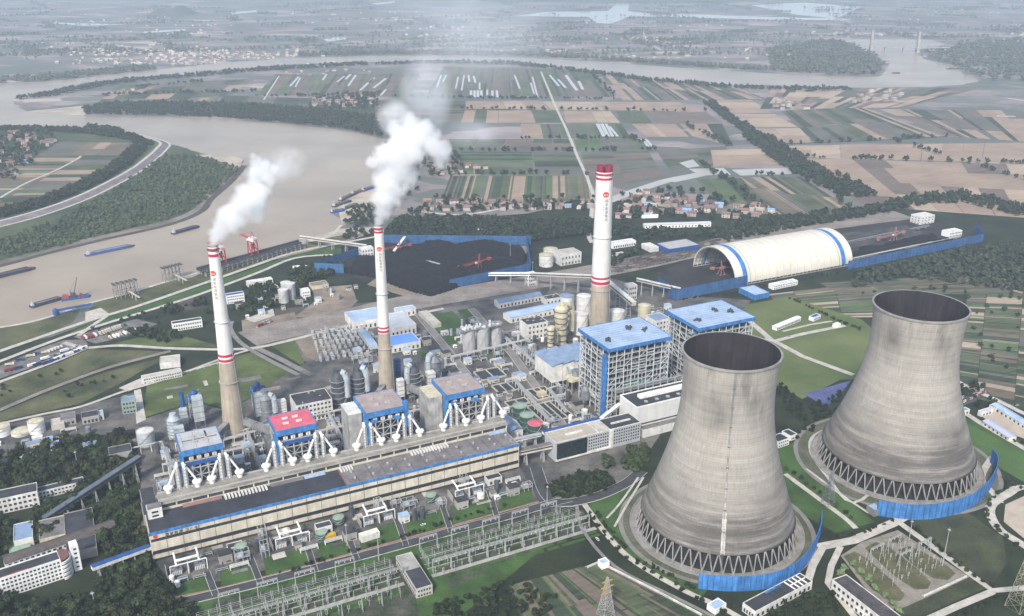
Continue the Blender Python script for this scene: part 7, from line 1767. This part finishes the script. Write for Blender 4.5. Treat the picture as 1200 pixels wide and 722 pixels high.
# ------------------------------------------------------------------ switchyards
def portal(w=15, h=13):
    t = thing('yard_portal', 'x', 'gantry', (0, 0, -400)); mb = MB()
    for x in (0, w):
        for s in (-1, 1): mb.beam((x, s*1.4, 0), (x, 0, h), .34)
        for z in (3, 6, 9): mb.beam((x, -1.4*(1-z/h), z), (x, 1.4*(1-z/h), z), .3)
    mb.out('post', GALV, t); mb = MB()
    for s in (-.5, .5): mb.beam((0, s, h), (w, s, h), .22); mb.beam((0, s, h-1), (w, s, h-1), .22)
    for k in range(8): q = k*w/8; mb.beam((q, -.5, h-1), (q+w/8, -.5, h), .22); mb.beam((q, .5, h), (q+w/8, .5, h-1), .22)
    mb.out('beam', GALV, t); mb = MB(); [mb.lathe(q, 0, [(.12, h-3), (.35, h-2.8), (.12, h-2.6), (.35, h-2.2), (.12, h-1.9), (.3, h-1.5), (.1, h-1)], 6) for q in (w*.2, w*.5, w*.8)]; mb.out('insulator', OFFWHITE, t); return t
PP = portal(); pfirst = [True]
def put(proto, flag, u, v, rot, lab, grp):
    loc = S(u, v, .2)
    if flag[0]: flag[0] = False; o = proto; o.location = loc; o.rotation_euler = (0, 0, SA+rot)
    else: o = dup(proto, loc, SA+rot)
    o['label'] = lab; o['group'] = grp; return o
for u in (37, 65, 93, 124): put(PP, pfirst, u, -80, 0, 'white steel portal beside the dark road, left of the relay house', 'portals along the road left of the relay house')
for u in (193, 220.5, 248, 275, 302): put(PP, pfirst, u, -79, 0, 'white steel portal beside the dark road, right of the relay house', 'portals along the road right of the relay house')
for u in (30, 46, 62, 78, 94, 110, 126, 142, 156): put(PP, pfirst, u, -108, 0, 'white steel portal in the inner row left of the relay house', 'inner portals left of the relay house')
for u in (192, 207.5, 223, 238.5, 254, 269.5, 285, 300.5, 316): put(PP, pfirst, u, -110, 0, 'white steel portal in the inner row right of the relay house', 'inner portals right of the relay house')
for u in (60, 100, 130): put(PP, pfirst, u, -128, 0, 'white steel portal in the outer row at the lower picture edge', 'outer portals at the lower edge')
def ipost(h, kind):
    t = thing('insulator_post', 'x', 'electrical gear', (0, 0, -400)); mb = MB(); mb.cyl(0, 0, 0, h*.55, .16, n=8); mb.beam((-.8, 0, h*.55), (.8, 0, h*.55), .25); mb.out('support', GALV, t)
    mb = MB(); [mb.lathe(x, 0, [(.1, h*.55), (.24, h*.6), (.1, h*.66), (.24, h*.72), (.1, h*.8), (.24, h*.86), (.12, h*.95), (.3, h)], 8) for x in ((0,) if kind else (-.6, .6))]; mb.out('insulator', M('insulator_glaze', (.46,.46,.46), .4), t); return t
IP = [ipost(8.5, 1), ipost(6.5, 0)]; ifl = [[True], [True]]; RI = random.Random(31)
for v in (-85, -90, -95, -101, -105, -114, -119, -125):
    for u in np.arange(20, 332, 7.8):
        if 166 < u < 190 or RI.random() < .22 or (v < -118 and u > 190): continue
        k = int(RI.random() < .4); where = 'left' if u < 170 else 'right'
        put(IP[k], ifl[k], u+RI.uniform(-1.2, 1.2), v+RI.uniform(-.8, .8), RI.uniform(-.1, .1), ('slim single' if k == 0 else 'short double')+' insulator post in the switchyard '+where+' of the relay house', ('single' if k == 0 else 'double')+' insulator posts '+where+' of the relay house')
for u0, u1, v in ((20, 165, -99), (192, 332, -99), (20, 165, -91), (192, 330, -90)):
    mb = MB(); [mb.beam((0, q, 9.0), (u1-u0, q, 9.0), .14) for q in (-2, 0, 2)]; t = site('busbar', 'long thin overhead busbars %s of the relay house, %s' % ('left' if u0 < 100 else 'right', 'nearer the road' if v > -95 else 'farther from the road'), 'busbar', u0, v); mb.out('tube', GALV, t)
    mb = MB(); [mb.beam((x, q, 0), (x, q, 9), .25) for x in np.arange(0, u1-u0, 24) for q in (-2, 0, 2)]; mb.out('post', GALV, t)
mb = MB(); 
for u0, u1, v in ((18, 168, -112), (190, 336, -113)): sheet('path', [tuple(W(*S(a, b, 0)))[:2] for a, b in ((u0, v-2), (u1, v-2), (u1, v+2), (u0, v+2))], CONC, .26)
for u0, u1 in ((18, 168), (190, 336)):
    for v in (-88, -97, -103): sheet('path', [tuple(W(*S(a, b, 0)))[:2] for a, b in ((u0, v-.6), (u1, v-.6), (u1, v+.6), (u0, v+.6))], CONC, .25)
# lower right yard
for k, (u, v, rz) in enumerate(((505, -247, .1), (527, -244, .1), (520, -262, .1), (545, -258, .1))): put(PP, pfirst, u, v, rz, 'white steel portal in the small yard below the farther tower, '+['left rear','right rear','left front','right front'][k], 'portals of the small yard')
for v in (-244, -252, -260, -268, -276):
    for u in np.arange(497, 556, 6): 
        if RI.random() < .1: continue
        k = int(RI.random() < .5); put(IP[k], ifl[k], u+RI.uniform(-1, 1), v+RI.uniform(-1, 1), 0, ('slim single' if k == 0 else 'short double')+' insulator post in the small yard below the farther cooling tower', ('single' if k == 0 else 'double')+' insulator posts of the small yard')
patch(M('yard_weeds', (.13,.12,.062), .95, .35, .05, dark=(.06,.068,.033), fine=.25), .345, [(988,653),(1001,647),(1016,655),(1044,680),(1060,697),(1056,705),(1044,706),(1022,692)], [(1013,643),(1026,636),(1042,642),(1074,667),(1091,683),(1087,691),(1072,692),(1048,676)], [(1052,645),(1066,641),(1084,649),(1110,664),(1120,673),(1110,681),(1092,678),(1068,662)], [(1042,630),(1050,628),(1060,632),(1056,637),(1046,637)])
# pylons and masts
def pylon(px, py, h, w, label, mat, arms, top=None):
    x, y, _ = G(px, py); t = thing('lattice_pylon', label, 'pylon', (x, y, 0), .5); hw = lambda z: w/2*(1-z/h)**1.1+.5; mb = MB(); n = 9; zs = [h*(1-(1-i/n)**1.25) for i in range(n+1)]
    for i in range(n):
        a, b = hw(zs[i]), hw(zs[i+1]); c = [(-1,-1),(1,-1),(1,1),(-1,1)]
        for k in range(4):
            p, q = c[k], c[(k+1) % 4]; mb.beam((p[0]*a, p[1]*a, zs[i]), (p[0]*b, p[1]*b, zs[i+1]), .28); mb.beam((p[0]*a, p[1]*a, zs[i]), (q[0]*b, q[1]*b, zs[i+1]), .16); mb.beam((q[0]*a, q[1]*a, zs[i]), (p[0]*b, p[1]*b, zs[i+1]), .16); mb.beam((p[0]*a, p[1]*a, zs[i]), (q[0]*a, q[1]*a, zs[i]), .15)
    mb.out('tower', mat, t)
    for z, L in arms:
        mb = MB()
        for s in (-1, 1): mb.beam((0, -.5, z), (s*L, 0, z+.4), .3); mb.beam((0, .5, z), (s*L, 0, z+.4), .3); mb.beam((0, 0, z+2), (s*L, 0, z+.4), .22)
        mb.out('cross_arm', top or mat, t)
    return t
pylon(710, 722, 34, 9, 'pale lattice pylon with yellow arms among the crop plots', GALV, ((20, 5), (25, 5.5), (30, 4.5)), YEL)
pylon(1192, 712, 58, 11, 'tall pale yellow and grey lattice pylon at the lower right edge', M('pale_yellow_steel', (.30,.29,.20), .6, .2, .3), ((30, 6), (40, 7), (49, 6)), M('pale_yellow_steel', (.42,.38,.16), .6))
pylon(970, 592, 34, 8, 'thin grey lattice pylon left of the farther cooling tower', STEEL, ((24, 4.5), (30, 3.5)))
def mast(px, py, h, label, heads=0):
    x, y, _ = G(px, py); t = thing('slim_mast', label, 'mast', (x, y, 0), 0, 'slim masts'); MB().cyl(0, 0, 0, h, .45, .15, n=8).out('pole', GALV, t)
    mb = MB(); mb.box(-1, -1, h-2.2, 1, 1, h-2); [mb.box(-1+.9*k, -.3, h-2, -.4+.9*k, .3, h-1.4) for k in range(heads)]; mb.out('platform', GALV, t)
for px, py, h, lab in ((1104,664,36,'tall thin mast in the small lower right yard'),(1066,628,16,'short thin mast at the barrier of the farther tower'),(444,657,28,'thin mast by the lawn and hall road'),(407,640,22,'thin mast left of the white kiosk'),(641,594,22,'thin mast at the bend of the dark road'),(92,552,22,'white mast standing in the grove'),(112,715,17,'lamp mast among trees before the white office block'),(624,332,34,'thin mast at the right end of the open coal yard'),(598,304,26,'thin mast behind the open coal yard')): mast(px, py, h, lab, 3 if 'lamp' in lab else 0)
# fence along the railway pasture: posts and rails
arc_fence_straight('works_fence', 'white post and panel fence between pasture and the chimney road', [(262,425),(215,438),(172,451)], 2.2, OFFWHITE, None, 7)
arc_fence_straight('works_fence', 'pale boundary wall of the small lower right yard', [(1082,700),(1132,677)], 2.2, OFFWHITE, None, 9)
arc_fence_straight('works_fence', 'pale boundary wall between the crop plots and the nearer tower', [(688,666),(702,660),(775,697),(822,722)], 2.2, OFFWHITE, None, 9)
# ------------------------------------------------------------------ steam plumes
def steam_volume(cs, dens, nscale, seed):
    """density falls off from each billow's centre and is broken up by noise"""
    m = bpy.data.materials.new('steam'); m.use_nodes = True; n = m.node_tree.nodes; l = m.node_tree.links; n.remove(n['Principled BSDF'])
    v = n.new('ShaderNodeVolumePrincipled'); v.inputs['Color'].default_value = (.978, .981, .988, 1); v.inputs['Anisotropy'].default_value = 0.0
    tc = n.new('ShaderNodeTexCoord'); acc = None
    nz = n.new('ShaderNodeTexNoise'); nz.inputs['Scale'].default_value = nscale; nz.inputs['Detail'].default_value = 6; nz.inputs['Roughness'].default_value = .55; l.new(tc.outputs['Object'], nz.inputs['Vector'])
    for x, y, z, r in cs:
        d = n.new('ShaderNodeVectorMath'); d.operation = 'DISTANCE'; l.new(tc.outputs['Object'], d.inputs[0]); d.inputs[1].default_value = (x, y, z)
        k = n.new('ShaderNodeMath'); k.operation = 'MULTIPLY_ADD'; l.new(d.outputs['Value'], k.inputs[0]); k.inputs[1].default_value = -1/r; k.inputs[2].default_value = 1.0
        if acc is None: acc = k.outputs[0]
        else: mx = n.new('ShaderNodeMath'); mx.operation = 'MAXIMUM'; l.new(acc, mx.inputs[0]); l.new(k.outputs[0], mx.inputs[1]); acc = mx.outputs[0]
    q = n.new('ShaderNodeMath'); q.operation = 'MULTIPLY_ADD'; l.new(nz.outputs['Fac'], q.inputs[0]); q.inputs[1].default_value = 1.55; q.inputs[2].default_value = -.90
    sm = n.new('ShaderNodeMath'); sm.operation = 'ADD'; l.new(acc, sm.inputs[0]); l.new(q.outputs[0], sm.inputs[1])
    mr = n.new('ShaderNodeMapRange'); mr.inputs['From Min'].default_value = .0; mr.inputs['From Max'].default_value = .42; mr.inputs['To Max'].default_value = dens; l.new(sm.outputs[0], mr.inputs['Value'])
    l.new(mr.outputs['Result'], v.inputs['Density']); l.new(v.outputs[0], n['Material Output'].inputs['Volume']); m.cycles.volume_step_rate = .16; return m
def plume(name, label, puffs, y0, seed, dens=.13):
    """puffs: (px, py, radius px) round the drift of the plume, at its real distance, each with its own depth"""
    R = random.Random(seed); bm = bmesh.new(); ctr = PD(puffs[0][0], puffs[0][1], y0); cs = []
    for px, py, r in puffs:
        x, y, z = PD(px, py, y0); d = y*_cp-(z-CAMH)*_sp; rr = r*d/FPX*1.3
        c = (x-ctr[0], (y-ctr[1])+R.uniform(-.35, .35)*rr, z-ctr[2]); cs.append((*c, rr))
        bmesh.ops.create_icosphere(bm, subdivisions=2, radius=rr*1.12, matrix=Matrix.Translation(c))
    me = bpy.data.meshes.new(name); bm.to_mesh(me); bm.free(); o = bpy.data.objects.new(name, me); COL.objects.link(o)
    md = o.modifiers.new('r', 'REMESH'); md.mode = 'VOXEL'; md.voxel_size = 2.5
    dg = bpy.context.evaluated_depsgraph_get(); me2 = bpy.data.meshes.new_from_object(o.evaluated_get(dg)); o.modifiers.clear(); o.data = me2
    me2.materials.clear(); me2.materials.append(steam_volume(cs, dens, .075, seed)); o.location = ctr
    return tag(o, label, 'steam plume', 'steam plumes')
c1 = G(276, 508); c2 = G(454, 464)
plume('steam_plume', 'white billowing steam plume drifting right from the left chimney over the river',
      [(250,287,5.2),(251,281,7),(254,274,10),(260,266,13),(268,258,15),(278,252,17),(286,240,17),(297,247,14),(290,226,13),(299,232,14),(298,212,13),(303,201,11),(300,191,9),(311,206,10),(297,183,5),(306,222,11),(316,212,8),(321,199,6),(310,194,7)], c1[1], 3)
plume('steam_plume', 'larger white billowing steam plume above the middle chimney',
      [(443,263,4.6),(444,257,6.5),(447,249,9.5),(450,240,13),(453,230,16),(456,219,18),(459,208,20),(463,197,22),(467,186,23),(474,176,22),(482,166,21),(490,158,18),(498,153,15),(505,164,15),(513,172,13),(516,183,11),(516,192,8),(472,160,16),(462,152,10),(452,180,13),(437,190,8),(482,146,12),(500,148,9),(477,208,12)], c2[1], 4)
def wisp(label, px, py, rx, ry, depth, y0, dens, col, seed, scale=.02, thr=.5):
    x, y, z = PD(px, py, y0); d = y*_cp-(z-CAMH)*_sp; k = d/FPX
    bm = bmesh.new(); bmesh.ops.create_icosphere(bm, subdivisions=3, radius=1.0); me = bpy.data.meshes.new('smoke'); bm.to_mesh(me); bm.free()
    o = bpy.data.objects.new('smoke', me); COL.objects.link(o); o.location = (x, y, z); o.scale = (rx*k, depth, ry*k)
    m = bpy.data.materials.new('thin_smoke'); m.use_nodes = True; n = m.node_tree.nodes; l = m.node_tree.links; n.remove(n['Principled BSDF'])
    v = n.new('ShaderNodeVolumePrincipled'); v.inputs['Color'].default_value = (*col, 1); v.inputs['Anisotropy'].default_value = -.2
    tc = n.new('ShaderNodeTexCoord'); ln = n.new('ShaderNodeVectorMath'); ln.operation = 'LENGTH'; l.new(tc.outputs['Object'], ln.inputs[0])
    fall = n.new('ShaderNodeMapRange'); fall.inputs['From Min'].default_value = .25; fall.inputs['From Max'].default_value = 1.0; fall.inputs['To Min'].default_value = 1; fall.inputs['To Max'].default_value = 0; l.new(ln.outputs['Value'], fall.inputs['Value'])
    g = n.new('ShaderNodeNewGeometry'); t = n.new('ShaderNodeTexNoise'); t.inputs['Scale'].default_value = scale; t.inputs['Detail'].default_value = 5; t.inputs['Roughness'].default_value = .6; l.new(g.outputs['Position'], t.inputs['Vector'])
    mr = n.new('ShaderNodeMapRange'); mr.inputs['From Min'].default_value = thr-.08; mr.inputs['From Max'].default_value = thr+.22; l.new(t.outputs['Fac'], mr.inputs['Value'])
    mu = n.new('ShaderNodeMath'); mu.operation = 'MULTIPLY'; l.new(mr.outputs['Result'], mu.inputs[0]); l.new(fall.outputs['Result'], mu.inputs[1])
    m2 = n.new('ShaderNodeMath'); m2.operation = 'MULTIPLY'; l.new(mu.outputs[0], m2.inputs[0]); m2.inputs[1].default_value = dens; l.new(m2.outputs[0], v.inputs['Density'])
    l.new(v.outputs[0], n['Material Output'].inputs['Volume']); me.materials.append(m); m.cycles.volume_step_rate = 2.0
    return tag(o, label, 'smoke', None, 'stuff')
wisp('thin pale smoke streaming off above the larger steam plume', 500, 108, 34, 52, 60, c2[1], .034, (.88, .93, 1), 1, .018, .46)
wisp('ragged thin steam on the upper left of the larger plume', 462, 138, 22, 22, 40, c2[1], .075, (.95, .97, 1), 2, .04, .5)
wisp('faint wisp of smoke right of the larger plume', 560, 156, 46, 18, 50, c2[1], .026, (.9, .94, 1), 3, .02, .5)
wisp('faint ragged steam trailing off from the left plume', 330, 192, 32, 22, 40, c1[1], .05, (.95, .97, 1), 4, .035, .52)
wisp('very thin bluish smoke veil high over the river plain', 540, 40, 120, 66, 120, c2[1]+150, .005, (.85, .92, 1), 5, .008, .44)
# ------------------------------------------------------------------ small works gear between the big structures
bpy.context.view_layer.update()
OCC = []
for o in COL.objects:
    if o.type != 'MESH' or o.get('kind') or (o.parent is None): continue
    root = o.parent.parent or o.parent
    if root.get('category') in ('railway', 'tree', 'house', 'steam plume', 'conveyor', 'busbar', 'pylon', 'mast', 'coal heap', 'pipe rack', 'covered bridge', 'fence', 'barrier', 'flue duct', 'electrical gear', 'gantry'): continue
    bb = [o.matrix_world @ Vector(c) for c in o.bound_box]
    us = [((p.x-_O[0])*_ca+(p.y-_O[1])*_sa, -(p.x-_O[0])*_sa+(p.y-_O[1])*_ca) for p in bb]
    if min(p.z for p in bb) > 9: continue
    OCC.append((min(p[0] for p in us), min(p[1] for p in us), max(p[0] for p in us), max(p[1] for p in us)))
ROADS = [[UV(*p) for p in q] for q in ([(487,365),(520,405),(548,440)], [(552,362),(600,415),(640,470),(668,512)], [(300,408),(330,422),(365,440)])]
def near_road(u, v, d):
    for L in ROADS:
        for (a, b), (c, e) in zip(L[:-1], L[1:]):
            t = max(0, min(1, ((u-a)*(c-a)+(v-b)*(e-b))/((c-a)**2+(e-b)**2)))
            if math.hypot(u-a-(c-a)*t, v-b-(e-b)*t) < d: return True
    return False
def free(u0, v0, u1, v1, m=.6):
    return not any(u0-m < c and u1+m > a and v0-m < d and v1+m > b for a, b, c, d in OCC) and not near_road((u0+u1)/2, (v0+v1)/2, 8)
RC = random.Random(99)
PIPEC = [GALV, OFFWHITE, STEEL, DUCT]
def hut(w, d, h, wall, roof):
    t = thing('gear_hut', 'x', 'hut', (0, 0, 0)); MB().box(0, 0, 0, w, d, h).out('wall', wall, t); MB().box(-.3, -.3, h, w+.3, d+.3, h+.35).out('roof', roof, t)
    MB().box(w*.15, -.05, .2, w*.15+1.1, .04, 2.3).out('door', STEELD, t); MB().box(w*.5, -.05, 1.2, w*.85, .04, min(2.4, h-.4)).out('window', GLASS, t); return t
def vess(r, h, m):
    t = thing('small_tank', 'x', 'tank', (0, 0, 0)); MB().lathe(r, r, [(r, 0), (r, h), (r*.5, h+r*.3), (.05, h+r*.35)], 14).out('shell', m, t, smooth=False); MB().tube((2*r, r, h*.4), (2*r+1.4, r, .2), .18, 6).out('pipe', GALV, t); return t
def manifold(w, n, m):
    t = thing('pipe_manifold', 'x', 'pipework', (0, 0, 0)); mb = MB(); R = random.Random(n)
    for k in range(n): z = R.uniform(.8, 4.2); y = .5+k*.8; mb.path([(0, y, 0), (0, y, z), (w, y, z), (w, y, 0)], .24, 6)
    mb.out('pipe', m, t); MB().box(w*.4, .1, 0, w*.4+1.8, n*.8, 1.6).out('pump', STEELD, t); return t
def frame_rack(w, d, h):
    t = thing('steel_rack', 'x', 'steel frame', (0, 0, 0)); mb = MB()
    for x in (0, w/2, w):
        for y in (0, d): mb.beam((x, y, 0), (x, y, h), .4)
    for z in (h*.5, h): mb.beam((0, 0, z), (w, 0, z), .35); mb.beam((0, d, z), (w, d, z), .35); mb.beam((0, 0, z), (0, d, z), .35); mb.beam((w, 0, z), (w, d, z), .35)
    mb.out('frame', GALV, t); MB().box(.5, .5, h*.5, w-.5, d-.5, h*.5+.2).out('deck', STEEL, t); MB().box(w*.15, d*.2, h*.5+.2, w*.6, d*.8, h*.5+2.4).out('vessel', DUCT, t); return t
CLIB = []
for w, d, h, wl, rf in ((6, 4, 3.5, OFFWHITE, ROOFD), (9, 5, 4.5, OFFWHITE, OFFWHITE), (5, 5, 5, CONCL, ROOFG), (12, 6, 5, BEIGE, BLUESTEEL), (8, 7, 6.5, OFFWHITE, BLUEL), (4, 3, 3, WHITE, WHITE), (10, 8, 8, CONC, ROOFD)): CLIB.append((hut(w, d, h, wl, rf), w, d, 'hut'))
for r, h, m in ((2, 5, WHITE), (2.8, 8, STEEL), (1.5, 9, DUCT), (3.4, 4.5, OFFWHITE), (2.2, 11, STEELD)): CLIB.append((vess(r, h, m), 2*r+1.5, 2*r, 'tank'))
for w, n, m in ((9, 4, GALV), (14, 5, OFFWHITE), (7, 6, DUCT)): CLIB.append((manifold(w, n, m), w, n*.8+.5, 'pipework'))
for w, d, h in ((8, 5, 7), (11, 6, 10), (6, 6, 13)): CLIB.append((frame_rack(w, d, h), w, d, 'steel frame'))
KN = {'hut': 'small flat roofed hut', 'tank': 'small upright tank', 'pipework': 'low run of bent pipework', 'steel frame': 'open steel equipment frame'}
placed = set()
def scatter(u0, u1, v0, v1, n, where, wts=(1, 1, 1, 1)):
    k = 0; kinds = ('hut', 'tank', 'pipework', 'steel frame')
    for _ in range(n*14):
        kd = RC.choices(kinds, wts)[0]; P_, w, d, _k = RC.choice([c for c in CLIB if c[3] == kd]); u = RC.uniform(u0, u1-w); v = RC.uniform(v0, v1-d)
        if not free(u, v, u+w, v+d): continue
        OCC.append((u, v, u+w, v+d)); loc = S(u, v, .12)
        if P_.name in placed: o = dup(P_, loc, SA)
        else: placed.add(P_.name); o = P_; o.location = loc; o.rotation_euler = (0, 0, SA)
        o['label'] = KN[kd]+' '+where; o['group'] = KN[kd]+'s '+where; k += 1
        if k >= n: return
scatter(14, 330, 78, 135, 90, 'among the dark casings behind the boiler houses', (1, 1, 1.4, 1.6))
scatter(20, 330, 135, 205, 64, 'around the absorbers and the two slim chimneys', (1, 1.2, 1, 1.2))
scatter(330, 440, 30, 135, 46, 'between the basins and the pipe racks', (1, .8, 1.6, .5))
scatter(335, 440, 136, 255, 34, 'on the open ground before the ash silos', (1, .6, 1.2, .5))
scatter(335, 455, 255, 350, 30, 'on the open ground behind the ash silos', (1.2, .6, 1, .6))
scatter(425, 560, 178, 300, 52, 'around the cream scrubber towers', (1, 1.6, 1, 1.2))
scatter(445, 640, 108, 172, 26, 'behind the open steel boiler towers', (1, 1, 1.2, 1.4))
scatter(560, 700, 180, 300, 28, 'between the right chimney and the arched shed', (1.3, 1, 1, .8))
scatter(2, 318, -42, -4, 46, 'on the pavement at the foot of the turbine hall', (.8, .9, 1.6, .3))
scatter(-190, -25, 205, 268, 22, 'beside the white tanks at the grove edge', (1.6, .8, .8, .2))
scatter(250, 330, 208, 330, 16, 'near the blue roofed workshops', (1.2, .6, .8, .4))
u0, v0 = UV(290, 365); scatter(u0-20, u0+160, v0-30, v0+70, 24, 'in the pale yards by the river road silos', (2, .4, .5, .3))
def site_rack(label, a, b, h, w=4):
    pa, pb = S(*a), S(*b); pipe_rack(label, [W(*pa), W(*pb)], h, w, 4)
site_rack('pale pipe rack running along behind all four boiler houses', (18, 86), (318, 86), 9)
site_rack('pale pipe rack along the back of the dark casings', (24, 139), (322, 139), 8)
site_rack('pale pipe rack past the feet of the two slim chimneys', (40, 176), (250, 176), 7)
for u, n in ((28, 'left of the pale roofed boiler house'), (104, 'left of the pink roofed boiler house'), (186, 'left of the third boiler house'), (262, 'left of the fourth boiler house'), (324, 'right of the fourth boiler house')):
    site_rack('pale cross pipe rack running back '+n, (u, 84), (u+3, 172), 7.5, 3)
# flue ducts from the casings to the chimneys
def flue(label, a, b, z, w=5.5, h=6):
    A_ = Vector(S(*a, z)); B_ = Vector(S(*b, z)); d = B_-A_; t = thing('flue_duct', label, 'flue duct', (A_.x, A_.y, 0), math.atan2(d.y, d.x), 'flue ducts'); L = d.length
    MB().box(0, -w/2, z, L, w/2, z+h).out('duct', M('flue_steel', (.30,.30,.29), .7, .35, .1, dark=(.14,.14,.145), streak=.25), t)
    for k in range(max(2, int(L/4))): MB().box(k*4+.5, -w/2-.25, z-.25, k*4+.9, w/2+.25, z+h+.25).out('stiffener', STEEL, t)
    for k in range(max(2, int(L/12))):
        mb = MB(); x = 3+k*12; mb.beam((x, -w/2*.8, 0), (x, -w/2*.8, z), .6); mb.beam((x, w/2*.8, 0), (x, w/2*.8, z), .6); mb.beam((x, -w/2*.8, 2), (x, w/2*.8, z-1), .3); mb.out('leg', STEEL, t)
flue('pale flue duct from the pale roofed boiler side to the left chimney', (58, 136), (94, 184), 12); flue('pale flue duct from the pink roofed boiler side to the left chimney', (132, 136), (104, 182), 12)
flue('pale flue duct left of the middle chimney foot', (214, 140), (258, 196), 12); flue('pale flue duct right of the middle chimney foot', (296, 138), (272, 196), 12)
flue('wide flue duct behind the open steel boiler tower', (480, 106), (480, 170), 20, 8, 8); flue('wide flue duct running to the right chimney foot', (500, 176), (548, 234), 16, 7, 7)
# planted strips and worn ground in the works
for k in range(46):
    u = RC.uniform(330, 560); v = RC.uniform(40, 300); w, d = RC.uniform(4, 22), RC.uniform(3, 9)
    if RC.random() < .5: w, d = d, w
    if near_road(u+w/2, v+d/2, 7+max(w, d)/2): continue
    sheet('lawn', [W(*S(a, b, 0)) for a, b in ((u, v), (u+w, v), (u+w, v+d), (u, v+d))], RC.choice((LAWN, SCRUB, LAWN, CONCL)), .13)
for k in range(60):
    u = RC.uniform(0, 340); v = RC.uniform(85, 320); w, d = RC.uniform(4, 26), RC.uniform(3, 14)
    if near_road(u+w/2, v+d/2, 7+max(w, d)/2): continue
    sheet('pavement', [W(*S(a, b, 0)) for a, b in ((u, v), (u+w, v), (u+w, v+d), (u, v+d))], RC.choice((CONC, ASPH, CONCL, DIRT, ROOFG)), .12)
for k in range(34):
    u = RC.uniform(0, 318); v = RC.uniform(-44, -4); w, d = RC.uniform(3, 16), RC.uniform(3, 10)
    sheet('pavement', [W(*S(a, b, 0)) for a, b in ((u, v), (u+w, v), (u+w, v+d), (u, v+d))], RC.choice((CONC, ASPH, CONCL, ROOFG, ASPH)), .12)
